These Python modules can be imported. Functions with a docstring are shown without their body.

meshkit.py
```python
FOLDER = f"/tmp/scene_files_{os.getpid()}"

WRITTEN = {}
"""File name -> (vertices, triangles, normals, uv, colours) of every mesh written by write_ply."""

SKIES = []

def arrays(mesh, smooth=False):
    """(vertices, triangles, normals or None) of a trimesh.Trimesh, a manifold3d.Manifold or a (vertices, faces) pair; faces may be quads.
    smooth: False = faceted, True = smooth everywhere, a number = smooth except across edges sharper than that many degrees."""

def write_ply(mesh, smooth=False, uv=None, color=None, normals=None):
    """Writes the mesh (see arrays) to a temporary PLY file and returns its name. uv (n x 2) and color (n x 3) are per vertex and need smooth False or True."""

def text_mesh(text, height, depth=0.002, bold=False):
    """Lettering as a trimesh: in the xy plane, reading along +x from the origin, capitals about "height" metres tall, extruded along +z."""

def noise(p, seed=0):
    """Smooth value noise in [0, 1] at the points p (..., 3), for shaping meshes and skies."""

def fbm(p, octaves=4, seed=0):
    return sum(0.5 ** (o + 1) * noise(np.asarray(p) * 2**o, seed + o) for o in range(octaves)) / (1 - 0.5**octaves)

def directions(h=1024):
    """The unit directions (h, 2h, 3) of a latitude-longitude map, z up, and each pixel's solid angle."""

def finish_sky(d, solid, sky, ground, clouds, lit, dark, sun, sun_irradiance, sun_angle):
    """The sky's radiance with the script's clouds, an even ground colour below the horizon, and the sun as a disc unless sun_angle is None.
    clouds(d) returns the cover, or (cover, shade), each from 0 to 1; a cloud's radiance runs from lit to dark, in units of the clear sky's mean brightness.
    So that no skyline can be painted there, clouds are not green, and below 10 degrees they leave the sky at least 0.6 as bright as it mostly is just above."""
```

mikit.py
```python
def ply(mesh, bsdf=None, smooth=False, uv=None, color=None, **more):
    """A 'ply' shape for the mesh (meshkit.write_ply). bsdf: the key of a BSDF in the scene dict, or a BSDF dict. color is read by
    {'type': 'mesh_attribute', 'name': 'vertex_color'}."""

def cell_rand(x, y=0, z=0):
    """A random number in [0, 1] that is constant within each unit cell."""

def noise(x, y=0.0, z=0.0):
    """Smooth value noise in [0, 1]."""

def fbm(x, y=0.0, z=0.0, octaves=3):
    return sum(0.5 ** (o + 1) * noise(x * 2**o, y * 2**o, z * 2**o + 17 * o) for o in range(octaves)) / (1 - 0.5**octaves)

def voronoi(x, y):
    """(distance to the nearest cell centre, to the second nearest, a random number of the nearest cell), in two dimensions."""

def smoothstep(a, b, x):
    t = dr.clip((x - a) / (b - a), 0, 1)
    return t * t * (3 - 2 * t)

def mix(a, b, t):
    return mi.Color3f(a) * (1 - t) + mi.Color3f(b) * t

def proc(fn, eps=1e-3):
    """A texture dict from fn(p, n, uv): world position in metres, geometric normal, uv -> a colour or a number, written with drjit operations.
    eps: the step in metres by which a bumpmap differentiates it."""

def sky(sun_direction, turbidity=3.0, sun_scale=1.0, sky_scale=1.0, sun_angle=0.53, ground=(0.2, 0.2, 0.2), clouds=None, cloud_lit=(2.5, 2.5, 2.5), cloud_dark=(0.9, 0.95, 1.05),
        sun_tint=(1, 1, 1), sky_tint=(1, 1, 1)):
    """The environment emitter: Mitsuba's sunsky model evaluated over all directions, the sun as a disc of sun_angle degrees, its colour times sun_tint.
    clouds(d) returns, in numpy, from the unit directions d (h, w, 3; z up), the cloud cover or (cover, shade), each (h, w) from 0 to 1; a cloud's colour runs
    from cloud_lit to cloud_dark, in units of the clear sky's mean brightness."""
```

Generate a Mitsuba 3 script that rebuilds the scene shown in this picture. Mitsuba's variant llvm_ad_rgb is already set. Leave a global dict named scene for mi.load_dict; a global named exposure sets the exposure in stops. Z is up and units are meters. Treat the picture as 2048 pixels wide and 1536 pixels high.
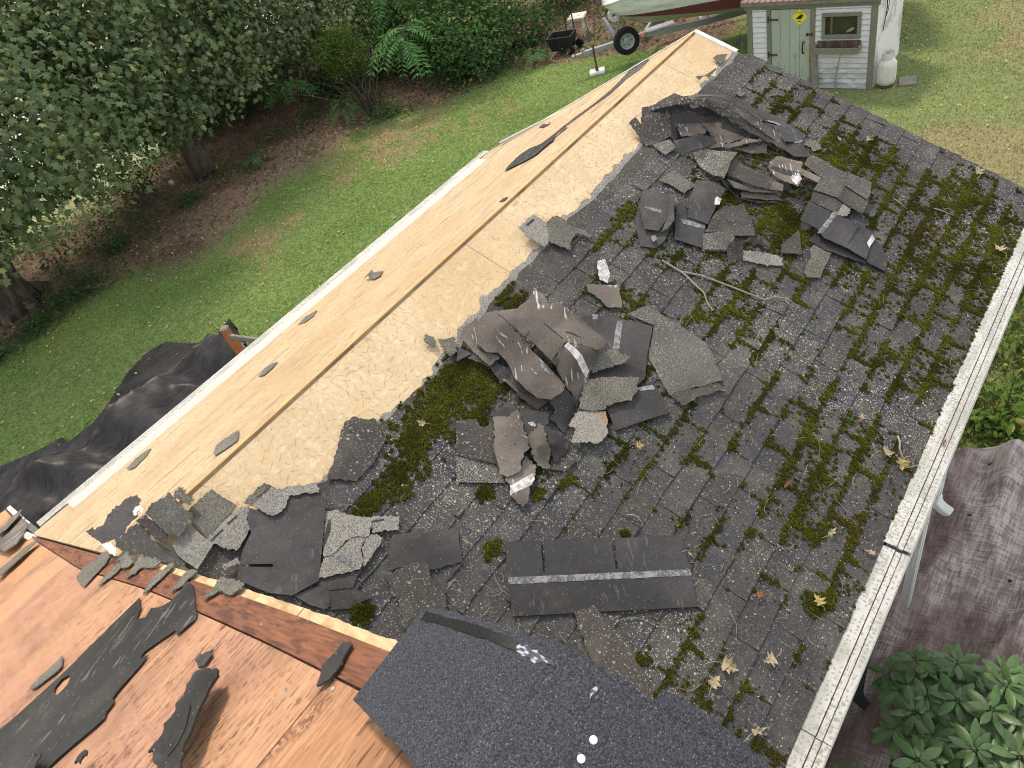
import math, random
import numpy as np, trimesh, mitsuba as mi, drjit as dr
import shapely, shapely.geometry as sg
from scipy.spatial import Delaunay
from scipy.interpolate import RBFInterpolator
import mikit, meshkit
from mikit import proc, noise, fbm, voronoi, cell_rand, smoothstep, mix

scene, labels = {'type': 'scene'}, {}
T = mi.ScalarTransform4f
# ------------------------------------------------------------------ camera, sky, exposure
YAW, PITCH, ROLL, FOC = -0.88684652, 0.721522164, 0.349423183, 1426.85      # focal length in pixels of a 2048 wide frame
_f = np.array([math.sin(YAW) * math.cos(PITCH), math.cos(YAW) * math.cos(PITCH), -math.sin(PITCH)])
_r = np.array([math.cos(YAW), -math.sin(YAW), 0.0])
_dn = np.cross(_f, _r)
_up = -(-math.sin(ROLL) * _r + math.cos(ROLL) * _dn)
scene['camera'] = {'type': 'perspective', 'fov': math.degrees(2 * math.atan(1024 / FOC)), 'fov_axis': 'x', 'near_clip': 0.05, 'far_clip': 900.0,
                   'to_world': T().look_at(origin=[0, 0, 0], target=_f.tolist(), up=_up.tolist())}
SUN = (-0.42, 0.30, 0.86)
scene['sky'] = mikit.sky(SUN, turbidity=3.0, sun_scale=0.34, sun_angle=9.0, clouds=lambda d: (1.0, 0.55 * meshkit.fbm(d * 2.2, 3)),
                         cloud_lit=(2.2, 2.2, 2.25), cloud_dark=(1.35, 1.4, 1.5), ground=(0.12, 0.13, 0.08))
exposure = 2.55

# ------------------------------------------------------------------ frames of reference (metres; camera 0,0,0; ground 6 m below)
GZ = -6.06
PIT = math.radians(25.5); CA, SA = math.cos(PIT), math.sin(PIT)
NR, NL = np.array([SA, 0, CA]), np.array([-SA, 0, CA])
RID = np.array([-1.3627, 0, -1.0]) * 2.15                 # the wing's ridge line (along y)
CRE = np.array([-0.45040322, 0, -0.96738602])             # the main roof's crest line (along y)
EXP, TW = .1430, .3330                                     # exposure and width of a shingle tab
FARY, EAVR, EAVL = 5.40, 2.772, -3.0
def FR(s, y, h=0.0): s, y, h = np.broadcast_arrays(*[np.asarray(v, float) for v in (s, y, h)]); return RID + np.stack([s * CA, y, -s * SA], -1) + h[..., None] * NR
def FL(s, y, h=0.0): s, y, h = np.broadcast_arrays(*[np.asarray(v, float) for v in (s, y, h)]); return RID + np.stack([s * CA, y, s * SA], -1) + h[..., None] * NL
def FN(s, y, h=0.0): s, y, h = np.broadcast_arrays(*[np.asarray(v, float) for v in (s, y, h)]); return CRE + np.stack([s * CA, y, -s * SA], -1) + h[..., None] * NR
FRAMES = {'R': FR, 'L': FL, 'N': FN}
CRU = (CRE[0] - RID[0]) / CA                               # the crest in coordinates of the left slope

# ------------------------------------------------------------------ helpers
_count = {}
def numbered(key):
    n = _count.get(key, -1) + 1; _count[key] = n
    return key if n == 0 else f'{key}_{n:03d}'
def put(name, mesh, bsdf, parent=None, smooth=False, label=None, cat=None, group=None, kind=None, **kw):
    key = numbered(f'{parent}__{name}' if parent else name)
    scene[key] = mikit.ply(mesh, bsdf, smooth, **kw)
    tag(key, label, cat, group, kind)
    return key
def tag(key, label=None, cat=None, group=None, kind=None):
    e = {k: v for k, v in (('label', label), ('category', cat), ('group', group), ('kind', kind)) if v}
    if e: labels[key] = e
def thing(name, label, cat, group=None):
    key = numbered(name); tag(key, label, cat, group); return key
def cat_(ms):
    ms = [m for m in ms if m is not None and len(m.faces)]
    return trimesh.util.concatenate(ms)
def M4(x, y, z, o):
    m = np.eye(4); m[:3, 0], m[:3, 1], m[:3, 2], m[:3, 3] = x, y, z, o; return m
def box(c, e, rz=0.0, bev=0.0):
    """A box centred at c with full sizes e, turned rz about z; bev: chamfer."""
    e = np.asarray(e, float)
    if bev:
        import manifold3d as m3
        b = min(bev, e.min() * .45); pts = []
        for sx in (-1, 1):
            for sy in (-1, 1):
                for sz in (-1, 1):
                    for k in range(3):
                        q = np.array([sx, sy, sz]) * e / 2; q2 = q - np.array([sx, sy, sz]) * b; q2[k] = q[k]; pts.append(q2)
        m = trimesh.Trimesh(np.array(pts)).convex_hull
    else: m = trimesh.creation.box(e)
    if rz: m.apply_transform(trimesh.transformations.rotation_matrix(rz, [0, 0, 1]))
    m.apply_translation(c); return m
def obox(o, ax, ay, az, ex, ey, ez, bev=0.0):
    m = box((0, 0, 0), (ex, ey, ez), 0, bev); m.apply_transform(M4(ax, ay, az, o)); return m
def unit(v): v = np.asarray(v, float); return v / max(np.linalg.norm(v), 1e-12)
def cr2(a, b): return a[:, 0] * b[:, 1] - a[:, 1] * b[:, 0]
def bar(a, b, w, h, up=(0, 0, 1), bev=0.0):
    a, b = np.asarray(a, float), np.asarray(b, float); x = unit(b - a); y = unit(np.cross(up, x)); z = np.cross(x, y)
    return obox((a + b) / 2, x, y, z, np.linalg.norm(b - a), w, h, bev)
def tube(path, r, n=8, cap=True):
    """A tube along a polyline; r a number or one per point."""
    P = np.asarray(path, float); r = np.broadcast_to(np.asarray(r, float), (len(P),))
    t = np.gradient(P, axis=0); t /= np.maximum(np.linalg.norm(t, axis=1, keepdims=True), 1e-9)
    ref = np.array([0, 0, 1.0]) if abs(t[:, 2]).mean() < .8 else np.array([1.0, 0, 0])
    u = np.cross(t, ref); u /= np.maximum(np.linalg.norm(u, axis=1, keepdims=True), 1e-9); w = np.cross(t, u)
    a = np.linspace(0, 2 * np.pi, n, endpoint=False)
    V = P[:, None] + r[:, None, None] * (np.cos(a)[None, :, None] * u[:, None] + np.sin(a)[None, :, None] * w[:, None])
    m = len(P); V = V.reshape(-1, 3); F = []
    i, j = np.meshgrid(np.arange(m - 1), np.arange(n), indexing='ij'); j2 = (j + 1) % n
    A, B, C, D = i * n + j, i * n + j2, (i + 1) * n + j2, (i + 1) * n + j
    F = np.concatenate([np.stack([A, B, C], -1).reshape(-1, 3), np.stack([A, C, D], -1).reshape(-1, 3)])
    if cap:
        V = np.vstack([V, P[0], P[-1]]); k = len(V)
        c0 = [[k - 2, (q + 1) % n, q] for q in range(n)]; c1 = [[k - 1, (m - 1) * n + q, (m - 1) * n + (q + 1) % n] for q in range(n)]
        F = np.vstack([F, c0, c1])
    return trimesh.Trimesh(V, F, process=False)
def lathe(prof, n=28):
    return trimesh.creation.revolve(np.asarray(prof, float), sections=n)
def heights(ctrl, pts):
    c = np.asarray(ctrl, float)
    if np.ptp(c[:, 2]) < 1e-5: return np.full(len(pts), c[0, 2])
    f = RBFInterpolator(c[:, :2] + 1e-5 * np.random.default_rng(1).normal(size=(len(c), 2)), c[:, 2], kernel='linear', smoothing=0.004)
    return np.clip(f(pts), max(-.002, c[:, 2].min() - .01), c[:, 2].max() + .015)
def ring(p, step, jag, rng, closed=True):
    """Densified, roughened outline."""
    p = np.asarray(p, float); q = np.roll(p, -1, 0); out = []
    sd = int(rng.integers(1e6))
    for a, b in zip(p, q):
        L = np.linalg.norm(b - a); n = max(1, int(L / step)); nn = np.array([-(b - a)[1], (b - a)[0]]) / max(L, 1e-9)
        for k in range(n):
            t = k / n; x = a + (b - a) * t; w = 1.0 if 0 < k else .4
            e = (meshkit.noise(np.array([x[0] * 45, x[1] * 45, .5]), sd) - .5) * 1.3 + (meshkit.noise(np.array([x[0] * 140, x[1] * 140, .5]), sd + 7) - .5) * .8
            if jag >= 3: e = e + (meshkit.noise(np.array([x[0] * 17, x[1] * 17, .5]), sd + 3) - .5) * 1.6
            if jag >= 3: e = e + (rng.random() - .5) * 1.1 - 1.5 * max(0.0, meshkit.noise(np.array([x[0] * 30, x[1] * 30, 2.5]), sd + 11) - .72) * 6
            out.append(x + nn * jag * .001 * w * 2.0 * e)
    return np.array(out)
def sheet(poly, frame, t=.004, jag=1.0, hole=None, lift=0.0, seed=0, step=None, wav=.0022, hf=None, ctrl=()):
    """A thin slab over an outline given as (s, y, height) on a roof plane; its height is interpolated from those of its corners."""
    rng = np.random.default_rng(seed); c = np.asarray(list(poly) + list(ctrl), float); p2 = c[:len(poly), :2]
    size = np.ptp(p2, axis=0).max(); step = step or float(np.clip(size / 26, .006, .028))
    pg = sg.Polygon(ring(p2, step, jag, rng)).buffer(0)
    if hole is not None: pg = pg.difference(sg.Polygon(np.asarray(hole)[:, :2]).buffer(0))
    if pg.geom_type != 'Polygon': pg = max(pg.geoms, key=lambda g: g.area)
    B = [np.array(pg.exterior.segmentize(step).coords)[:-1]] + [np.array(i.segmentize(step).coords)[:-1] for i in pg.interiors]
    x0, y0, x1, y1 = pg.bounds
    gx, gy = np.meshgrid(np.arange(x0, x1, step * 1.15), np.arange(y0, y1, step * 1.15)); G = np.stack([gx.ravel(), gy.ravel()], 1); G = G + rng.normal(size=G.shape) * step * .15
    G = G[shapely.contains_xy(pg.buffer(-step * .55), G[:, 0], G[:, 1])]
    Q = np.vstack(B + [G]); F = Delaunay(Q).simplices; ce = Q[F].mean(1)
    F = F[shapely.contains_xy(pg, ce[:, 0], ce[:, 1])]
    ar = cr2(Q[F[:, 1]] - Q[F[:, 0]], Q[F[:, 2]] - Q[F[:, 0]]); F = F[abs(ar) > 1e-9]; ar = ar[abs(ar) > 1e-9]
    F[ar < 0] = F[ar < 0][:, ::-1]
    h = (heights(c, Q) if hf is None else hf(Q)) + lift
    h = h + wav * (meshkit.fbm(np.stack([Q[:, 0] * 9, Q[:, 1] * 9, np.full(len(Q), seed * 3.7)], 1), 3, seed) - .35)
    n = len(Q); V = np.vstack([frame(Q[:, 0], Q[:, 1], h + t), frame(Q[:, 0], Q[:, 1], h)])
    e = np.vstack([F[:, [0, 1]], F[:, [1, 2]], F[:, [2, 0]]]); k = np.sort(e, 1); _, inv, cnt = np.unique(k, axis=0, return_inverse=True, return_counts=True)
    e = e[cnt[inv.ravel()] == 1]
    S = np.vstack([np.stack([e[:, 0], e[:, 0] + n, e[:, 1] + n], 1), np.stack([e[:, 0], e[:, 1] + n, e[:, 1]], 1)])
    fl = F if frame is not FL else F
    m = trimesh.Trimesh(V, np.vstack([F, F[:, ::-1] + n, S]), process=False)
    a = V[F[0]]; nn = np.cross(a[1] - a[0], a[2] - a[0])
    if nn[2] < 0: m.invert()
    return m
def soup(C, N, U, size, tv, tf):
    """Copies of a small template (tv: x along U, z along N) at centres C."""
    N = N / np.maximum(np.linalg.norm(N, axis=1, keepdims=True), 1e-9)
    U = U - (U * N).sum(1, keepdims=True) * N; U /= np.maximum(np.linalg.norm(U, axis=1, keepdims=True), 1e-9); W = np.cross(N, U)
    size = np.asarray(size, float).reshape(-1, 1, 1)
    V = C[:, None] + size * (tv[None, :, 0:1] * U[:, None] + tv[None, :, 1:2] * W[:, None] + tv[None, :, 2:3] * N[:, None])
    F = tf[None] + (np.arange(len(C)) * len(tv))[:, None, None]
    return trimesh.Trimesh(V.reshape(-1, 3), F.reshape(-1, 3), process=False)
def rdir(rng, n): v = rng.normal(size=(n, 3)); return v / np.linalg.norm(v, axis=1, keepdims=True)
_mo = [(0, 0), (.08, .46), (.36, .27), (.58, .52), (.64, .2), (1, 0), (.64, -.2), (.58, -.52), (.36, -.27), (.08, -.46)]
MAPLE_V = np.array([(.34, 0, 0)] + [(x, y, -.22 * abs(y) - .1 * x * x) for x, y in _mo]); MAPLE_F = np.array([(0, 1 + (k + 1) % 10, 1 + k) for k in range(10)])[:, ::-1]
OVAL_V = np.array([(0, 0, 0), (.35, .2, -.05), (.72, .17, -.08), (1, 0, -.16), (.72, -.17, -.08), (.35, -.2, -.05), (.5, 0, .03)]); OVAL_F = np.array([(6, k, (k + 1) % 6) for k in range(6)])[:, ::-1]
QUAD_V = np.array([(0, 0, 0), (.5, .3, .0), (1, 0, -.1), (.5, -.3, .0)]); QUAD_F = np.array([(0, 2, 1), (0, 3, 2)])
BLADE_V = np.array([(-.09, 0, 0), (.09, 0, 0), (.0, .25, 1)]); BLADE_F = np.array([(0, 1, 2)])

# ------------------------------------------------------------------ materials
def rgb(v): return {'type': 'rgb', 'value': list(v)}
def mat(key, color, rough=.9, spec=.25, metal=0.0, bump=None, bscale=1.0, eps=2e-3, two=True, **kw):
    c = proc(color) if callable(color) else rgb(color)
    r = proc(rough) if callable(rough) else float(rough)
    b = {'type': 'principled', 'base_color': c, 'roughness': r, 'specular': float(spec), 'metallic': float(metal), **kw}
    if bump is not None: b = {'type': 'bumpmap', 'arbitrary': proc(bump, eps), 'scale': float(bscale), 'bsdf': b}
    scene[key] = {'type': 'twosided', 'bsdf': b} if two else b
def leafmat(key, fn, rough=.6, trans=.7):
    scene[key] = {'type': 'principledthin', 'base_color': proc(fn) if callable(fn) else rgb(fn), 'roughness': rough, 'diff_trans': trans, 'spec_trans': 0.0, 'eta': 1.35}
def spots(a, b, dens, size):
    """Round spots: one in each cell with chance dens, radius size cells."""
    i, j = dr.floor(mi.Float(a)), dr.floor(mi.Float(b)); r = cell_rand(i, j, 1)
    d = dr.sqrt(dr.square(a - i - .32 - .36 * cell_rand(i, j, 2)) + dr.square(b - j - .32 - .36 * cell_rand(i, j, 3)))
    return dr.select(r > 1 - dens, 1 - smoothstep(size * .55, size * (.7 + .5 * r), d), 0)
def grain(p, k): return noise(p.x * k, p.y * k, p.z * k)
def shingle_col(base, tint, lich, dust):
    def f(p, n, uv):
        big = fbm(p.x * 3.1 + 5, p.y * 3.1, p.z * 2, 3); g = grain(p, 420.0); g2 = grain(p, 150.0)
        c = mix(base, tint, smoothstep(.35, .7, big)) * (.62 + .76 * g) * (.84 + .32 * g2)
        c = mix(c, (.15, .145, .125), dust * smoothstep(.5, .8, fbm(p.x * 9, p.y * 9 + 3, 1.0, 3)))
        w = smoothstep(.35, .75, fbm(p.x * 1.7, p.y * 1.7 + 9, 0.0, 2)) * .75 + .3
        s1 = spots(p.x * 95, p.y * 95, lich * .5, .30) ; s2 = spots(p.x * 44 + 7, p.y * 44, lich * .20, .27)
        s3 = spots(p.x * 180, p.y * 180, lich * .55, .33)
        pale = mix((.40, .42, .36), (.55, .55, .50), cell_rand(dr.floor(p.x * 60), dr.floor(p.y * 60)))
        m = dr.minimum(1.0, dr.maximum(dr.maximum(s1, s2), s3 * .8) * w)
        return mix(c, pale, m * .82)
    return f
def gran_bump(p, n, uv): return grain(p, 260.0) * .0014 + noise(p.x * 45, p.y * 45, p.z * 45) * .0012
def under_col(base, tint, scr=.5):
    def f(p, n, uv):
        b = fbm(p.x * 5, p.y * 5, p.z * 5, 4); c = mix(base, tint, smoothstep(.38, .66, b)) * (.72 + .34 * grain(p, 300.0) + .22 * grain(p, 110.0))
        w = .03 * noise(p.x * 12, p.y * 12, 3.0); x = p.x * .8 + p.y * .6 + w; y = p.y * .8 - p.x * .6 + w
        sc = smoothstep(.70, .78, noise(x * 120, y * 20, p.z * 10)) * smoothstep(.50, .62, fbm(p.x * 7, p.y * 7, 4.0, 2))
        c = mix(c, (.40, .39, .385), sc * scr * .85) * (.72 + .56 * smoothstep(.3, .7, fbm(p.x * 2.6 + 1, p.y * 2.6, p.z * 2.6, 2)))
        c = mix(c, (.12, .095, .08), .18 * smoothstep(.58, .78, fbm(p.x * 9 + 3, p.y * 9, 8.0, 3)))
        c = mix(c, c * .35, .7 * spots(p.x * 30 + 2, p.y * 30, .10, .09))
        return mix(c, (.45, .45, .44), .7 * spots(p.x * 75, p.y * 75, .10, .12))
    return f
_tabf = shingle_col((.060, .060, .065), (.072, .071, .074), .38, .30)
def tab_col(p, n, uv):
    """The intact shingles: each tab has its own tone and warmth."""
    k = dr.floor(((p.x - float(RID[0])) / CA - 1.622) / EXP); q = dr.floor((p.y - 1.69 - TW * .5 * (k - 2 * dr.floor(k / 2))) / TW)
    t = cell_rand(k + 40, q + 40, 1); h = cell_rand(k + 40, q + 40, 2)
    return _tabf(p, n, uv) * mix((1.03, 1.0, .97), (.96, .98, 1.04), h) * (.90 + .2 * t)
mat('tab', tab_col, .95, .2, bump=gran_bump)
mat('tabd', shingle_col((.060, .056, .057), (.075, .069, .066), .24, .3), .93, .22, bump=gran_bump)
mat('lich', shingle_col((.072, .071, .072), (.098, .096, .092), 1.3, .3), .95, .2, bump=gran_bump)
def pale_col(lo, hi, rust=0.0):
    def f(p, n, uv):
        g = grain(p, 420.0) * .65 + grain(p, 230.0) * .35
        c = mix(lo, hi, smoothstep(.32, .62, g)) * (.72 + .5 * fbm(p.x * 8, p.y * 8, p.z * 8, 3))
        return mix(c, (.36, .18, .09), rust * .7 * smoothstep(.52, .72, fbm(p.x * 11 + 2, p.y * 11 + 5, 1.0, 3)))
    return f
mat('pale', pale_col((.12, .12, .116), (.34, .335, .315)), .95, .2, bump=gran_bump)
mat('palerust', pale_col((.15, .15, .14), (.36, .35, .325), 1.0), .95, .2, bump=gran_bump)
mat('mid', pale_col((.062, .062, .056), (.20, .197, .172)), .95, .2, bump=gran_bump)
ub = lambda p, n, uv: noise(p.x * 30, p.y * 30, p.z * 30) * .003 + noise(p.x * 110, p.y * 110, p.z * 110) * .0009
mat('under', under_col((.036, .037, .042), (.052, .051, .055), .14), .62, .4, bump=ub)
mat('underd', under_col((.030, .030, .034), (.042, .040, .040), .3), .7, .3, bump=ub)
mat('brown', under_col((.095, .084, .078), (.165, .146, .132), 1.2), .8, .25, bump=ub)
mat('tar', under_col((.018, .018, .020), (.034, .032, .034), .25), .55, .4, bump=ub)
mat('film', lambda p, n, uv: mix((.10, .104, .112), (.27, .278, .295), smoothstep(.30, .70, noise(p.x * 130, p.y * 130, p.z * 60) * .6 + .4 * noise(p.x * 40, p.y * 40, 2.0))), .35, .5)
mat('foil', lambda p, n, uv: mix((.34, .34, .36), (.62, .63, .65), smoothstep(.3, .65, fbm(p.x * 50, p.y * 50, p.z * 50, 3))), .45, .5)
mat('white', (.85, .85, .84), .5)
def newgran(p, n, uv):
    g = grain(p, 560.0); g2 = grain(p, 700.0)
    c = mix((.026, .029, .037), (.056, .062, .078), smoothstep(.25, .7, g))
    c = mix(c, (.22, .24, .30), .7 * smoothstep(.76, .84, g2) * smoothstep(.3, .6, g))
    return c * (.9 + .25 * fbm(p.x * 6, p.y * 6, p.z * 6, 2))
mat('newgran', newgran, .85, .35, bump=lambda p, n, uv: grain(p, 330.0) * .0022)
mat('sealant', lambda p, n, uv: mix((.005, .006, .006), (.014, .016, .016), smoothstep(.55, .75, grain(p, 260.0))), .45, .4)
mat('scuff', lambda p, n, uv: mix((.06, .07, .09), (.42, .44, .52), smoothstep(.5, .7, noise(p.x * 120, p.y * 300, p.z * 120))), .6)
mat('nailhead', (.78, .77, .72), .4, .5)
mat('metal', (.45, .45, .45), .4, .5, metal=.9)
# --- timber
def chip(a, b, k, w):
    """One wood strand at a random angle in each cell: (mask, random number)."""
    i, j = dr.floor(mi.Float(a)), dr.floor(mi.Float(b)); th = cell_rand(i, j, k) * 3.1416; r = cell_rand(i, j, k + 50)
    x, y = a - i - .5, b - j - .5; c, s = dr.cos(th), dr.sin(th); u, v = x * c + y * s, y * c - x * s
    return (1 - smoothstep(.30, .46, dr.abs(u))) * (1 - smoothstep(w * (.35 + .6 * r), w * (.5 + .8 * r), dr.abs(v + .08 * u * u))), r
def osb(p, n, uv):
    a, b = p.x * 1.1 + .01 * noise(p.x * 20, p.y * 20, 3.0), p.y + .01 * noise(p.x * 20, p.y * 20, 7.0)
    out = mix((.585, .465, .295), (.645, .53, .355), smoothstep(.35, .7, fbm(a * 2.2, b * 2.2, 0.0, 3)))
    for k, (sc, ox, oy, w, am) in enumerate(((14, 0, 0, .17, .5), (18, .5, .3, .15, .5), (25, .7, .1, .13, .5))):
        m, r = chip(a * sc + ox, b * sc + oy, k, w)
        out = mix(out, mix((.48, .33, .17), (.74, .64, .46), r), m * am)
        out = mix(out, (.42, .25, .12), dr.select(r > .975, m * .6, 0))
    for k, (sc, ox, oy) in enumerate(((19, .1, .4), (29, .6, .2))):
        m, r = chip(a * sc + ox, b * sc + oy, k + 20, .030); out = mix(out, (.28, .18, .09), dr.select(r > .45, m * .7, 0))
    out = mix(out, (.07, .05, .04), .8 * spots(a * 26, b * 26, .09, .07))
    return mix(out, (.52, .34, .18), .30 * smoothstep(.62, .8, fbm(a * 1.3 + 4, b * 1.3, 3.0, 3)))
mat('osb', osb, .8, .25, bump=lambda p, n, uv: noise(p.x * 60, p.y * 40, 0.0) * .0012)
def osb_left(p, n, uv):
    c = osb(p, n, uv)
    st = noise(p.x * 70, p.y * 9, 1.0); st2 = noise(p.x * 30, p.y * 5 + 3, 5.0)
    c = mix(c, (.40, .30, .22), .55 * smoothstep(.62, .85, st)); c = mix(c, (.26, .19, .15), .5 * smoothstep(.72, .9, st2))
    return c * mi.Color3f(.76, .74, .72)  # same board with dark streaks, multiplied darker for the left slope
mat('osb_left', osb_left, .8, .25)
mat('osb_edge', lambda p, n, uv: mix((.42, .25, .10), (.62, .42, .20), fbm(p.x * 20, p.y * 14, p.z * 60, 3)), .85)
def ply_col(base, red, dark):
    def f(p, n, uv):
        x, y = p.x * 1.1, p.y + .03 * noise(p.x * 5, p.y * 2, 1.0)
        fine = noise(x * 330, y * 34, 0.0); mid_ = noise(x * 95, y * 11, 2.0); big = fbm(x * 2.1, y * 1.6, 7.0, 3)
        c = mix(base, red, smoothstep(.38, .68, big)) * (.84 + .26 * fine) * (.93 + .12 * mid_)
        msk = smoothstep(.36, .58, fbm(x * 4.5, y * 3.2, 4.0, 3))
        ck = smoothstep(.70, .78, noise(x * 330 + 3, y * 62, 9.0)) * msk; ck2 = smoothstep(.76, .82, noise(x * 160, y * 34, 3.0)) * smoothstep(.42, .6, fbm(x * 3, y * 2, 8.0, 2))
        c = mix(c, (.13, .06, .04), dr.minimum(1, .75 * ck * dark + .7 * ck2 * dark))
        c = c * (1 - .32 * smoothstep(.55, .75, fbm(x * 3.3 + 7, y * 2.4, 5.0, 3))); c = mix(c, (.05, .03, .025), .8 * spots(x * 9, y * 5, .35, .035))
        return mix(c, (.58, .36, .21), .4 * smoothstep(.62, .8, noise(x * 150 + 9, y * 22, 6.0)))
    return f
mat('plywood', ply_col((.47, .27, .165), (.41, .225, .155), 1.1), .75, .3)
mat('plywood_b', ply_col((.50, .29, .155), (.45, .23, .13), .7), .75, .3)
def ply_tar(p, n, uv):
    c = ply_col((.42, .22, .12), (.35, .155, .09), 1.2)(p, n, uv)
    b = smoothstep(.40, .54, fbm(p.x * 5, p.y * 4, 2.0, 3)) * smoothstep(.42, .56, noise(p.x * 210, p.y * 170, 0.0))
    return mix(c, (.05, .028, .035), .8 * b)
mat('plywood_tarred', ply_tar, .7, .3)
def board_col(p, n, uv):
    u = p.x + .2 * p.y; v = p.y - .1 * p.x
    c = mix((.24, .105, .058), (.15, .066, .045), fbm(u * 3, v * 22, 0.0, 3)) * (.72 + .56 * noise(u * 26, v * 230, 0.0))
    c = mix(c, (.34, .17, .09), smoothstep(.5, .75, fbm(u * 4, v * 10, 5.0, 3)) * smoothstep(-1.3, -.6, p.x))
    return mix(c, (.06, .035, .03), .65 * smoothstep(.56, .72, fbm(u * 13 + 2, v * 55, 7.0, 4)))
mat('board', board_col, .75, .3)
mat('fresh_wood', lambda p, n, uv: mix((.62, .47, .28), (.48, .32, .17), smoothstep(.35, .7, fbm(p.x * 7, p.y * 40, p.z * 40, 3))) * (.85 + .3 * noise(p.x * 20, p.y * 200, 0.0)), .8)
mat('grey_wood', lambda p, n, uv: mix((.30, .29, .26), (.16, .15, .13), fbm(p.x * 30, p.y * 8, p.z * 30, 3)), .9)
mat('red_wood', lambda p, n, uv: mix((.42, .13, .045), (.52, .20, .07), fbm(p.x * 10, p.y * 10, p.z * 25, 3)), .7)
# --- painted metal
def gutter_col(p, n, uv):
    c = mix((.53, .54, .54), (.39, .40, .385), smoothstep(.4, .75, fbm(p.x * 14, p.y * 5, 0.0, 3)))
    wx, wy = p.x + .012 * noise(p.x * 70, p.y * 70, 1.0), p.y + .012 * noise(p.x * 70, p.y * 70, 5.0)
    dn = smoothstep(.28, .6, fbm(p.x * 7, p.y * 3, 3.0, 2))
    m = dr.maximum(spots(wx * 46, wy * 46, .72, .36), spots(wx * 62 + 3, wy * 62 + .4, .55, .34) * dn); m = dr.maximum(m, spots(wx * 24 + .3, wy * 24, .35, .30) * dn)
    return mix(c, (.30, .31, .265), dr.minimum(1, m * (.6 + .5 * noise(p.x * 160, p.y * 160, 0.0))))
mat('gutter', gutter_col, .6, .3)
mat('gutter_clean', lambda p, n, uv: mix((.58, .59, .58), (.40, .41, .37), .7 * smoothstep(.55, .78, fbm(p.x * 60, p.y * 12, p.z * 30, 3))), .45, .4)
mat('white_trim', lambda p, n, uv: mix((.68, .69, .70), (.50, .50, .48), smoothstep(.5, .8, fbm(p.x * 14, p.y * 14, p.z * 14, 3))), .5, .35)
mat('gap_shade', (.01, .01, .01), .9)  # black ridge board: the shade inside the ridge gap is its colour
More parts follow.
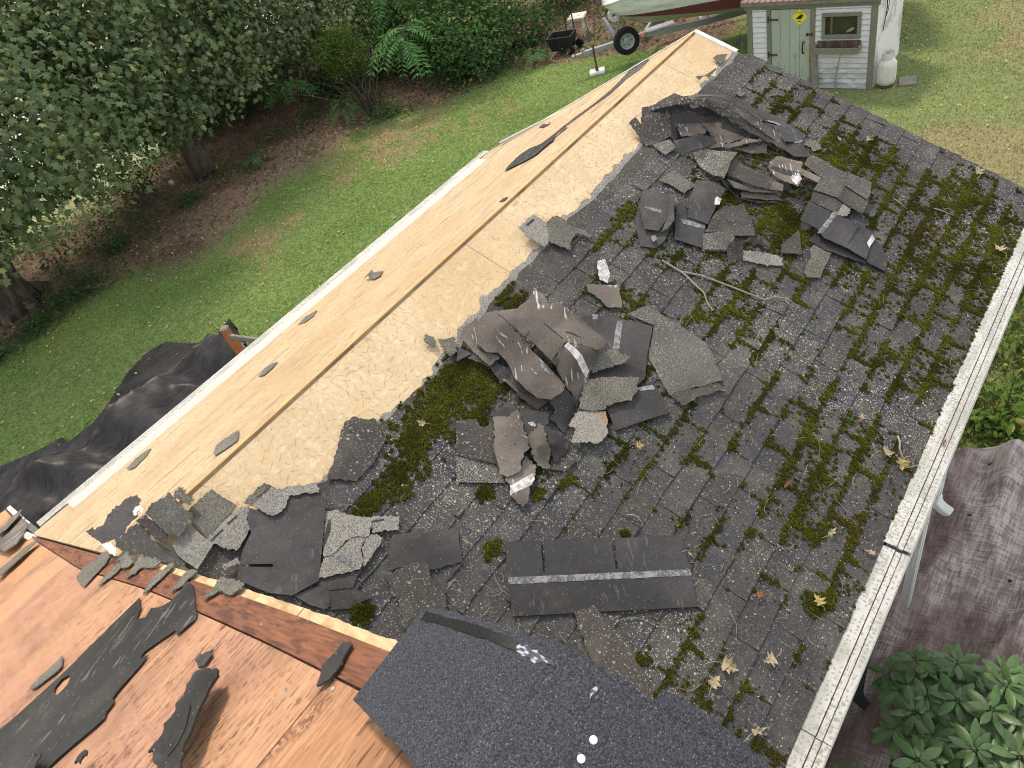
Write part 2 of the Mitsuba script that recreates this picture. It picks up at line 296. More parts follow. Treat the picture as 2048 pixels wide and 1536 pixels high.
mat('siding', (.55, .56, .54), .7)
# --- tarps
def weave(p, n, uv):
    st = noise(p.x * 26, p.y * 3.0, 1.0) * .30 + noise(p.x * 4, p.y * 24, 6.0) * .20 + .45 * noise(p.x * 150, p.y * 14, 2.0) + .40 * noise(p.x * 16, p.y * 150, 4.0)
    c = mix((.22, .172, .166), (.50, .435, .43), smoothstep(.42, .95, st))
    c = mix(c, (.02, .015, .013), spots(p.x * 3.1, p.y * 3.1, .35, .05)); return mix(c, (.12, .072, .064), .7 * smoothstep(.56, .72, fbm(p.x * 2.3, p.y * 1.2, 3.0, 3)))
tb = lambda p, n, uv: fbm(p.x * 16, p.y * 9, p.z * 9, 3) * .035
mat('brown_tarp', weave, .5, .45, bump=tb)
mat('black_tarp', lambda p, n, uv: mix((.020, .019, .021), (.055, .051, .054), smoothstep(.3, .8, noise(p.x * 60, p.y * 8, p.z * 8) * .4 + .6 * fbm(p.x * 3, p.y * 3, p.z * 3, 2))), .5, .4, bump=lambda p, n, uv: noise(p.x * 7 + p.y * 4, p.y * 3, p.z * 3) * .025)
# ------------------------------------------------------------------ measured outlines, in metres on the roof planes
# loose pieces: name, label, material, plane, outline (s, y, height), extra control points, edge roughness mm, thickness mm, hole, overlaid strips
PIECES = [
    {'n': 'shingle', 'l': 'dark upside-down shingle at the far back of the big arched pile', 'm': 'under', 'pl': 'R', 'p': [(0.799, 4.651, 0.12), (0.999, 4.793, 0.06), (1.046, 4.714, 0.05), (0.944, 4.627, 0.08), (0.909, 4.634, 0.1)], 'c': [], 'j': 1, 't': 4, 'hole': None, 'd': [], 'g': None},
    {'n': 'shingle', 'l': 'dark upside-down shingle with a film strip behind the right slope of the big arched pile', 'm': 'under', 'pl': 'R', 'p': [(1.033, 4.741, 0.05), (1.094, 4.787, 0.05), (1.227, 4.775, 0.03), (1.215, 4.654, 0.04), (1.136, 4.535, 0.08), (1.004, 4.613, 0.09)], 'c': [], 'j': 1, 't': 4, 'hole': None, 'd': [('film_strip', 'film', [(0.944, 4.659), (1.031, 4.728), (1.039, 4.693), (0.958, 4.642)])], 'g': None},
    {'n': 'shingle', 'l': 'pointed dark shingle at the right foot of the big arched pile', 'm': 'under', 'pl': 'R', 'p': [(1.149, 4.562, 0.05), (1.231, 4.646, 0.05), (1.352, 4.614, 0.02), (1.251, 4.506, 0.03), (1.167, 4.485, 0.06)], 'c': [], 'j': 1, 't': 4, 'hole': None, 'd': [('film_strip', 'film', [(1.187, 4.605), (1.214, 4.671), (1.23, 4.682), (1.227, 4.642)])], 'g': None},
    {'n': 'shingle', 'l': 'brown curved shingle on top of the big arched pile, rear layer', 'm': 'brown', 'pl': 'R', 'p': [(0.434, 4.329, 0.19), (0.475, 4.377, 0.2), (0.572, 4.449, 0.21), (0.669, 4.54, 0.2), (0.805, 4.595, 0.17), (0.939, 4.581, 0.12), (0.932, 4.554, 0.12), (0.739, 4.517, 0.17), (0.616, 4.462, 0.2), (0.53, 4.404, 0.2), (0.453, 4.316, 0.19)], 'c': [], 'j': 2, 't': 4, 'hole': None, 'd': [], 'g': None},
    {'n': 'shingle', 'l': 'brown curved shingle with nails standing up along the front of the big arch', 'm': 'brown', 'pl': 'R', 'p': [(0.448, 4.303, 0.19), (0.556, 4.391, 0.21), (0.688, 4.463, 0.19), (0.853, 4.503, 0.16), (1.021, 4.558, 0.11), (1.113, 4.586, 0.08), (1.15, 4.55, 0.06), (1.121, 4.513, 0.06), (1.014, 4.494, 0.09), (0.86, 4.469, 0.13), (0.706, 4.444, 0.17), (0.568, 4.376, 0.2)], 'c': [], 'j': 3, 't': 4, 'hole': None, 'd': [], 'g': None},
    {'n': 'shingle', 'l': 'thick torn mossy shingle rim arching over the hollow of the big pile', 'm': 'tabd', 'pl': 'R', 'p': [(0.215, 4.13, 0.09), (0.285, 4.169, 0.13), (0.356, 4.274, 0.2), (0.394, 4.278, 0.2), (0.44, 4.311, 0.2), (0.465, 4.288, 0.2), (0.567, 4.371, 0.21), (0.601, 4.368, 0.2), (0.717, 4.458, 0.17), (0.74, 4.43, 0.16), (0.861, 4.487, 0.12), (0.979, 4.496, 0.09), (1.129, 4.521, 0.06), (1.265, 4.562, 0.02), (1.247, 4.526, 0.02), (1.042, 4.463, 0.06), (0.864, 4.416, 0.1), (0.683, 4.377, 0.14), (0.595, 4.347, 0.17), (0.471, 4.267, 0.18), (0.403, 4.207, 0.17), (0.337, 4.156, 0.14), (0.291, 4.133, 0.1), (0.251, 4.075, 0.07)], 'c': [], 'j': 6, 't': 9, 'hole': None, 'd': [], 'g': None},
    {'n': 'shingle', 'l': 'second dark layer just under the torn rim of the big arch', 'm': 'under', 'pl': 'R', 'p': [(0.374, 4.207, 0.15), (0.465, 4.292, 0.16), (0.59, 4.364, 0.16), (0.68, 4.392, 0.13), (0.861, 4.43, 0.09), (1.04, 4.477, 0.05), (1.246, 4.529, 0.02), (1.176, 4.507, 0.02), (0.987, 4.452, 0.04), (0.828, 4.413, 0.08), (0.685, 4.396, 0.11), (0.577, 4.358, 0.14), (0.474, 4.281, 0.15), (0.398, 4.214, 0.14)], 'c': [], 'j': 3, 't': 6, 'hole': None, 'd': [], 'g': None},
    {'n': 'shingle', 'l': 'dark shingle wall closing the back of the hollow under the rim', 'm': 'underd', 'pl': 'R', 'p': [(0.229, 4.133, 0.02), (0.22, 4.138, 0.08), (0.289, 4.181, 0.14), (0.359, 4.274, 0.19), (0.445, 4.309, 0.19), (0.567, 4.393, 0.18), (0.702, 4.476, 0.14), (0.735, 4.476, 0.06), (0.624, 4.385, 0.04), (0.502, 4.309, 0.03), (0.442, 4.164, 0.02), (0.391, 4.009, 0.01)], 'c': [], 'j': 2, 't': 4, 'hole': None, 'd': [], 'g': None},  # sheet put in to darken the hollow and cover the sheathing behind
    {'n': 'shingle', 'l': 'dark shingle hanging just inside the hollow of the big arch', 'm': 'under', 'pl': 'R', 'p': [(0.37, 4.203, 0.17), (0.459, 4.283, 0.19), (0.466, 4.277, 0.18), (0.474, 4.27, 0.12), (0.399, 4.239, 0.13)], 'c': [], 'j': 1, 't': 4, 'hole': None, 'd': [], 'g': None},
    {'n': 'shingle', 'l': 'dark curved shingle standing on edge in the left of the hollow', 'm': 'under', 'pl': 'R', 'p': [(0.395, 4.104, 0.03), (0.362, 4.155, 0.08), (0.38, 4.172, 0.14), (0.418, 4.175, 0.11), (0.437, 4.151, 0.05), (0.457, 4.116, 0.02)], 'c': [], 'j': 1, 't': 4, 'hole': None, 'd': [], 'g': None},
    {'n': 'shingle', 'l': 'wide dark shingle lining the floor of the hollow', 'm': 'under', 'pl': 'R', 'p': [(0.488, 4.083, 0.02), (0.436, 4.149, 0.05), (0.408, 4.209, 0.11), (0.472, 4.305, 0.12), (0.667, 4.446, 0.09), (0.811, 4.463, 0.06), (0.909, 4.479, 0.03), (0.783, 4.296, 0.02), (0.691, 4.272, 0.02), (0.567, 4.218, 0.02), (0.522, 4.084, 0.02)], 'c': [], 'j': 1, 't': 4, 'hole': None, 'd': [], 'g': None},
    {'n': 'shingle_scrap', 'l': 'brown torn scrap deep inside the hollow of the big arch', 'm': 'brown', 'pl': 'R', 'p': [(0.462, 4.199, 0.06), (0.481, 4.263, 0.06), (0.506, 4.314, 0.06), (0.531, 4.28, 0.06), (0.607, 4.314, 0.06), (0.66, 4.301, 0.06), (0.669, 4.251, 0.06), (0.559, 4.099, 0.06)], 'c': [], 'j': 5, 't': 4, 'hole': None, 'd': [], 'g': None},
    {'n': 'shingle_scrap', 'l': 'brown layered scrap below the arch, centre of the hollow', 'm': 'brown', 'pl': 'R', 'p': [(0.607, 4.307, 0.07), (0.694, 4.41, 0.07), (0.79, 4.405, 0.07), (0.91, 4.422, 0.04), (0.832, 4.298, 0.04), (0.793, 4.232, 0.05), (0.695, 4.267, 0.06)], 'c': [], 'j': 4, 't': 4, 'hole': None, 'd': [], 'g': None},
    {'n': 'shingle_scrap', 'l': 'blue-black shingle leaning inside the hollow under the rim', 'm': 'under', 'pl': 'R', 'p': [(0.682, 4.407, 0.12), (0.737, 4.43, 0.11), (0.888, 4.463, 0.07), (0.873, 4.433, 0.06), (0.756, 4.349, 0.05)], 'c': [], 'j': 1, 't': 4, 'hole': None, 'd': [], 'g': None},
    {'n': 'shingle', 'l': 'dark mossy shingle at the left end of the big pile over the bare sheathing', 'm': 'tabd', 'pl': 'R', 'p': [(0.255, 4.053, 0.08), (0.262, 4.106, 0.09), (0.34, 4.155, 0.13), (0.409, 4.181, 0.09), (0.494, 4.088, 0.02), (0.454, 3.982, 0.01), (0.4, 3.912, 0.01), (0.335, 3.941, 0.02), (0.271, 3.963, 0.03), (0.206, 3.983, 0.04), (0.221, 4.039, 0.06), (0.287, 4.018, 0.06)], 'c': [], 'j': 3, 't': 4, 'hole': None, 'd': [], 'g': None},
    {'n': 'shingle', 'l': 'square dark underside shingle poking out of the front of the big pile', 'm': 'under', 'pl': 'R', 'p': [(0.547, 3.987, 0.09), (0.655, 4.138, 0.12), (0.751, 4.19, 0.11), (0.786, 4.181, 0.08), (0.748, 4.122, 0.07), (0.743, 4.11, 0.06), (0.643, 3.962, 0.04)], 'c': [], 'j': 2, 't': 4, 'hole': None, 'd': [], 'g': None},
    {'n': 'shingle', 'l': 'stack of brown shingle edges in front of the big hollow', 'm': 'brown', 'pl': 'R', 'p': [(0.704, 4.236, 0.08), (0.8, 4.202, 0.07), (0.913, 4.376, 0.07), (1.05, 4.515, 0.05), (0.865, 4.234, 0.04), (0.753, 4.139, 0.04), (0.771, 4.199, 0.06)], 'c': [], 'j': 4, 't': 8, 'hole': None, 'd': [], 'g': None},
    {'n': 'shingle_scrap', 'l': 'mossy weathered scrap in front of the big hollow', 'm': 'tabd', 'pl': 'R', 'p': [(0.892, 4.263, 0.05), (1.042, 4.471, 0.05), (1.093, 4.401, 0.03), (0.997, 4.32, 0.03)], 'c': [], 'j': 3, 't': 4, 'hole': None, 'd': [], 'g': None},
    {'n': 'shingle', 'l': 'saddle-shaped weathered shingle curling up in front of the big pile', 'm': 'lich', 'pl': 'R', 'p': [(0.689, 4.067, 0.02), (0.757, 4.123, 0.05), (0.871, 4.129, 0.1), (0.949, 4.13, 0.13), (0.953, 4.026, 0.14), (0.982, 3.915, 0.12), (0.985, 3.885, 0.09), (0.911, 3.914, 0.05), (0.809, 3.96, 0.02), (0.728, 4.017, 0.01)], 'c': [(0.847, 4.045, 0.04)], 'j': 2, 't': 4, 'hole': None, 'd': [], 'g': None},
    {'n': 'shingle', 'l': 'weathered shingle top with moss beside the saddle-shaped one', 'm': 'tabd', 'pl': 'R', 'p': [(0.951, 4.091, 0.1), (1.084, 4.11, 0.09), (1.232, 4.161, 0.06), (1.259, 4.049, 0.06), (1.143, 3.984, 0.07), (0.993, 3.948, 0.08), (0.963, 3.976, 0.09)], 'c': [], 'j': 2, 't': 4, 'hole': None, 'd': [], 'g': None},
    {'n': 'shingle', 'l': 'brown curved shingle layer under the weathered top, upper of two', 'm': 'brown', 'pl': 'R', 'p': [(0.997, 3.925, 0.07), (1.102, 3.965, 0.06), (1.26, 4.064, 0.05), (1.278, 4.084, 0.05), (1.27, 4.031, 0.05), (1.177, 3.953, 0.05), (1.07, 3.897, 0.06)], 'c': [], 'j': 3, 't': 4, 'hole': None, 'd': [], 'g': None},
    {'n': 'shingle', 'l': 'brown curved shingle layer under the weathered top, lower of two', 'm': 'brown', 'pl': 'R', 'p': [(1.115, 3.911, 0.04), (1.209, 3.985, 0.04), (1.3, 4.056, 0.03), (1.377, 4.079, 0.01), (1.282, 3.988, 0.02), (1.14, 3.879, 0.03)], 'c': [], 'j': 3, 't': 4, 'hole': None, 'd': [], 'g': None},
    {'n': 'shingle_scrap', 'l': 'small pale brown scrap at the right tip of the curved layers', 'm': 'brown', 'pl': 'R', 'p': [(1.226, 4.115, 0.06), (1.246, 4.142, 0.06), (1.31, 4.15, 0.06), (1.329, 4.094, 0.06), (1.282, 4.055, 0.06), (1.249, 4.043, 0.06)], 'c': [], 'j': 3, 't': 4, 'hole': None, 'd': [], 'g': None},
    {'n': 'shingle', 'l': 'moss-edged dark shingle curving round under the brown layers', 'm': 'under', 'pl': 'R', 'p': [(0.924, 3.914, 0.06), (0.963, 3.926, 0.07), (1.04, 3.878, 0.05), (1.133, 3.872, 0.03), (1.238, 3.945, 0.02), (1.373, 4.058, 0.01), (1.249, 3.929, 0.01), (1.134, 3.866, 0.02), (1.033, 3.877, 0.04)], 'c': [], 'j': 3, 't': 6, 'hole': None, 'd': [], 'g': None},
    {'n': 'shingle', 'l': 'light brown shingle with a dark band and a foil patch near the big pile', 'm': 'brown', 'pl': 'R', 'p': [(1.147, 4.278, 0.08), (1.17, 4.35, 0.09), (1.325, 4.391, 0.1), (1.369, 4.275, 0.1), (1.395, 4.214, 0.09), (1.398, 4.175, 0.08), (1.285, 4.168, 0.07), (1.223, 4.172, 0.07), (1.163, 4.222, 0.07)], 'c': [], 'j': 4, 't': 4, 'hole': None, 'd': [('dark_band', 'underd', [(1.169, 4.221), (1.186, 4.248), (1.363, 4.292), (1.375, 4.265), (1.293, 4.224)]), ('foil_patch', 'foil', [(1.323, 4.224), (1.327, 4.27), (1.355, 4.281), (1.389, 4.247), (1.382, 4.181), (1.35, 4.193)])], 'g': None},
    {'n': 'shingle_scrap', 'l': 'narrow brown strip between the banded shingle and the loose tabs', 'm': 'brown', 'pl': 'R', 'p': [(1.339, 4.417, 0.04), (1.482, 4.428, 0.04), (1.486, 4.367, 0.04), (1.364, 4.355, 0.04)], 'c': [], 'j': 1, 't': 4, 'hole': None, 'd': [], 'g': None},
    {'n': 'shingle', 'l': 'weathered speckled shingle of loose tabs, upper right of the big pile', 'm': 'lich', 'pl': 'R', 'p': [(1.34, 4.458, 0.04), (1.329, 4.525, 0.06), (1.343, 4.583, 0.06), (1.474, 4.6, 0.04), (1.485, 4.541, 0.04), (1.489, 4.458, 0.04), (1.478, 4.432, 0.04)], 'c': [], 'j': 2, 't': 4, 'hole': None, 'd': [], 'g': None},
    {'n': 'shingle', 'l': 'speckled shingle tabs lying down the slope right of the big pile', 'm': 'lich', 'pl': 'R', 'p': [(1.485, 4.454, 0.04), (1.477, 4.593, 0.04), (1.619, 4.595, 0.04), (1.642, 4.483, 0.04), (1.648, 4.321, 0.04), (1.488, 4.279, 0.04)], 'c': [], 'j': 2, 't': 4, 'hole': None, 'd': [], 'g': None},
    {'n': 'shingle', 'l': 'speckled shingle corner at the right edge of the loose tabs', 'm': 'lich', 'pl': 'R', 'p': [(1.614, 4.595, 0.05), (1.77, 4.618, 0.05), (1.811, 4.491, 0.05), (1.806, 4.431, 0.05), (1.641, 4.458, 0.05)], 'c': [], 'j': 2, 't': 4, 'hole': None, 'd': [], 'g': None},
    {'n': 'shingle', 'l': 'plain dark tab below the speckled corner of the loose tabs', 'm': 'tabd', 'pl': 'R', 'p': [(1.637, 4.469, 0.04), (1.803, 4.482, 0.04), (1.825, 4.422, 0.04), (1.836, 4.289, 0.04), (1.748, 4.294, 0.04), (1.65, 4.314, 0.04)], 'c': [], 'j': 2, 't': 4, 'hole': None, 'd': [], 'g': None},
    {'n': 'shingle', 'l': 'plain brownish tab under the speckled loose tabs', 'm': 'tabd', 'pl': 'R', 'p': [(1.489, 4.294, 0.03), (1.65, 4.337, 0.03), (1.696, 4.306, 0.03), (1.703, 4.184, 0.03), (1.512, 4.18, 0.03)], 'c': [], 'j': 2, 't': 4, 'hole': None, 'd': [], 'g': None},
    {'n': 'shingle_scrap', 'l': 'light chips between the loose tabs and the dark overturned stack', 'm': 'pale', 'pl': 'R', 'p': [(1.692, 4.284, 0.03), (1.699, 4.312, 0.03), (1.76, 4.305, 0.03), (1.764, 4.215, 0.03), (1.705, 4.18, 0.03)], 'c': [], 'j': 6, 't': 4, 'hole': None, 'd': [], 'g': None},
    {'n': 'shingle', 'l': 'topmost of the dark overturned shingles right of the big pile', 'm': 'under', 'pl': 'R', 'p': [(1.511, 4.104, 0.08), (1.683, 4.104, 0.09), (1.852, 4.13, 0.08), (1.862, 3.902, 0.06), (1.717, 3.885, 0.06), (1.648, 3.928, 0.06), (1.532, 3.923, 0.06)], 'c': [], 'j': 2, 't': 4, 'hole': None, 'd': [('film_strip', 'film', [(1.676, 4.127), (1.706, 4.129), (1.696, 3.911), (1.667, 3.89)])], 'g': None},
    {'n': 'shingle', 'l': 'dark overturned shingle with a bright foil square at its end', 'm': 'under', 'pl': 'R', 'p': [(1.853, 4.143, 0.07), (1.961, 4.17, 0.05), (2.006, 3.919, 0.04), (1.862, 3.902, 0.06)], 'c': [], 'j': 2, 't': 4, 'hole': None, 'd': [('foil_patch', 'foil', [(1.953, 4.043), (1.954, 4.136), (1.983, 4.115), (1.982, 4.015)])], 'g': None},
    {'n': 'shingle', 'l': 'pointed end of the dark overturned stack', 'm': 'under', 'pl': 'R', 'p': [(1.975, 4.14, 0.04), (2.116, 4.055, 0.02), (2.136, 3.94, 0.01), (2.014, 3.912, 0.03), (1.994, 4.025, 0.04)], 'c': [], 'j': 2, 't': 4, 'hole': None, 'd': [], 'g': None},
    {'n': 'shingle', 'l': 'lower dark shingle sticking out under the overturned stack', 'm': 'underd', 'pl': 'R', 'p': [(1.655, 3.929, 0.03), (1.866, 3.933, 0.03), (2.011, 3.919, 0.03), (2.021, 3.903, 0.01), (1.785, 3.846, 0.02), (1.651, 3.843, 0.02)], 'c': [], 'j': 3, 't': 4, 'hole': None, 'd': [], 'g': None},
    {'n': 'shingle_scrap', 'l': 'pale granule scrap lying below the dark overturned stack', 'm': 'mid', 'pl': 'R', 'p': [(1.689, 3.844, 0.012), (1.81, 3.849, 0.012), (1.818, 3.727, 0.012), (1.831, 3.605, 0.012), (1.763, 3.556, 0.012), (1.731, 3.59, 0.012), (1.716, 3.734, 0.012), (1.686, 3.788, 0.012)], 'c': [], 'j': 3, 't': 4, 'hole': None, 'd': [], 'g': None},
    {'n': 'shingle_scrap', 'l': "grey granule scrap left of the big pile's saddle-shaped shingle", 'm': 'mid', 'pl': 'R', 'p': [(0.642, 3.669, 0.015), (0.67, 3.822, 0.015), (0.855, 3.788, 0.015), (0.831, 3.672, 0.015), (0.748, 3.682, 0.015)], 'c': [], 'j': 3, 't': 4, 'hole': None, 'd': [], 'g': None},
    {'n': 'shingle_scrap', 'l': 'pale rounded scrap right of the big arched pile', 'm': 'mid', 'pl': 'R', 'p': [(1.23, 4.687, 0.015), (1.266, 4.79, 0.015), (1.323, 4.805, 0.015), (1.364, 4.749, 0.015), (1.327, 4.674, 0.015), (1.296, 4.707, 0.015)], 'c': [], 'j': 3, 't': 4, 'hole': None, 'd': [], 'g': None},
    {'n': 'shingle_scrap', 'l': 'small pale scrap on the slope behind the big arched pile', 'm': 'mid', 'pl': 'R', 'p': [(0.61, 4.882, 0.01), (0.621, 4.927, 0.01), (0.678, 4.935, 0.01), (0.656, 4.868, 0.01)], 'c': [], 'j': 3, 't': 4, 'hole': None, 'd': [], 'g': None},
    {'n': 'shingle_scrap', 'l': "dark speckled tab left of the big pile's front", 'm': 'lich', 'pl': 'R', 'p': [(0.437, 3.934, 0.02), (0.495, 4.069, 0.02), (0.574, 4.022, 0.02), (0.553, 3.904, 0.02)], 'c': [], 'j': 2, 't': 4, 'hole': None, 'd': [], 'g': None},
    {'n': 'shingle', 'l': 'lower dark oval shingle of the small stack left of the moss cushion', 'm': 'under', 'pl': 'R', 'p': [(0.644, 3.395, 0.02), (0.608, 3.522, 0.02), (0.795, 3.582, 0.04), (0.899, 3.404, 0.03), (0.939, 3.206, 0.02), (0.921, 3.129, 0.01), (0.841, 3.084, 0.01), (0.707, 3.242, 0.01)], 'c': [], 'j': 2, 't': 4, 'hole': None, 'd': [], 'g': None},
    {'n': 'shingle', 'l': 'upper dark shingle of the small oval stack', 'm': 'under', 'pl': 'R', 'p': [(0.62, 3.473, 0.05), (0.779, 3.538, 0.07), (0.867, 3.399, 0.07), (0.873, 3.236, 0.04), (0.797, 3.198, 0.04), (0.681, 3.332, 0.04)], 'c': [], 'j': 2, 't': 4, 'hole': None, 'd': [('film_strip', 'film', [(0.704, 3.348), (0.706, 3.367), (0.805, 3.387), (0.814, 3.361)])], 'g': None},
    {'n': 'shingle', 'l': 'upturned dark edge at the right of the small oval stack', 'm': 'under', 'pl': 'R', 'p': [(0.784, 3.522, 0.08), (0.81, 3.513, 0.12), (0.915, 3.34, 0.09), (0.911, 3.276, 0.06), (0.889, 3.246, 0.04), (0.87, 3.332, 0.04)], 'c': [], 'j': 2, 't': 4, 'hole': None, 'd': [], 'g': None},
    {'n': 'shingle_scrap', 'l': 'crumb of pale granules on the small oval stack', 'm': 'pale', 'pl': 'R', 'p': [(0.86, 3.166, 0.035), (0.872, 3.192, 0.035), (0.898, 3.183, 0.035), (0.894, 3.144, 0.035)], 'c': [], 'j': 3, 't': 8, 'hole': None, 'd': [], 'g': None},
    {'n': 'shingle', 'l': 'dark shingle with a film strip right of the small oval stack', 'm': 'under', 'pl': 'R', 'p': [(0.85, 3.552, 0.03), (0.919, 3.541, 0.03), (1.076, 3.506, 0.02), (1.147, 3.321, 0.02), (0.98, 3.27, 0.02), (0.907, 3.407, 0.02)], 'c': [], 'j': 2, 't': 4, 'hole': None, 'd': [('film_strip', 'film', [(0.926, 3.44), (0.949, 3.453), (1.075, 3.497), (1.086, 3.466), (0.957, 3.418)])], 'g': None},
    {'n': 'shingle', 'l': 'dark humped shingle with a foil scrap below the saddle-shaped one', 'm': 'under', 'pl': 'R', 'p': [(0.89, 3.609, 0.04), (0.844, 3.786, 0.06), (0.947, 3.815, 0.09), (1.036, 3.823, 0.08), (1.056, 3.661, 0.07), (1.084, 3.514, 0.03), (0.952, 3.481, 0.03)], 'c': [(0.967, 3.693, 0.09)], 'j': 2, 't': 4, 'hole': None, 'd': [('foil_patch', 'foil', [(1.024, 3.691), (1.024, 3.715), (1.057, 3.718), (1.068, 3.672), (1.043, 3.653)])], 'g': None},
    {'n': 'shingle', 'l': 'brown-grey flat shingle below the humped dark one', 'm': 'tabd', 'pl': 'R', 'p': [(1.075, 3.598, 0.05), (1.086, 3.701, 0.05), (1.14, 3.781, 0.03), (1.179, 3.843, 0.03), (1.298, 3.724, 0.03), (1.362, 3.634, 0.03), (1.232, 3.512, 0.03), (1.099, 3.444, 0.03)], 'c': [], 'j': 3, 't': 4, 'hole': None, 'd': [('lichen_band', 'lich', [(1.096, 3.417), (1.219, 3.546), (1.269, 3.531), (1.287, 3.411), (1.161, 3.304)])], 'g': None},
    {'n': 'shingle', 'l': 'weathered shingle end rolled over with lichen on it', 'm': 'lich', 'pl': 'R', 'p': [(1.1, 3.403, 0.03), (1.225, 3.519, 0.04), (1.276, 3.493, 0.06), (1.289, 3.407, 0.02), (1.157, 3.309, 0.01)], 'c': [], 'j': 3, 't': 4, 'hole': None, 'd': [], 'g': None},
    {'n': 'shingle', 'l': 'rolled shingle forming a small dark arch on the slope', 'm': 'tabd', 'pl': 'R', 'p': [(1.264, 3.426, 0.06), (1.319, 3.458, 0.11), (1.359, 3.512, 0.12), (1.415, 3.541, 0.1), (1.504, 3.612, 0.02), (1.44, 3.536, 0.07), (1.376, 3.504, 0.09), (1.34, 3.461, 0.08), (1.386, 3.426, 0), (1.334, 3.334, 0), (1.28, 3.4, 0.02)], 'c': [], 'j': 3, 't': 4, 'hole': None, 'd': [], 'g': None},
    {'n': 'shingle', 'l': 'dark inner side of the small rolled arch', 'm': 'tar', 'pl': 'R', 'p': [(1.336, 3.468, 0.07), (1.361, 3.514, 0.09), (1.414, 3.561, 0.07), (1.49, 3.599, 0.02), (1.456, 3.561, 0.01), (1.403, 3.541, 0.01), (1.351, 3.499, 0.01)], 'c': [], 'j': 2, 't': 4, 'hole': None, 'd': [], 'g': None},
    {'n': 'shingle_scrap', 'l': 'row of cracked whitish scraps below the small rolled arch', 'm': 'pale', 'pl': 'R', 'p': [(1.356, 3.494, 0.01), (1.409, 3.529, 0.01), (1.483, 3.569, 0.01), (1.581, 3.603, 0.01), (1.605, 3.542, 0.01), (1.518, 3.473, 0.01), (1.443, 3.436, 0.01), (1.392, 3.411, 0.01)], 'c': [], 'j': 5, 't': 4, 'hole': None, 'd': [], 'g': None},
    {'n': 'shingle', 'l': 'brown triangular tab right of the small rolled arch', 'm': 'tabd', 'pl': 'R', 'p': [(1.526, 3.679, 0.025), (1.561, 3.882, 0.025), (1.664, 3.698, 0.025), (1.554, 3.616, 0.025)], 'c': [], 'j': 2, 't': 4, 'hole': None, 'd': [], 'g': None},
    {'n': 'shingle_scrap', 'l': 'granule scrap on the sheathing just below the far corner', 'm': 'mid', 'pl': 'R', 'p': [(0.28, 5.149, 0.01), (0.286, 5.206, 0.01), (0.351, 5.29, 0.01), (0.362, 5.124, 0.01), (0.315, 5.132, 0.01)], 'c': [], 'j': 4, 't': 4, 'hole': None, 'd': [], 'g': None},
    {'n': 'shingle_scrap', 'l': 'curled grey scrap on bare sheathing near the far torn edge', 'm': 'mid', 'pl': 'R', 'p': [(0.295, 4.839, 0.015), (0.336, 4.865, 0.03), (0.367, 5.017, 0.03), (0.375, 5.032, 0.01), (0.372, 4.923, 0.01), (0.329, 4.83, 0.01)], 'c': [], 'j': 3, 't': 4, 'hole': None, 'd': [], 'g': None},
    {'n': 'shingle', 'l': 'pale buckled shingle at the torn edge, middle of the ridge', 'm': 'pale', 'pl': 'R', 'p': [(0.211, 2.673, 0.05), (0.208, 2.832, 0.05), (0.303, 2.834, 0.03), (0.398, 2.741, 0.02), (0.399, 2.677, 0.02), (0.306, 2.664, 0.04)], 'c': [], 'j': 4, 't': 4, 'hole': None, 'd': [('dark_dash', 'underd', [(0.225, 2.726), (0.231, 2.799), (0.242, 2.792), (0.238, 2.721)])], 'g': None},
    {'n': 'shingle', 'l': 'cracked grey shingle with torn corners beside the pale buckled one', 'm': 'mid', 'pl': 'R', 'p': [(0.297, 2.821, 0.025), (0.297, 2.917, 0.025), (0.337, 2.939, 0.025), (0.434, 2.926, 0.025), (0.506, 2.949, 0.025), (0.57, 2.942, 0.025), (0.572, 2.922, 0.025), (0.493, 2.894, 0.025), (0.497, 2.822, 0.025), (0.538, 2.753, 0.025), (0.411, 2.731, 0.025), (0.348, 2.786, 0.025)], 'c': [], 'j': 6, 't': 4, 'hole': None, 'd': [], 'g': None},
    {'n': 'shingle', 'l': 'large dark overturned shingle under the right of the middle pile', 'm': 'under', 'pl': 'R', 'p': [(0.863, 2.349, 0.012), (0.857, 2.403, 0.012), (0.969, 2.493, 0.012), (1.209, 2.602, 0.012), (1.238, 2.526, 0.012), (1.282, 2.412, 0.012), (1.352, 2.265, 0.012), (1.341, 2.195, 0.012), (1.127, 2.039, 0.012)], 'c': [], 'j': 2, 't': 4, 'hole': None, 'd': [('film_strip', 'film', [(1.03, 2.498), (1.056, 2.52), (1.142, 2.339), (1.112, 2.318)]), ('film_strip', 'film', [(0.894, 2.441), (0.922, 2.465), (0.938, 2.431), (0.917, 2.413)])], 'g': None},
    {'n': 'shingle', 'l': 'dark overturned shingle with a rusty lower edge, right of the middle pile', 'm': 'under', 'pl': 'R', 'p': [(1.346, 2.179, 0.02), (1.407, 2.267, 0.02), (1.486, 2.219, 0.02), (1.568, 2.164, 0.02), (1.469, 2.012, 0.02), (1.395, 1.888, 0.02), (1.288, 1.969, 0.02), (1.28, 2.009, 0.02), (1.362, 2.103, 0.02)], 'c': [], 'j': 2, 't': 4, 'hole': None, 'd': [('film_strip', 'film', [(1.351, 2.184), (1.405, 2.249), (1.433, 2.237), (1.373, 2.174)])], 'g': None},
    {'n': 'shingle', 'l': 'pale granule scrap with a ragged tip at the right of the middle pile', 'm': 'mid', 'pl': 'R', 'p': [(1.077, 2.164, 0.05), (1.086, 2.237, 0.05), (1.137, 2.312, 0.05), (1.167, 2.294, 0.05), (1.217, 2.307, 0.05), (1.224, 2.261, 0.05), (1.158, 2.157, 0.05), (1.109, 2.075, 0.05)], 'c': [], 'j': 6, 't': 4, 'hole': None, 'd': [], 'g': None},
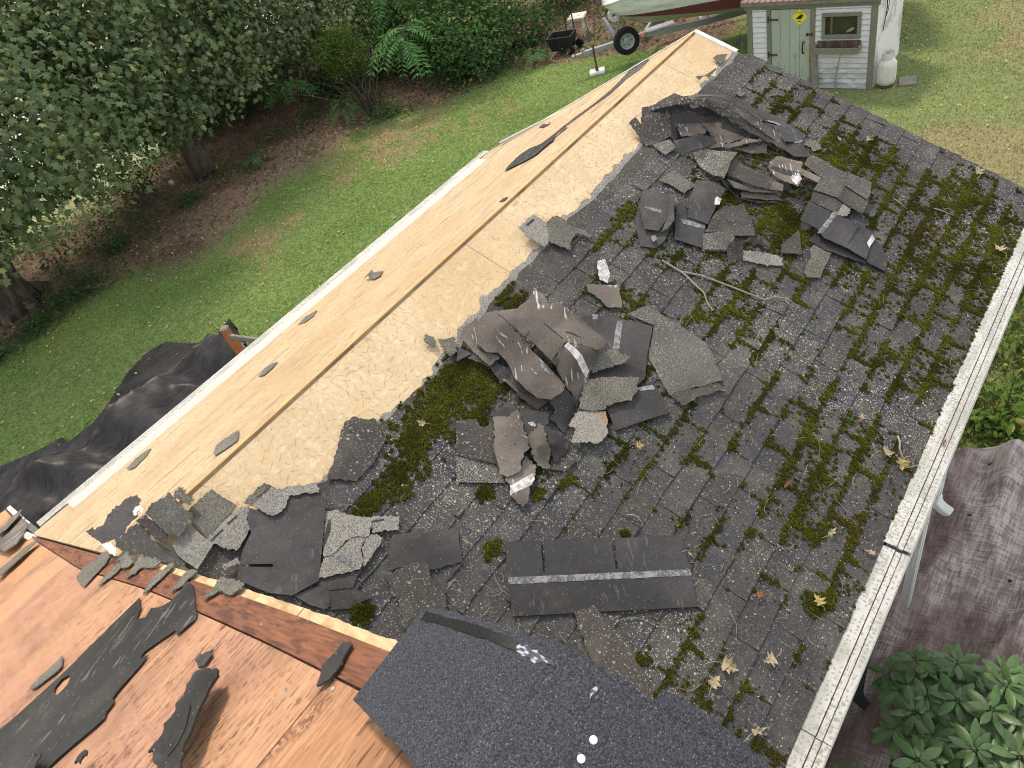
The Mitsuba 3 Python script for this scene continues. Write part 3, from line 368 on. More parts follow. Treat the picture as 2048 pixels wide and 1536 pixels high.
    {'n': 'shingle', 'l': 'long pale granule shingle spreading right from under the middle pile', 'm': 'mid', 'pl': 'R', 'p': [(1.115, 2.027, 0.05), (1.187, 2.111, 0.05), (1.325, 2.226, 0.05), (1.339, 2.184, 0.05), (1.364, 2.147, 0.05), (1.369, 2.073, 0.05), (1.319, 2.019, 0.05), (1.279, 1.964, 0.05), (1.288, 1.936, 0.05), (1.18, 1.85, 0.05)], 'c': [], 'j': 4, 't': 4, 'hole': None, 'd': [], 'g': None},
    {'n': 'shingle', 'l': 'pale square shingle with rust stains below the middle pile', 'm': 'palerust', 'pl': 'R', 'p': [(1.185, 1.845, 0.04), (1.239, 1.897, 0.04), (1.297, 1.942, 0.04), (1.377, 1.838, 0.04), (1.367, 1.762, 0.04), (1.26, 1.676, 0.04), (1.228, 1.754, 0.04), (1.19, 1.749, 0.04)], 'c': [], 'j': 4, 't': 4, 'hole': None, 'd': [], 'g': None},
    {'n': 'shingle', 'l': 'dark shingle at the left foot of the middle pile', 'm': 'under', 'pl': 'R', 'p': [(0.507, 1.699, 0.02), (0.465, 1.766, 0.04), (0.552, 1.785, 0.04)], 'c': [], 'j': 1, 't': 4, 'hole': None, 'd': [], 'g': None},
    {'n': 'shingle', 'l': 'dark slanting shingle under the lower left of the middle pile', 'm': 'under', 'pl': 'R', 'p': [(0.544, 1.747, 0.035), (0.564, 1.785, 0.06), (0.653, 1.803, 0.06), (0.768, 1.812, 0.08), (0.8, 1.775, 0.04), (0.775, 1.735, 0.03), (0.669, 1.771, 0.03)], 'c': [], 'j': 3, 't': 4, 'hole': None, 'd': [], 'g': None},
    {'n': 'shingle', 'l': 'blue-grey shingle showing under the brown top of the middle pile', 'm': 'under', 'pl': 'R', 'p': [(0.759, 1.81, 0.09), (0.851, 1.818, 0.09), (1.027, 1.815, 0.09), (1.043, 1.786, 0.08), (0.944, 1.754, 0.06), (0.874, 1.747, 0.05), (0.803, 1.761, 0.06)], 'c': [], 'j': 3, 't': 4, 'hole': None, 'd': [], 'g': None},
    {'n': 'shingle', 'l': 'brown pointed shingle at the lowest layer of the middle pile', 'm': 'brown', 'pl': 'R', 'p': [(0.763, 1.747, 0.05), (0.806, 1.764, 0.06), (0.878, 1.755, 0.06), (1.037, 1.791, 0.06), (1.01, 1.731, 0.015), (0.899, 1.734, 0.02)], 'c': [], 'j': 2, 't': 4, 'hole': None, 'd': [], 'g': None},
    {'n': 'shingle', 'l': 'dark curled shingle hanging off the lower end of the middle pile', 'm': 'under', 'pl': 'R', 'p': [(1.036, 1.775, 0.08), (1.071, 1.881, 0.1), (1.122, 1.889, 0.06), (1.154, 1.88, 0.01), (1.17, 1.802, 0), (1.2, 1.713, 0), (1.123, 1.724, 0.02), (1.093, 1.715, 0.03), (1.093, 1.768, 0.05)], 'c': [], 'j': 3, 't': 4, 'hole': None, 'd': [], 'g': None},
    {'n': 'shingle', 'l': 'brown torn shingle at the left of the middle pile, second layer', 'm': 'brown', 'pl': 'R', 'p': [(0.445, 1.812, 0.06), (0.423, 1.864, 0.08), (0.454, 1.94, 0.1), (0.56, 1.846, 0.1), (0.657, 1.831, 0.1), (0.693, 1.824, 0.09), (0.673, 1.761, 0.06), (0.559, 1.778, 0.06)], 'c': [], 'j': 3, 't': 4, 'hole': None, 'd': [('crack', 'underd', [(0.533, 1.835), (0.56, 1.814), (0.605, 1.811), (0.636, 1.826), (0.674, 1.834), (0.678, 1.827), (0.639, 1.817), (0.606, 1.801), (0.561, 1.804)])], 'g': None},
    {'n': 'shingle', 'l': 'long brown scratched shingle on top of the middle pile', 'm': 'brown', 'pl': 'R', 'p': [(0.489, 1.879, 0.11), (0.468, 1.935, 0.11), (0.472, 1.991, 0.11), (0.51, 2.039, 0.12), (0.621, 2.003, 0.14), (0.843, 1.94, 0.15), (1.061, 1.886, 0.12), (1.072, 1.861, 0.11), (1.052, 1.781, 0.09), (0.989, 1.745, 0.09), (0.916, 1.745, 0.11), (0.818, 1.771, 0.11), (0.771, 1.803, 0.11), (0.675, 1.834, 0.11), (0.623, 1.799, 0.11), (0.554, 1.81, 0.1)], 'c': [], 'j': 3, 't': 4, 'hole': None, 'd': [('scratch', 'film', [(0.602, 1.937), (0.658, 1.935), (0.681, 1.912), (0.658, 1.926), (0.608, 1.924)]), ('scratch', 'film', [(0.607, 1.908), (0.676, 1.884), (0.701, 1.864), (0.668, 1.877), (0.61, 1.895)]), ('scratch', 'film', [(0.721, 1.946), (0.768, 1.92), (0.767, 1.916), (0.722, 1.936)]), ('scratch', 'film', [(0.862, 1.927), (0.884, 1.929), (0.917, 1.909), (0.967, 1.891), (0.941, 1.883), (0.905, 1.891)]), ('scratch', 'film', [(0.848, 1.86), (0.884, 1.859), (0.918, 1.847), (0.915, 1.842), (0.88, 1.847)]), ('nail_hole', 'underd', [(0.692, 1.932), (0.699, 1.937), (0.704, 1.93), (0.698, 1.925)])], 'g': None},
    {'n': 'shingle', 'l': 'brown shingle strip beside the long scratched one, middle pile', 'm': 'brown', 'pl': 'R', 'p': [(0.515, 2.027, 0.13), (0.566, 2.079, 0.14), (0.616, 2.138, 0.15), (0.781, 2.107, 0.16), (0.921, 2.083, 0.16), (0.929, 2.022, 0.15), (0.926, 1.978, 0.15), (0.968, 1.938, 0.14), (0.819, 1.977, 0.14), (0.62, 2.005, 0.14)], 'c': [], 'j': 3, 't': 4, 'hole': None, 'd': [('crack', 'underd', [(0.733, 1.956), (0.729, 2.026), (0.737, 2.022), (0.742, 1.957)]), ('hole', 'underd', [(0.925, 1.962), (0.929, 1.988), (0.959, 1.978), (0.966, 1.933), (0.948, 1.945)]), ('nail_hole', 'underd', [(0.833, 2.014), (0.838, 2.018), (0.843, 2.011), (0.838, 2.007)])], 'g': None},
    {'n': 'shingle', 'l': 'brown ragged-topped shingle at the upper right of the middle pile', 'm': 'brown', 'pl': 'R', 'p': [(0.584, 2.137, 0.12), (0.592, 2.216, 0.11), (0.566, 2.319, 0.09), (0.627, 2.322, 0.09), (0.702, 2.271, 0.11), (0.728, 2.322, 0.11), (0.91, 2.29, 0.13), (1.083, 2.258, 0.13), (1.084, 2.178, 0.12), (0.985, 2.138, 0.14), (0.919, 2.088, 0.15), (0.776, 2.119, 0.14)], 'c': [], 'j': 4, 't': 4, 'hole': None, 'd': [('crack', 'underd', [(0.877, 2.157), (0.912, 2.174), (0.966, 2.18), (0.968, 2.174), (0.915, 2.164), (0.883, 2.154)]), ('scratch', 'film', [(1.001, 2.243), (1.025, 2.234), (1.025, 2.228), (1.002, 2.235)]), ('scratch', 'film', [(1.008, 2.261), (1.037, 2.251), (1.037, 2.245), (1.01, 2.253)]), ('crack', 'underd', [(0.759, 2.131), (0.9, 2.106), (0.899, 2.101), (0.759, 2.125)])], 'g': None},
    {'n': 'shingle', 'l': 'brown shingle bent down over the right side of the middle pile', 'm': 'brown', 'pl': 'R', 'p': [(0.934, 1.974, 0.15), (0.921, 2.075, 0.15), (0.99, 2.126, 0.15), (1.079, 2.19, 0.13), (1.095, 2.168, 0.11), (1.1, 2.116, 0.08), (1.114, 2.059, 0.06), (1.139, 1.98, 0.03), (1.16, 1.883, 0), (1.119, 1.9, 0.04), (1.054, 1.904, 0.09), (0.981, 1.931, 0.13)], 'c': [(1.035, 2.047, 0.13), (1.05, 1.966, 0.11)], 'j': 3, 't': 4, 'hole': None, 'd': [('foil_strip', 'foil', [(0.923, 2.064), (0.936, 2.093), (1.031, 2.091), (1.101, 2.069), (1.113, 2.031), (1.072, 2.031), (1.003, 2.05)]), ('crumbled_edge', 'underd', [(0.923, 2.023), (0.914, 2.079), (0.923, 2.101), (0.933, 2.068), (0.931, 2.028)])], 'g': None},
    {'n': 'shingle', 'l': 'dark curled top edge of the scratched grey shingle below the middle pile', 'm': 'under', 'pl': 'R', 'p': [(0.872, 1.525, 0.07), (0.863, 1.552, 0.09), (0.883, 1.593, 0.1), (0.946, 1.643, 0.09), (0.945, 1.612, 0.09), (0.937, 1.581, 0.08), (0.913, 1.555, 0.08)], 'c': [], 'j': 2, 't': 4, 'hole': None, 'd': [], 'g': None},
    {'n': 'shingle', 'l': 'scratched grey-brown shingle standing out below the middle pile', 'm': 'brown', 'pl': 'R', 'p': [(0.875, 1.52, 0.08), (0.939, 1.576, 0.09), (0.95, 1.632, 0.1), (1.033, 1.565, 0.09), (1.115, 1.504, 0.08), (1.12, 1.435, 0.06), (1.145, 1.387, 0.04), (1.114, 1.325, 0.03), (1.075, 1.314, 0.03), (0.996, 1.386, 0.06)], 'c': [], 'j': 4, 't': 4, 'hole': None, 'd': [('scratch', 'film', [(0.961, 1.578), (0.982, 1.574), (1.01, 1.568), (1.01, 1.564), (0.98, 1.568)]), ('scratch', 'film', [(0.96, 1.493), (0.974, 1.486), (0.995, 1.489), (0.996, 1.485), (0.973, 1.48)]), ('scratch', 'film', [(0.997, 1.562), (1.034, 1.552), (1.062, 1.551), (1.062, 1.546), (1.032, 1.546)]), ('scratch', 'film', [(0.986, 1.437), (1.024, 1.441), (1.026, 1.436), (0.987, 1.432)]), ('scratch', 'film', [(1.005, 1.373), (1.039, 1.384), (1.07, 1.389), (1.071, 1.384), (1.04, 1.378)]), ('scratch', 'film', [(1.044, 1.532), (1.079, 1.54), (1.081, 1.535), (1.046, 1.526)]), ('nail_hole', 'underd', [(1.044, 1.476), (1.049, 1.48), (1.054, 1.474), (1.049, 1.47)])], 'g': None},
    {'n': 'shingle', 'l': 'crumpled brown shingle right of the scratched grey-brown one', 'm': 'brown', 'pl': 'R', 'p': [(1.078, 1.535, 0.06), (1.073, 1.599, 0.07), (1.08, 1.65, 0.08), (1.117, 1.628, 0.08), (1.167, 1.588, 0.07), (1.203, 1.568, 0.05), (1.25, 1.495, 0.02), (1.19, 1.471, 0.03), (1.129, 1.498, 0.05)], 'c': [(1.148, 1.53, 0.1)], 'j': 6, 't': 4, 'hole': None, 'd': [], 'g': None},
    {'n': 'shingle', 'l': 'dark shingle with a torn foil bit below the middle pile', 'm': 'under', 'pl': 'R', 'p': [(0.95, 1.65, 0.07), (1.023, 1.704, 0.06), (1.076, 1.741, 0.05), (1.11, 1.687, 0.04), (1.072, 1.636, 0.05), (1.073, 1.548, 0.05)], 'c': [], 'j': 4, 't': 4, 'hole': None, 'd': [('foil_patch', 'foil', [(1.025, 1.617), (1.038, 1.637), (1.062, 1.64), (1.067, 1.625), (1.042, 1.615)])], 'g': None},
    {'n': 'shingle', 'l': 'crumpled dark shingle at the lower right of the middle pile', 'm': 'underd', 'pl': 'R', 'p': [(1.095, 1.661, 0.06), (1.16, 1.666, 0.06), (1.269, 1.664, 0.02), (1.26, 1.614, 0.03), (1.252, 1.538, 0.03), (1.196, 1.568, 0.04)], 'c': [(1.199, 1.596, 0.08)], 'j': 6, 't': 4, 'hole': None, 'd': [], 'g': None},
    {'n': 'shingle', 'l': 'flat dark tab under the crumpled shingles', 'm': 'tabd', 'pl': 'R', 'p': [(1.224, 1.546, 0.015), (1.249, 1.617, 0.015), (1.268, 1.669, 0.015), (1.331, 1.622, 0.015), (1.314, 1.535, 0.015), (1.256, 1.5, 0.015)], 'c': [], 'j': 2, 't': 4, 'hole': None, 'd': [], 'g': None},
    {'n': 'shingle', 'l': 'dark tab with a notch left of the scratched grey-brown shingle', 'm': 'tabd', 'pl': 'R', 'p': [(0.724, 1.418, 0.02), (0.803, 1.489, 0.02), (0.839, 1.468, 0.02), (0.871, 1.478, 0.02), (0.871, 1.53, 0.04), (0.989, 1.404, 0.04), (1.054, 1.338, 0.02), (1.03, 1.352, 0.02), (0.846, 1.271, 0.02)], 'c': [], 'j': 2, 't': 4, 'hole': None, 'd': [], 'g': None},
    {'n': 'shingle', 'l': 'weathered lichen tab under the notched dark tab', 'm': 'lich', 'pl': 'R', 'p': [(0.845, 1.273, 0.01), (1.028, 1.356, 0.01), (1.12, 1.302, 0.01), (0.934, 1.16, 0.01)], 'c': [], 'j': 2, 't': 4, 'hole': None, 'd': [], 'g': None},
    {'n': 'shingle_scrap', 'l': 'brown scrap with a foil band at the bottom of the middle pile', 'm': 'brown', 'pl': 'R', 'p': [(1.111, 1.311, 0.025), (1.137, 1.401, 0.025), (1.12, 1.476, 0.025), (1.19, 1.465, 0.025), (1.219, 1.409, 0.025), (1.231, 1.349, 0.025), (1.274, 1.283, 0.025), (1.264, 1.25, 0.025), (1.18, 1.264, 0.025), (1.151, 1.297, 0.025)], 'c': [], 'j': 4, 't': 4, 'hole': None, 'd': [('foil_band', 'foil', [(1.151, 1.297), (1.198, 1.421), (1.226, 1.403), (1.228, 1.361), (1.182, 1.27)])], 'g': None},
    {'n': 'shingle_scrap', 'l': 'narrow film-covered scrap above the middle pile', 'm': 'foil', 'pl': 'R', 'p': [(0.709, 2.789, 0.02), (0.734, 2.837, 0.02), (0.818, 2.762, 0.02), (0.846, 2.691, 0.02), (0.793, 2.685, 0.02)], 'c': [], 'j': 3, 't': 4, 'hole': None, 'd': [], 'g': None},
    {'n': 'shingle_scrap', 'l': 'granule tip beside the narrow film-covered scrap', 'm': 'mid', 'pl': 'R', 'p': [(0.844, 2.696, 0.015), (0.817, 2.766, 0.015), (0.851, 2.778, 0.015), (0.86, 2.734, 0.015)], 'c': [], 'j': 3, 't': 4, 'hole': None, 'd': [], 'g': None},
    {'n': 'shingle_scrap', 'l': 'pale brown scratched scrap above the middle pile', 'm': 'brown', 'pl': 'R', 'p': [(0.753, 2.609, 0.015), (0.904, 2.73, 0.015), (1.003, 2.598, 0.015), (0.931, 2.543, 0.015), (0.876, 2.565, 0.015), (0.786, 2.567, 0.015)], 'c': [], 'j': 3, 't': 4, 'hole': None, 'd': [], 'g': None},
    {'n': 'shingle', 'l': 'torn brown triangular shingle right of the rusty-edged one', 'm': 'tabd', 'pl': 'R', 'p': [(1.511, 2.249, 0.025), (1.553, 2.325, 0.025), (1.636, 2.428, 0.025), (1.692, 2.495, 0.025), (1.761, 2.485, 0.025), (1.708, 2.453, 0.025), (1.651, 2.361, 0.025), (1.63, 2.32, 0.025), (1.597, 2.245, 0.025)], 'c': [], 'j': 5, 't': 4, 'hole': None, 'd': [], 'g': None},
    {'n': 'shingle', 'l': 'large speckled slipped shingle right of the middle pile', 'm': 'lich', 'pl': 'R', 'p': [(1.046, 2.578, 0.008), (1.11, 2.714, 0.008), (1.291, 2.711, 0.008), (1.512, 2.698, 0.008), (1.697, 2.541, 0.008), (1.633, 2.446, 0.008), (1.507, 2.265, 0.008), (1.299, 2.4, 0.008), (1.211, 2.615, 0.008)], 'c': [], 'j': 3, 't': 4, 'hole': None, 'd': [], 'g': None},
    {'n': 'shingle_scrap', 'l': 'dark granule chip lying on the sheathing by the torn edge', 'm': 'mid', 'pl': 'R', 'p': [(0.263, 1.733, 0.015), (0.316, 1.748, 0.015), (0.362, 1.714, 0.015), (0.357, 1.692, 0.015), (0.296, 1.694, 0.015)], 'c': [], 'j': 4, 't': 4, 'hole': None, 'd': [], 'g': None},
    {'n': 'shingle_scrap', 'l': 'grey granule scrap on the torn edge left of the middle pile', 'm': 'mid', 'pl': 'R', 'p': [(0.344, 1.745, 0.02), (0.403, 1.816, 0.02), (0.469, 1.755, 0.02), (0.459, 1.701, 0.02), (0.406, 1.717, 0.02)], 'c': [], 'j': 4, 't': 4, 'hole': None, 'd': [], 'g': None},
    {'n': 'shingle', 'l': 'plain dark shingle lying along the torn edge above the lower cluster', 'm': 'tabd', 'pl': 'R', 'p': [(0.303, 1.06, 0.01), (0.31, 1.113, 0.01), (0.41, 1.175, 0.01), (0.528, 1.116, 0.01), (0.563, 0.988, 0.01), (0.558, 0.868, 0.01), (0.446, 0.794, 0.01), (0.377, 0.925, 0.01)], 'c': [], 'j': 4, 't': 4, 'hole': None, 'd': [], 'g': None},
    {'n': 'shingle', 'l': 'navy torn shingle lying furthest left on the bare sheathing', 'm': 'under', 'pl': 'R', 'p': [(-0.166, -0.036, 0.05), (-0.163, -0.004, 0.05), (-0.14, -0.003, 0.05), (-0.141, 0.048, 0.05), (-0.159, 0.068, 0.05), (-0.152, 0.185, 0.05), (-0.13, 0.21, 0.05), (-0.103, 0.199, 0.05), (-0.053, 0.134, 0.05), (-0.052, 0.095, 0.05), (-0.034, 0.024, 0.05), (-0.073, -0.03, 0.05)], 'c': [], 'j': 5, 't': 4, 'hole': None, 'd': [], 'g': None},
    {'n': 'shingle', 'l': 'grey weathered tab at the top of the lower left cluster', 'm': 'lich', 'pl': 'R', 'p': [(-0.026, 0.169, 0.07), (-0.046, 0.217, 0.07), (-0.022, 0.272, 0.07), (-0.028, 0.298, 0.07), (0.138, 0.289, 0.07), (0.168, 0.19, 0.07), (0.119, 0.166, 0.07)], 'c': [], 'j': 3, 't': 4, 'hole': None, 'd': [], 'g': None},
    {'n': 'shingle', 'l': 'brown-grey tab behind the navy torn shingle', 'm': 'tabd', 'pl': 'R', 'p': [(-0.038, 0.124, 0.06), (-0.028, 0.169, 0.06), (0.111, 0.167, 0.06), (0.148, 0.127, 0.06), (0.056, 0.121, 0.06)], 'c': [], 'j': 3, 't': 4, 'hole': None, 'd': [], 'g': None},
    {'n': 'shingle_scrap', 'l': 'small mossy granule scrap topmost of the lower left cluster', 'm': 'mid', 'pl': 'R', 'p': [(-0.008, 0.302, 0.08), (0.003, 0.342, 0.08), (0.084, 0.342, 0.08), (0.093, 0.303, 0.08), (0.032, 0.297, 0.08)], 'c': [], 'j': 6, 't': 4, 'hole': None, 'd': [], 'g': None},
    {'n': 'shingle', 'l': 'long dark shingle crusted with lichen at the valley end', 'm': 'lich', 'pl': 'R', 'p': [(-0.04, 0.014, 0.06), (-0.025, 0.117, 0.07), (0.008, 0.129, 0.04), (0.07, 0.11, 0.04), (0.139, 0.125, 0.04), (0.258, 0.137, 0.02), (0.262, 0.114, 0.01), (0.177, 0.066, 0.04), (0.016, 0, 0.04), (-0.018, -0.003, 0.04)], 'c': [], 'j': 4, 't': 4, 'hole': None, 'd': [], 'g': None},
    {'n': 'paint_flake', 'l': 'white paint flake at the end of the lichen-crusted shingle', 'm': 'white', 'pl': 'R', 'p': [(-0.056, -0.034, 0.08), (-0.029, -0.001, 0.08), (0.011, -0.006, 0.08), (0.031, -0.033, 0.08)], 'c': [], 'j': 4, 't': 1, 'hole': None, 'd': [], 'g': None},
    {'n': 'paint_flake', 'l': 'small white flake on the navy torn shingle', 'm': 'white', 'pl': 'R', 'p': [(-0.078, 0.142, 0.065), (-0.088, 0.166, 0.065), (-0.08, 0.18, 0.065), (-0.052, 0.18, 0.065), (-0.044, 0.161, 0.065), (-0.071, 0.17, 0.065), (-0.053, 0.137, 0.065)], 'c': [], 'j': 3, 't': 1, 'hole': None, 'd': [], 'g': None},
    {'n': 'shingle', 'l': 'mid grey granule tab right of the topmost mossy scrap', 'm': 'mid', 'pl': 'R', 'p': [(0.083, 0.304, 0.03), (0.085, 0.43, 0.03), (0.231, 0.439, 0.03), (0.25, 0.257, 0.03), (0.145, 0.261, 0.03)], 'c': [], 'j': 3, 't': 4, 'hole': None, 'd': [], 'g': None},
    {'n': 'shingle', 'l': 'pale clean granule tab in the middle of the lower left cluster', 'm': 'pale', 'pl': 'R', 'p': [(0.152, 0.147, 0.035), (0.145, 0.253, 0.035), (0.29, 0.255, 0.035), (0.323, 0.139, 0.035), (0.214, 0.13, 0.035)], 'c': [], 'j': 2, 't': 4, 'hole': None, 'd': [], 'g': None},
    {'n': 'shingle', 'l': 'pale granule shingle with a black dash left of the big dark sheet', 'm': 'pale', 'pl': 'R', 'p': [(0.25, 0.249, 0.03), (0.244, 0.343, 0.03), (0.243, 0.43, 0.03), (0.274, 0.475, 0.03), (0.325, 0.419, 0.03), (0.357, 0.404, 0.03), (0.387, 0.322, 0.03), (0.387, 0.295, 0.03), (0.274, 0.252, 0.03)], 'c': [], 'j': 4, 't': 4, 'hole': None, 'd': [('dark_dash', 'underd', [(0.263, 0.258), (0.266, 0.329), (0.276, 0.327), (0.274, 0.259)]), ('dark_dash', 'underd', [(0.263, 0.358), (0.265, 0.409), (0.274, 0.41), (0.273, 0.357)])], 'g': None},
    {'n': 'shingle_scrap', 'l': 'torn granule scrap with a dark band above the big dark sheet', 'm': 'mid', 'pl': 'R', 'p': [(0.25, 0.469, 0.04), (0.241, 0.535, 0.04), (0.251, 0.594, 0.04), (0.294, 0.605, 0.04), (0.292, 0.569, 0.04), (0.286, 0.476, 0.04)], 'c': [], 'j': 4, 't': 4, 'hole': None, 'd': [('dark_dash', 'underd', [(0.275, 0.496), (0.286, 0.603), (0.296, 0.603), (0.286, 0.492)])], 'g': None},
    {'n': 'shingle', 'l': 'big dark overturned shingle with a slot, lower left of the slope', 'm': 'under', 'pl': 'R', 'p': [(0.288, 0.465, 0.045), (0.339, 0.484, 0.045), (0.394, 0.499, 0.045), (0.377, 0.626, 0.045), (0.507, 0.737, 0.045), (0.569, 0.659, 0.045), (0.668, 0.535, 0.045), (0.759, 0.417, 0.02), (0.711, 0.301, 0.02), (0.619, 0.248, 0.02), (0.483, 0.211, 0.02), (0.412, 0.309, 0.045), (0.382, 0.391, 0.045), (0.331, 0.417, 0.045)], 'c': [], 'j': 2, 't': 4, 'hole': [(0.449, 0.267, 0.045), (0.55, 0.348, 0.045), (0.562, 0.347, 0.045), (0.56, 0.337, 0.045), (0.456, 0.26, 0.045)], 'd': [], 'g': None},
    {'n': 'shingle', 'l': 'pale rounded shingle draped over the top of the big dark sheet', 'm': 'pale', 'pl': 'R', 'p': [(0.297, 0.478, 0.06), (0.302, 0.599, 0.06), (0.329, 0.601, 0.06), (0.36, 0.647, 0.06), (0.427, 0.723, 0.06), (0.473, 0.728, 0.06), (0.484, 0.709, 0.06), (0.392, 0.615, 0.06), (0.411, 0.582, 0.06), (0.421, 0.541, 0.06), (0.401, 0.496, 0.06)], 'c': [], 'j': 5, 't': 4, 'hole': None, 'd': [], 'g': None},
    {'n': 'shingle_scrap', 'l': 'small pale scrap left of the slot in the big dark sheet', 'm': 'pale', 'pl': 'R', 'p': [(0.384, 0.21, 0.03), (0.415, 0.28, 0.03), (0.447, 0.267, 0.03), (0.421, 0.239, 0.03), (0.421, 0.202, 0.03)], 'c': [], 'j': 4, 't': 4, 'hole': None, 'd': [], 'g': None},
    {'n': 'shingle', 'l': 'pale shingle with a dark dash right of the big dark sheet', 'm': 'pale', 'pl': 'R', 'p': [(0.564, 0.67, 0.03), (0.587, 0.696, 0.03), (0.655, 0.72, 0.03), (0.735, 0.761, 0.03), (0.766, 0.751, 0.03), (0.793, 0.704, 0.03), (0.737, 0.654, 0.03), (0.724, 0.545, 0.03), (0.704, 0.509, 0.03), (0.663, 0.544, 0.03)], 'c': [], 'j': 4, 't': 4, 'hole': None, 'd': [('dark_dash', 'underd', [(0.6, 0.643), (0.605, 0.657), (0.645, 0.61), (0.676, 0.535), (0.665, 0.539)])], 'g': None},
    {'n': 'shingle', 'l': 'cracked pale shingle with a whitish film patch', 'm': 'pale', 'pl': 'R', 'p': [(0.707, 0.508, 0.025), (0.726, 0.545, 0.025), (0.734, 0.649, 0.025), (0.786, 0.696, 0.025), (0.806, 0.637, 0.025), (0.842, 0.613, 0.025), (0.864, 0.565, 0.025), (0.753, 0.429, 0.025), (0.725, 0.459, 0.025)], 'c': [], 'j': 4, 't': 4, 'hole': None, 'd': [('film_patch', 'film', [(0.735, 0.531), (0.738, 0.559), (0.83, 0.572), (0.84, 0.547)])], 'g': None},
    {'n': 'shingle_scrap', 'l': 'narrow pale strip broken off the cracked pale shingle', 'm': 'pale', 'pl': 'R', 'p': [(0.788, 0.696, 0.025), (0.814, 0.732, 0.025), (0.85, 0.731, 0.025), (0.862, 0.652, 0.025), (0.873, 0.572, 0.025), (0.843, 0.614, 0.025), (0.809, 0.637, 0.025)], 'c': [], 'j': 3, 't': 4, 'hole': None, 'd': [], 'g': None},
    {'n': 'shingle_scrap', 'l': 'light granule scrap with a dark dash above the cracked pale shingle', 'm': 'pale', 'pl': 'R', 'p': [(0.72, 0.759, 0.02), (0.763, 0.805, 0.02), (0.841, 0.858, 0.02), (0.873, 0.805, 0.02), (0.794, 0.724, 0.02), (0.761, 0.753, 0.02)], 'c': [], 'j': 4, 't': 4, 'hole': None, 'd': [('dark_dash', 'underd', [(0.749, 0.759), (0.789, 0.806), (0.797, 0.801), (0.758, 0.757)])], 'g': None},
    {'n': 'shingle', 'l': 'dark sheet under the cracked pale shingle', 'm': 'under', 'pl': 'R', 'p': [(0.748, 0.428, 0.012), (0.865, 0.567, 0.012), (0.89, 0.485, 0.012), (0.817, 0.416, 0.012), (0.76, 0.403, 0.012)], 'c': [], 'j': 2, 't': 4, 'hole': None, 'd': [], 'g': None},
    {'n': 'shingle', 'l': 'dark sheet at the foot of the big slotted sheet', 'm': 'under', 'pl': 'R', 'p': [(0.715, 0.31, 0.01), (0.768, 0.404, 0.01), (0.82, 0.422, 0.01), (0.869, 0.371, 0.01), (0.86, 0.343, 0.01), (0.785, 0.319, 0.01)], 'c': [], 'j': 2, 't': 4, 'hole': None, 'd': [], 'g': None},
    {'n': 'shingle', 'l': 'dark thin sheet beside the moss mound near the valley board', 'm': 'under', 'pl': 'R', 'p': [(0.821, 0.423, 0.008), (0.884, 0.484, 0.008), (0.983, 0.508, 0.008), (0.938, 0.411, 0.008), (0.881, 0.36, 0.008)], 'c': [], 'j': 2, 't': 4, 'hole': None, 'd': [], 'g': None},
    {'n': 'shingle', 'l': 'dark scratched shingle left of the whole three-tab shingle', 'm': 'under', 'pl': 'R', 'p': [(0.913, 0.693, 0.012), (0.868, 0.776, 0.012), (1.082, 0.982, 0.012), (1.198, 0.871, 0.012), (1.11, 0.757, 0.012), (1.021, 0.711, 0.012), (0.965, 0.643, 0.012)], 'c': [], 'j': 3, 't': 4, 'hole': None, 'd': [], 'g': None},
    {'n': 'shingle', 'l': 'lumpy dark shingle below the scratched dark one', 'm': 'tabd', 'pl': 'R', 'p': [(0.963, 0.607, 0.015), (1.005, 0.703, 0.015), (1.07, 0.768, 0.015), (1.163, 0.719, 0.015), (1.275, 0.663, 0.015), (1.286, 0.58, 0.015), (1.135, 0.525, 0.015), (1.042, 0.581, 0.015)], 'c': [(1.103, 0.668, 0.03)], 'j': 4, 't': 4, 'hole': None, 'd': [], 'g': None},
    {'n': 'shingle', 'l': 'dark tab nearest the valley board beside the new shingle', 'm': 'tabd', 'pl': 'R', 'p': [(1.093, 0.575, 0.02), (1.198, 0.742, 0.02), (1.275, 0.653, 0.02), (1.292, 0.573, 0.02), (1.279, 0.51, 0.02), (1.167, 0.486, 0.02)], 'c': [], 'j': 3, 't': 4, 'hole': None, 'd': [], 'g': None},
    {'n': 'shingle', 'l': 'whole three-tab shingle lying upside down with two slots', 'm': 'under', 'pl': 'R', 'p': [(1.296, 1.063, 0.012), (1.42, 1.175, 0.012), (1.423, 1.169, 0.012), (1.515, 1.06, 0.012), (1.524, 1.068, 0.012), (1.432, 1.184, 0.012), (1.679, 1.389, 0.012), (1.773, 1.277, 0.012), (1.782, 1.286, 0.012), (1.691, 1.399, 0.012), (1.944, 1.609, 0.012), (2.054, 1.489, 0.012), (2.165, 1.36, 0.012), (1.519, 0.813, 0.012)], 'c': [], 'j': 1, 't': 4, 'hole': None, 'd': [('film_strip', 'film', [(1.403, 0.939), (2.052, 1.489), (2.073, 1.469), (1.424, 0.916)])], 'g': None},
    {'n': 'shingle', 'l': 'long brown-black shingle below the whole three-tab shingle', 'm': 'tabd', 'pl': 'R', 'p': [(1.723, 0.992, 0.015), (1.779, 1.076, 0.015), (1.854, 1.056, 0.015), (1.947, 1.04, 0.015), (2.099, 0.974, 0.015), (2.216, 0.889, 0.015), (2.199, 0.857, 0.015), (1.918, 0.858, 0.015)], 'c': [], 'j': 3, 't': 4, 'hole': None, 'd': [], 'g': None},
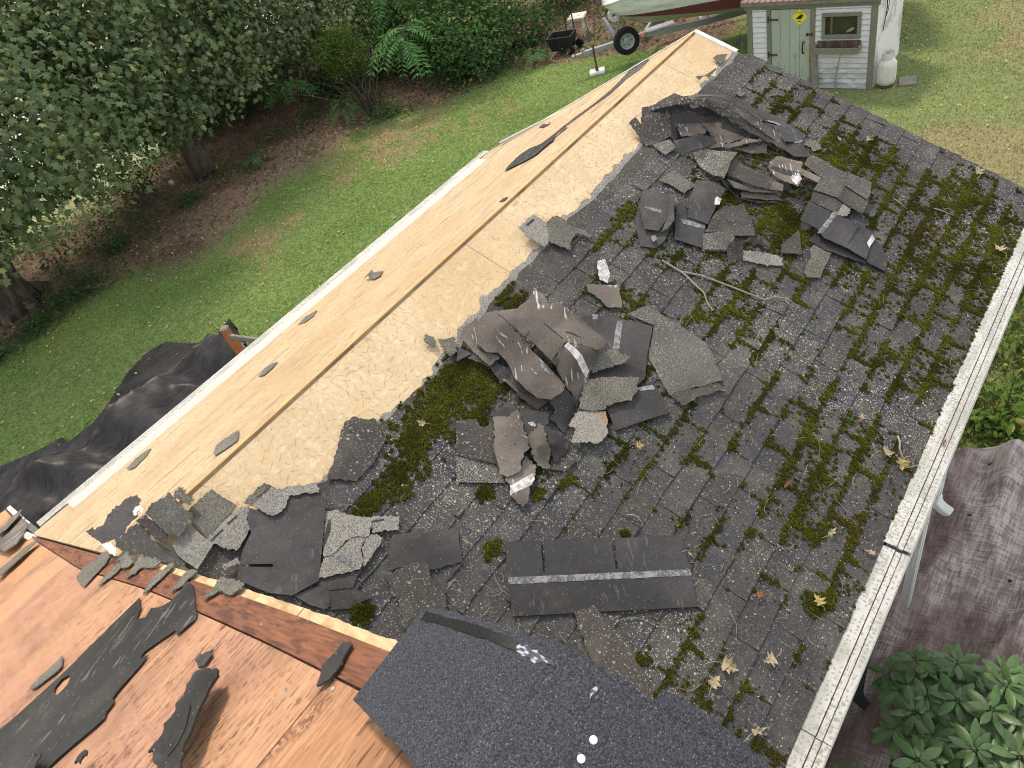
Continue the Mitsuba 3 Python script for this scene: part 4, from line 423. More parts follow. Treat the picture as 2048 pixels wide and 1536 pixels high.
    {'n': 'shingle_scrap', 'l': 'granule scrap on the boards nearest the white paint flake', 'm': 'mid', 'pl': 'L', 'p': [(-0.291, -0.199, 0.006), (-0.346, -0.151, 0.006), (-0.29, -0.047, 0.006), (-0.127, -0.039, 0.006), (-0.035, -0.079, 0.006), (-0.025, -0.125, 0.006), (0.014, -0.192, 0.006), (-0.201, -0.203, 0.006)], 'c': [], 'j': 4, 't': 4, 'hole': None, 'd': [], 'g': None},
    {'n': 'shingle_scrap', 'l': 'split dark scrap on the boards, second from the white flake', 'm': 'mid', 'pl': 'L', 'p': [(0.157, -0.121, 0.006), (0.146, -0.076, 0.006), (0.123, -0.033, 0.006), (0.228, -0.036, 0.006), (0.258, -0.07, 0.006), (0.24, -0.1, 0.006), (0.222, -0.144, 0.006)], 'c': [], 'j': 6, 't': 4, 'hole': None, 'd': [], 'g': None},
    {'n': 'shingle_scrap', 'l': 'brownish scrap lying on the top edge of the valley board', 'm': 'mid', 'pl': 'L', 'p': [(0.099, -0.036, 0.01), (0.084, 0.01, 0.01), (0.335, 0.005, 0.01), (0.365, -0.025, 0.01), (0.274, -0.04, 0.01)], 'c': [], 'j': 5, 't': 4, 'hole': None, 'd': [], 'g': None},
    {'n': 'shingle_scrap', 'l': 'crumbled grey scrap in the middle of the valley board', 'm': 'mid', 'pl': 'L', 'p': [(0.458, -0.053, 0.007), (0.368, 0.004, 0.007), (0.336, 0.034, 0.007), (0.499, 0.052, 0.007), (0.665, 0.056, 0.007), (0.658, 0.031, 0.007), (0.51, 0, 0.007), (0.512, -0.027, 0.007)], 'c': [], 'j': 7, 't': 4, 'hole': None, 'd': [], 'g': None},
    {'n': 'shingle_scrap', 'l': 'pointed granule scrap across the valley board, fourth from the flake', 'm': 'mid', 'pl': 'L', 'p': [(0.822, -0.056, 0.006), (0.784, -0.022, 0.006), (0.761, -0.001, 0.006), (0.776, 0.068, 0.006), (0.836, 0.075, 0.006), (0.845, 0.042, 0.006), (0.841, -0.002, 0.006), (0.842, -0.03, 0.006)], 'c': [], 'j': 5, 't': 4, 'hole': None, 'd': [], 'g': None},
    {'n': 'shingle_scrap', 'l': 'granule scrap just above the torn end of the tar paper', 'm': 'mid', 'pl': 'L', 'p': [(1.067, 0.006, 0.006), (1.021, 0.059, 0.006), (1.02, 0.088, 0.006), (1.101, 0.1, 0.006), (1.12, 0.094, 0.006), (1.104, 0.072, 0.006), (1.107, 0.041, 0.006)], 'c': [], 'j': 5, 't': 4, 'hole': None, 'd': [], 'g': None},
    {'n': 'shingle_scrap', 'l': 'rectangular granule scrap on the light edge strip of the boards', 'm': 'mid', 'pl': 'L', 'p': [(1.357, 0.047, 0.007), (1.368, 0.084, 0.007), (1.347, 0.1, 0.007), (1.333, 0.121, 0.007), (1.536, 0.137, 0.007), (1.549, 0.122, 0.007), (1.524, 0.095, 0.007), (1.421, 0.089, 0.007), (1.388, 0.05, 0.007)], 'c': [], 'j': 4, 't': 4, 'hole': None, 'd': [], 'g': None},
    {'n': 'tar_paper', 'l': 'long torn black tar paper strip lying across the orange plywood', 'm': 'tar', 'pl': 'L', 'p': [(0.756, -0.683, 0.005), (0.8, -0.584, 0.005), (0.814, -0.542, 0.005), (0.829, -0.457, 0.005), (0.838, -0.369, 0.005), (0.839, -0.324, 0.005), (0.824, -0.219, 0.005), (0.82, -0.13, 0.005), (0.819, -0.067, 0.005), (0.936, -0.086, 0.005), (1, -0.114, 0.005), (1.055, -0.092, 0.005), (1.028, -0.064, 0.005), (1.087, -0.046, 0.005), (1.131, -0.015, 0.005), (1.122, 0.036, 0.005), (1.075, 0.062, 0.005), (1.182, 0.06, 0.005), (1.307, 0.031, 0.005), (1.423, 0.005, 0.005), (1.438, -0.008, 0.005), (1.423, -0.062, 0.005), (1.378, -0.057, 0.005), (1.353, -0.089, 0.005), (1.311, -0.148, 0.005), (1.325, -0.165, 0.005), (1.358, -0.144, 0.005), (1.374, -0.17, 0.005), (1.391, -0.243, 0.005), (1.402, -0.264, 0.005), (1.439, -0.266, 0.005), (1.449, -0.292, 0.005), (1.475, -0.299, 0.005), (1.468, -0.327, 0.005), (1.431, -0.425, 0.005), (1.427, -0.459, 0.005), (1.435, -0.585, 0.005), (1.257, -0.666, 0.005)], 'c': [], 'j': 2, 't': 2, 'hole': [(0.932, -0.404, 0.005), (0.901, -0.397, 0.005), (0.885, -0.373, 0.005), (0.906, -0.352, 0.005), (0.936, -0.346, 0.005), (0.976, -0.358, 0.005), (0.986, -0.38, 0.005), (0.983, -0.398, 0.005)], 'd': [], 'g': None},
    {'n': 'tar_paper', 'l': 'torn brown-black flap at the bottom end of the tar paper strip', 'm': 'tar', 'pl': 'L', 'p': [(1.289, -0.525, 0.03), (1.295, -0.493, 0.03), (1.33, -0.472, 0.03), (1.472, -0.432, 0.06), (1.409, -0.462, 0.03), (1.437, -0.466, 0.03), (1.437, -0.487, 0.03), (1.348, -0.524, 0.03)], 'c': [], 'j': 5, 't': 3, 'hole': None, 'd': [], 'g': None},
    {'n': 'shingle_scrap', 'l': 'long granule sliver above the tar paper strip', 'm': 'mid', 'pl': 'L', 'p': [(0.668, -0.475, 0.005), (0.658, -0.435, 0.005), (0.667, -0.35, 0.005), (0.772, -0.363, 0.005), (0.775, -0.378, 0.005), (0.733, -0.453, 0.005), (0.711, -0.466, 0.005)], 'c': [], 'j': 2, 't': 4, 'hole': None, 'd': [], 'g': None},
    {'n': 'shingle_scrap', 'l': 'small triangular black chip right of the tar paper', 'm': 'under', 'pl': 'L', 'p': [(1.664, -0.067, 0.005), (1.673, -0.052, 0.005), (1.711, -0.027, 0.005), (1.738, -0.033, 0.005), (1.747, -0.065, 0.005), (1.726, -0.075, 0.005)], 'c': [], 'j': 3, 't': 4, 'hole': None, 'd': [], 'g': None},
    {'n': 'tar_paper', 'l': 'rolled up thick tar paper scrap on the plywood', 'm': 'tar', 'pl': 'L', 'p': [(1.944, -0.232, 0.04), (1.949, -0.214, 0.045), (1.91, -0.183, 0.045), (1.864, -0.147, 0.04), (1.865, -0.104, 0.05), (1.832, -0.084, 0.04), (1.915, -0.046, 0.04), (1.943, -0.052, 0.04), (1.982, -0.071, 0.05), (2.015, -0.105, 0.05), (2.054, -0.138, 0.05), (2.096, -0.173, 0.05), (2.168, -0.204, 0.05), (2.087, -0.244, 0.06)], 'c': [(1.912, -0.208, 0.01), (1.887, -0.176, 0.01), (1.853, -0.135, 0.012), (1.994, -0.209, 0.01)], 'j': 5, 't': 6, 'hole': None, 'd': [('inner_face', 'underd', [(1.898, -0.135), (1.967, -0.124), (2.012, -0.149), (2.041, -0.182), (2.044, -0.206), (1.964, -0.218), (1.943, -0.197), (1.918, -0.17)])], 'g': None},
    {'n': 'tar_paper', 'l': 'small black curl of tar paper at the bottom of the plywood', 'm': 'tar', 'pl': 'L', 'p': [(1.626, -0.377, 0.03), (1.613, -0.363, 0.03), (1.618, -0.353, 0.03), (1.644, -0.346, 0.03), (1.653, -0.348, 0.03), (1.637, -0.356, 0.03), (1.66, -0.366, 0.03)], 'c': [], 'j': 3, 't': 4, 'hole': None, 'd': [], 'g': None},
    {'n': 'shingle_scrap', 'l': 'leaf-shaped dark granule scrap across the valley board seam', 'm': 'under', 'pl': 'L', 'p': [(2.264, 0.047, 0.007), (2.254, 0.059, 0.007), (2.226, 0.081, 0.007), (2.234, 0.111, 0.007), (2.23, 0.135, 0.007), (2.256, 0.142, 0.007), (2.267, 0.14, 0.007), (2.271, 0.122, 0.007), (2.281, 0.104, 0.007), (2.287, 0.09, 0.007), (2.285, 0.066, 0.007)], 'c': [], 'j': 2, 't': 4, 'hole': None, 'd': [], 'g': None},
    {'n': 'shingle_scrap', 'l': 'stack of brown scraps at the far left end of the valley board', 'm': 'brown', 'pl': 'L', 'p': [(-4.632, -0.578, 0.04), (-4.83, -0.539, 0.04), (-4.991, -0.415, 0.04), (-4.98, -0.298, 0.04), (-4.545, -0.338, 0.04), (-3.255, -0.294, 0.04), (-2.972, -0.346, 0.04), (-2.749, -0.407, 0.04), (-2.844, -0.498, 0.04), (-3.69, -0.593, 0.04)], 'c': [], 'j': 5, 't': 9, 'hole': None, 'd': [], 'g': None},
    {'n': 'shingle_scrap', 'l': 'brown scrap topmost of the stack at the far left', 'm': 'brown', 'pl': 'L', 'p': [(-4.215, -0.533, 0.08), (-4.483, -0.398, 0.08), (-4.457, -0.283, 0.08), (-4.056, -0.331, 0.08), (-3.821, -0.435, 0.08), (-3.863, -0.506, 0.08)], 'c': [], 'j': 3, 't': 4, 'hole': None, 'd': [], 'g': None},
    {'n': 'shingle_scrap', 'l': 'grey shingle strip hanging down beside the far left stack', 'm': 'mid', 'pl': 'L', 'p': [(-2.09, -0.581, 0.03), (-2.326, -0.554, 0.03), (-2.32, -0.469, 0.03), (-2.366, -0.374, 0.03), (-2.251, -0.281, 0.03), (-2.147, -0.282, 0.03), (-2.139, -0.347, 0.03), (-2.064, -0.433, 0.03), (-2.071, -0.514, 0.03), (-2.034, -0.555, 0.03)], 'c': [], 'j': 4, 't': 4, 'hole': None, 'd': [], 'g': None},
    {'n': 'shingle_scrap', 'l': 'grey granule scrap lying nearest the ridge gap on the left deck', 'm': 'mid', 'pl': 'L', 'p': [(-0.316, 0.607, 0.004), (-0.436, 0.664, 0.004), (-0.43, 0.71, 0.004), (-0.348, 0.779, 0.004), (-0.231, 0.747, 0.004), (-0.125, 0.703, 0.004), (-0.165, 0.645, 0.004), (-0.225, 0.594, 0.004)], 'c': [], 'j': 3, 't': 4, 'hole': None, 'd': [], 'g': None},
    {'n': 'shingle_scrap', 'l': 'grey granule scrap nearest the white gutter on the left deck', 'm': 'mid', 'pl': 'L', 'p': [(-2.235, 0.413, 0.004), (-2.367, 0.511, 0.004), (-2.311, 0.607, 0.004), (-2.218, 0.619, 0.004), (-2.074, 0.55, 0.004), (-1.983, 0.439, 0.004), (-2.058, 0.411, 0.004)], 'c': [], 'j': 3, 't': 4, 'hole': None, 'd': [], 'g': None},
    {'n': 'shingle_scrap', 'l': 'slim curled scrap in the middle of the left deck', 'm': 'mid', 'pl': 'L', 'p': [(-1.371, 1.329, 0.005), (-1.478, 1.427, 0.005), (-1.39, 1.475, 0.005), (-1.298, 1.473, 0.005), (-1.236, 1.396, 0.005), (-1.25, 1.326, 0.005)], 'c': [], 'j': 3, 't': 4, 'hole': None, 'd': [], 'g': None},
    {'n': 'shingle_scrap', 'l': 'slim pale scrap close to the gutter on the left deck', 'm': 'mid', 'pl': 'L', 'p': [(-2.182, 2.078, 0.003), (-2.269, 2.205, 0.003), (-2.096, 2.253, 0.003), (-1.945, 2.138, 0.003), (-1.986, 2.069, 0.003)], 'c': [], 'j': 2, 't': 4, 'hole': None, 'd': [], 'g': None},
    {'n': 'shingle_scrap', 'l': 'folded grey scrap with a rusty lip on the left deck', 'm': 'mid', 'pl': 'L', 'p': [(-1.623, 2.54, 0.008), (-1.509, 2.532, 0.03), (-1.407, 2.529, 0.05), (-1.379, 2.509, 0.03), (-1.279, 2.533, 0.005), (-1.164, 2.432, 0.008), (-1.244, 2.412, 0.008)], 'c': [], 'j': 3, 't': 4, 'hole': None, 'd': [], 'g': None},
    {'n': 'shingle_scrap', 'l': 'small dark chip near the gap on the upper left deck', 'm': 'tabd', 'pl': 'L', 'p': [(-0.176, 2.944, 0.004), (-0.185, 2.992, 0.004), (-0.105, 2.969, 0.004), (-0.085, 2.916, 0.004)], 'c': [], 'j': 2, 't': 4, 'hole': None, 'd': [], 'g': None},
    {'n': 'shingle_scrap', 'l': 'torn black sliver of felt with frayed edges on the upper left deck', 'm': 'tar', 'pl': 'L', 'p': [(-1.024, 3.832, 0.003), (-1.1, 3.995, 0.01), (-1.115, 4.136, 0.01), (-0.996, 4.153, 0.025), (-0.776, 4.085, 0.025), (-0.683, 4.174, 0.03), (-0.682, 4.334, 0.015), (-0.595, 4.244, 0.01), (-0.646, 4.147, 0.01), (-0.547, 3.994, 0.01), (-0.583, 3.981, 0.01), (-0.588, 3.828, 0.01), (-0.735, 3.8, 0.01)], 'c': [], 'j': 5, 't': 3, 'hole': None, 'd': [], 'g': None},
    {'n': 'shingle_scrap', 'l': 'thin grey felt strip running to the far end of the left deck', 'm': 'tabd', 'pl': 'L', 'p': [(-0.777, 4.432, 0.002), (-0.735, 4.559, 0.002), (-0.631, 4.654, 0.002), (-0.584, 4.899, 0.002), (-0.667, 5.254, 0.002), (-0.759, 5.502, 0.002), (-0.649, 5.532, 0.002), (-0.412, 5.284, 0.002), (-0.371, 5.075, 0.002), (-0.466, 4.989, 0.002), (-0.442, 4.709, 0.002), (-0.592, 4.531, 0.002), (-0.694, 4.371, 0.002)], 'c': [], 'j': 2, 't': 2, 'hole': None, 'd': [], 'g': None},
    {'n': 'shingle_scrap', 'l': 'small curled grey chip beside the felt sliver', 'm': 'tabd', 'pl': 'L', 'p': [(-1.732, 5.085, 0.006), (-1.715, 5.137, 0.006), (-1.515, 4.983, 0.006), (-1.294, 4.831, 0.04), (-1.417, 4.907, 0.006), (-1.517, 4.921, 0.006)], 'c': [], 'j': 3, 't': 4, 'hole': None, 'd': [], 'g': None},
]
NEWS = {'a': [(-0.297, 0.061), (-0.302, 0.247), (-0.167, 0.257), (-0.041, 0.265), (0.028, 0.28), (0.1, 0.287), (0.15, 0.285), (0.243, 0.291), (0.304, 0.291), (0.328, 0.212), (0.009, -0.02), (-0.076, 0.044)], 'b': [(0.15, 0.285), (0.154, 0.312), (0.205, 0.32), (0.273, 0.32), (0.316, 0.315), (0.402, 0.305), (0.406, 0.229), (0.328, 0.212), (0.219, 0.228)], 'st': [(-0.288, 0.239), (-0.155, 0.246), (-0.043, 0.251), (-0.039, 0.237), (-0.152, 0.23), (-0.284, 0.222)], 'nails': [(0.109, 0.199), (0.108, 0.171)], 'sm': [(0.079, 0.246), (0.099, 0.249)]}
EDGE = [(0.372, 5.466), (0.354, 5.376), (0.378, 5.24), (0.354, 5.148), (0.378, 5), (0.369, 4.827), (0.383, 4.601), (0.361, 4.411), (0.307, 4.139), (0.351, 3.946), (0.343, 3.816), (0.336, 3.682), (0.331, 3.528), (0.349, 3.375), (0.357, 3.26), (0.357, 3.094), (0.336, 2.999), (0.369, 2.821), (0.371, 2.726), (0.348, 2.652), (0.358, 2.545), (0.344, 2.472), (0.362, 2.347), (0.347, 2.236), (0.341, 2.135), (0.373, 2.06), (0.38, 1.983), (0.38, 1.871), (0.417, 1.793), (0.416, 1.674), (0.434, 1.577), (0.431, 1.483), (0.418, 1.347), (0.421, 1.229), (0.398, 1.151), (0.388, 1.063), (0.397, 0.964), (0.43, 0.854), (0.411, 0.779), (0.364, 0.695), (0.325, 0.606), (0.273, 0.47), (0.24, 0.323), (0.226, 0.166)]
TWIGS = [[(1.003, 3.075), (1.085, 3.073), (1.156, 3.072), (1.264, 3.033), (1.323, 3.014), (1.377, 2.962), (1.428, 2.928)], [(1.143, 3.077), (1.247, 3.13), (1.401, 3.166), (1.556, 3.198), (1.636, 3.212), (1.672, 3.273), (1.724, 3.307), (1.773, 3.309)], [(1.636, 3.212), (1.642, 3.158)], [(1.724, 3.307), (1.787, 3.262)]]
LEAFS = [(2.369, 1.207, 26, 'maple', 'cream maple leaf with a long stalk, largest on the lower roof'), (2.37, 1.1, 20, 'maple', 'folded cream leaf just below the largest maple leaf'), (2.545, 1.371, 20, 'maple', 'pale three-pointed leaf right of the largest maple leaf'), (2.599, 1.043, 22, 'curl', 'curled cream leaf nearest the lower end of the right gutter'), (2.622, 1.721, 18, 'maple', 'yellow leaf on the moss halfway along the lower gutter'), (2.381, 1.593, 20, 'curl', 'orange-brown curled leaf on the lower right of the roof'), (2.524, 2.071, 20, 'curl', 'cream curled leaf with a long stalk above the gutter joint'), (2.739, 2.118, 15, 'curl', 'pale leaf resting against the inner edge of the gutter'), (2.58, 2.686, 18, 'maple', 'pale leaf caught on the twig by the gutter joint'), (2.682, 2.701, 18, 'maple', 'yellow leaf caught on the twig by the gutter joint'), (2.834, 2.94, 14, 'curl', 'tattered orange leaf lying on the gutter guard'), (1.523, 1.887, 14, 'maple', 'small yellow leaf right of the pale square shingle'), (2.241, 2.19, 12, 'curl', 'reddish leaf in the middle of the lower slope'), (2.116, 2.595, 10, 'curl', 'small reddish leaf in the middle of the slope'), (2.409, 2.811, 10, 'maple', 'small pale pink leaf on the mossy slope'), (2.005, 3.613, 12, 'curl', 'pinkish curled leaf below the pointed end of the dark stack'), (2.696, 4.643, 14, 'maple', 'pale leaf beside the upper end of the right gutter'), (2.354, 5.31, 13, 'maple', 'large pale leaf on the bare rake edge of the slope'), (1.598, 5.116, 10, 'maple', 'white leaf with red stalks near the far edge'), (1.428, 4.922, 10, 'curl', 'pale pink leaf left of the white one near the far edge'), (2.115, 2.806, 8, 'curl', 'tiny white leaf curl in the middle of the slope'), (0.613, 1.304, 14, 'maple', 'cream leaf on the moss mat near the torn edge'), (1.162, 0.956, 13, 'curl', 'curled cream leaf above the scratched dark shingle'), (2.01, 1.556, 9, 'curl', 'small cream leaf at the corner of the whole three-tab shingle')]
NAILS = [(0.442, 4.275, 0.19), (0.549, 4.372, 0.195), (0.559, 4.385, 0.2), (0.653, 4.427, 0.185), (0.701, 4.469, 0.175), (0.76, 4.467, 0.16), (0.855, 4.493, 0.13), (0.913, 4.498, 0.11)]
BNAILS = [(2.018, 0.14, 'nail with a shiny head on the light edge strip'), (1.813, 0.087, 'nail over the green stain on the edge board'), (2.112, 0.152, 'small nail near the top of the edge board'), (2.292, 0.062, 'flat grey nail head beside the leaf-shaped scrap'), (2.146, 0.018, 'tiny nail in the middle of the plywood')]
STICKS = [('grey twig across the lower slope caught with leaves by the gutter joint', [(2.613, 2.842), (2.633, 2.803), (2.644, 2.763), (2.677, 2.733), (2.716, 2.719), (2.763, 2.698)], 0.006), ('short side twig resting on the gutter edge', [(2.731, 2.701), (2.762, 2.734), (2.801, 2.765)], 0.003), ('short curved twig above the whole three-tab shingle', [(1.679, 1.538), (1.714, 1.556), (1.751, 1.553), (1.774, 1.542)], 0.004), ('thin curved twig lying on the moss right of the loose tabs', [(1.952, 4.631), (1.993, 4.605), (2.051, 4.606), (2.093, 4.631)], 0.004), ('bleached twig on the moss at the right of the slope', [(2.209, 4.735), (2.266, 4.736), (2.342, 4.766), (2.318, 4.845)], 0.004)]
MATS = [(0.597, 1.533, 0.13, 0.36, 500), (0.645, 1.235, 0.1, 0.2, 200), (0.709, 1.009, 0.1, 0.22, 150), (0.532, 1.7, 0.1, 0.16, 130), (0.612, 1.392, 0.22, 0.5, 200), (1.285, 1.361, 0.035, 0.035, 60), (0.985, 0.441, 0.06, 0.06, 110), (1.268, 1.007, 0.035, 0.06, 60), (1.557, 3.955, 0.12, 0.16, 260), (1.386, 4.012, 0.1, 0.12, 150), (0.51, 2.232, 0.05, 0.12, 80), (0.424, 2.253, 0.03, 0.1, 40), (0.683, 0.826, 0.05, 0.12, 110), (1.077, 1.203, 0.04, 0.05, 50), (1.726, 1.451, 0.02, 0.02, 20), (0.623, 3.273, 0.06, 0.15, 80), (2.59, 1.706, 0.06, 0.06, 60), (2.639, 1.772, 0.04, 0.06, 60)]
FLASH = (0.351, 5.482, 0.03)
WHORLS = [(0.006, 2.314, -4.35), (0.22, 2.349, -4.3), (0.112, 2.372, -4.5), (-0.199, 2.081, -4.5), (-0.102, 1.908, -4.3), (-0.094, 2.231, -4.7), (0.058, 2.057, -4.25), (0.097, 2.281, -4.5), (0.207, 2.064, -4.2), (0.179, 2.079, -4.4), (0.058, 2.05, -4.5), (0.121, 1.926, -4.3), (0.034, 1.934, -4.55), (-0.019, 1.642, -4.2), (0.08, 1.698, -4.4), (0.187, 1.826, -4.2), (0.268, 2.058, -4.5), (0.321, 2.121, -4.3), (0.361, 1.894, -4.2), (0.168, 1.796, -4.4), (0.305, 1.811, -4.25), (0.34, 2.394, -4.6), (0.353, 2.431, -4.4), (-0.02, 2.081, -4.75), (0.272, 1.866, -4.6), (0.436, 2.12, -4.4), (0.401, 1.786, -4.3), (0.146, 1.56, -4.2), (-0.044, 1.664, -4.6), (0.188, 2.424, -4.75), (-0.031, 2.415, -4.75), (0.454, 2.445, -4.7), (0.208, 2.653, -4.8)]
RHC = (0.154, 2.071, -4.994)
# ------------------------------------------------------------------ the setting: ground, lawn, far field
def pw(x, xs, ys, lib=np):
    """Piecewise linear curve, in numpy or drjit."""
    out = ys[0]
    for a, b, c, e in zip(xs[:-1], xs[1:], ys[:-1], ys[1:]): out = out + (e - c) / (b - a) * (np.clip(x - a, 0, b - a) if lib is np else dr.clip(x - a, 0, b - a))
    return out
LB_Y = (-20, -5, 1.2, 2.0, 3.0, 4.6, 5.3, 7.4, 8.6, 10.1, 11.1, 11.9, 13.2, 13.9, 15, 40); LB_X = (-18, -16.5, -15.8, -15.1, -14.9, -14.0, -13.8, -14.6, -14.4, -14.1, -13.0, -12.2, -12.1, -9.4, -6.8, -6.2)
def lawn_np(x, y):
    """1 on lawn, 0 on leaf litter and bare earth."""
    e = (meshkit.fbm(np.stack([x * .8, y * .8, 0 * x], -1), 3, 5) - .5) * 1.8
    a = np.clip((x + .3 - pw(y, LB_Y, LB_X) + e) / .9 + .5, 0, 1)
    return np.where(x < -20.5 - 1.2 * np.clip(y - 8, 0, 30), 1.0, a)
def ground_col(p, n, uv):
    x, y = p.x, p.y
    d = x + .3 - pw(y, LB_Y, LB_X, dr) + (fbm(x * .8, y * .8, 3.0, 3) - .5) * 1.8
    lawn = dr.clip(d / .9 + .5, 0, 1); far = smoothstep(.0, 2.5, -20.0 - 1.2 * dr.clip(y - 8, 0, 30) - x + 2 * noise(x * .6, y * .6, 1.0)); lawn = dr.maximum(lawn, far)
    g = mix((.115, .185, .052), (.18, .245, .085), fbm(x * .9, y * .9, 0.0, 3)) * (.7 + .6 * noise(x * 24, y * 24, 0.0))
    dry = smoothstep(.56, .80, fbm(x * .55 + 3, y * .55, 4.0, 3) + .22 * noise(x * 6, y * 6, 1.0) - .15 + .10 * smoothstep(-6.5, -4.0, x))
    g = mix(g, mix((.24, .185, .10), (.33, .26, .16), noise(x * 18, y * 18, 2.0)), .85 * dry)
    g = mix(g, mix((.34, .38, .20), (.42, .42, .26), noise(x * .7, y * .7, 2.0)), .9 * far)  # far field: sunlit brightness beyond the trees put into a paler grass colour
    right = smoothstep(-6.5, -4.0, x); g = mix(g, (.21, .22, .11), .5 * right)
    l = mix((.12, .088, .064), (.20, .15, .11), fbm(x * 5, y * 5, 0.0, 3)) * (.65 + .7 * noise(x * 30, y * 30, 1.0))
    worn = smoothstep(.40, .65, fbm(x * .5 + 9, y * .5, 2.0, 2)) * smoothstep(-2.6, -.6, d) * (1 - smoothstep(9, 10.5, y)); l = mix(l, (.27, .20, .145), worn * .85)
    return mix(l, g, lawn)
mat('ground_mat', ground_col, .95, .1)
def gz(x, y): return GZ + .05 * (meshkit.noise(np.stack([np.asarray(x) * .5, np.asarray(y) * .5, 0 * np.asarray(x)], -1), 2) - .5)
xs = np.unique(np.concatenate([np.linspace(-320, -30, 30), np.linspace(-30, 12, 110), np.linspace(12, 200, 20)])); ys = np.unique(np.concatenate([np.linspace(-150, -10, 16), np.linspace(-10, 30, 100), np.linspace(30, 320, 30)]))
X, Y = np.meshgrid(xs, ys, indexing='ij'); i, j = np.meshgrid(np.arange(len(xs) - 1), np.arange(len(ys) - 1), indexing='ij'); k = i * len(ys) + j
put('ground', (np.stack([X, Y, gz(X, Y)], -1).reshape(-1, 3), np.stack([k, k + len(ys), k + len(ys) + 1, k + 1], -1).reshape(-1, 4)), 'ground_mat', smooth=True, kind='structure', label='lawn with bare earth and leaf litter under the trees')
mat('gravel', lambda p, n, uv: mix((.62, .60, .55), (.74, .72, .68), fbm(p.x * 2, p.y * 2, 0.0, 3)), .9)
px_ = np.linspace(-60, 160, 45); pc = np.array([-30 - .10 * (t - 5) + 1.5 * math.sin(t * .06) for t in px_])
V = np.concatenate([np.stack([pc - 4.5, px_, np.full(45, GZ + .03)], -1), np.stack([pc + 4.0, px_, np.full(45, GZ + .03)], -1)]); k = np.arange(44)
put('road', (V, np.stack([k, k + 45, k + 46, k + 1], -1)), 'gravel', kind='structure', label='pale road glimpsed beyond the trees')

def grass_patch(name, x0, x1, y0, y1, n, seed, hgt, wid, keep, label, m='grass_mat'):
    rng = np.random.default_rng(seed); x, y = rng.uniform(x0, x1, n), rng.uniform(y0, y1, n)
    k = rng.random(n) < keep(x, y); x, y = x[k], y[k]; n = len(x)
    h = hgt * rng.uniform(.6, 1.3, n); lean = rng.normal(size=(n, 2)) * .35
    C = np.stack([x, y, gz(x, y) - .004], -1); up = np.stack([lean[:, 0], lean[:, 1], np.ones(n)], -1); up /= np.linalg.norm(up, axis=1, keepdims=True)
    tv = BLADE_V.copy(); tv[:, :2] *= wid
    put(name, soup(C, up, rdir(rng, n), h, tv, BLADE_F), m, kind='stuff', label=label, cat='grass')
def grass_col(p, n, uv):
    x, y = p.x, p.y
    g = mix((.19, .315, .085), (.29, .39, .145), fbm(x * .9, y * .9, 0.0, 3)) * (.6 + .8 * cell_rand(dr.floor(x * 50), dr.floor(y * 50)))
    dry = smoothstep(.56, .80, fbm(x * .55 + 3, y * .55, 4.0, 3) + .22 * noise(x * 6, y * 6, 1.0) - .15 + .10 * smoothstep(-6.5, -4.0, x)); g = mix(g, (.30, .315, .15), .42 * smoothstep(-6.5, -4.0, x))
    return mix(g, (.34, .27, .15), .7 * dr.maximum(dry, dr.select(cell_rand(dr.floor(x * 40), dr.floor(y * 40), 5) > .93, 1.0, 0.0)))
leafmat('grass_mat', grass_col, .7, .35)
grass_patch('lawn_grass', -16.5, -5.5, -1.5, 15.5, 230000, 11, .036, 2.0, lambda x, y: lawn_np(x, y) ** 2 * (x < -5.5 - .0 * y), 'short mown grass of the lawn left of the house')
grass_patch('lawn_grass', -6.5, 3.0, 6.3, 22, 170000, 12, .036, 2.0, lambda x, y: lawn_np(x, y) * ~((x > -6) & (x < -3.6) & (y > 12.6) & (y < 14.4)) * np.clip((y - 5) * .5, 0, 1), 'short patchy grass of the lawn right of the shed')
def litter(name, n, seed, keep, box_, label, cols, size=(.05, .10)):
    rng = np.random.default_rng(seed); x, y = rng.uniform(box_[0], box_[1], n), rng.uniform(box_[2], box_[3], n); k = rng.random(n) < keep(x, y); x, y = x[k], y[k]; n = len(x)
    N = np.stack([rng.normal(size=n) * .45, rng.normal(size=n) * .45, np.ones(n)], -1)
    put(name, soup(np.stack([x, y, gz(x, y) + rng.uniform(.012, .05, n)], -1), N, rdir(rng, n), rng.uniform(*size, n), np.vstack([QUAD_V[:, :2].T, [0, .08, -.1, .08]]).T, QUAD_F), cols, kind='stuff', label=label, cat='leaves')
leafmat('litter_mat', lambda p, n, uv: mix(mix((.23, .155, .10), (.13, .09, .065), cell_rand(dr.floor(p.x * 17), dr.floor(p.y * 17))), (.42, .28, .15), dr.select(cell_rand(dr.floor(p.x * 11), dr.floor(p.y * 11), 4) > .75, .8, 0.0)), .8, .3)
leafmat('yellow_leaf', lambda p, n, uv: mix((.60, .50, .20), (.52, .40, .26), cell_rand(dr.floor(p.x * 7), dr.floor(p.y * 7))), .8, .3)
litter('fallen_leaves', 46000, 21, lambda x, y: (1 - lawn_np(x, y)) * .9, (-24, -6, -1, 21), 'brown leaf litter under the trees and round the boat trailer', 'litter_mat')
litter('fallen_leaves', 5200, 22, lambda x, y: .35 + .5 * (1 - lawn_np(x, y)), (-16.5, -5.5, -1, 15.5), 'pale yellow leaves scattered over the left lawn', 'yellow_leaf', (.03, .075))
litter('fallen_leaves', 2600, 23, lambda x, y: .6 * ~((x > -6) & (x < -3.6) & (y > 12.6) & (y < 14.4)), (-6, 3, 6, 22), 'pale leaves scattered over the right lawn', 'yellow_leaf', (.03, .07))

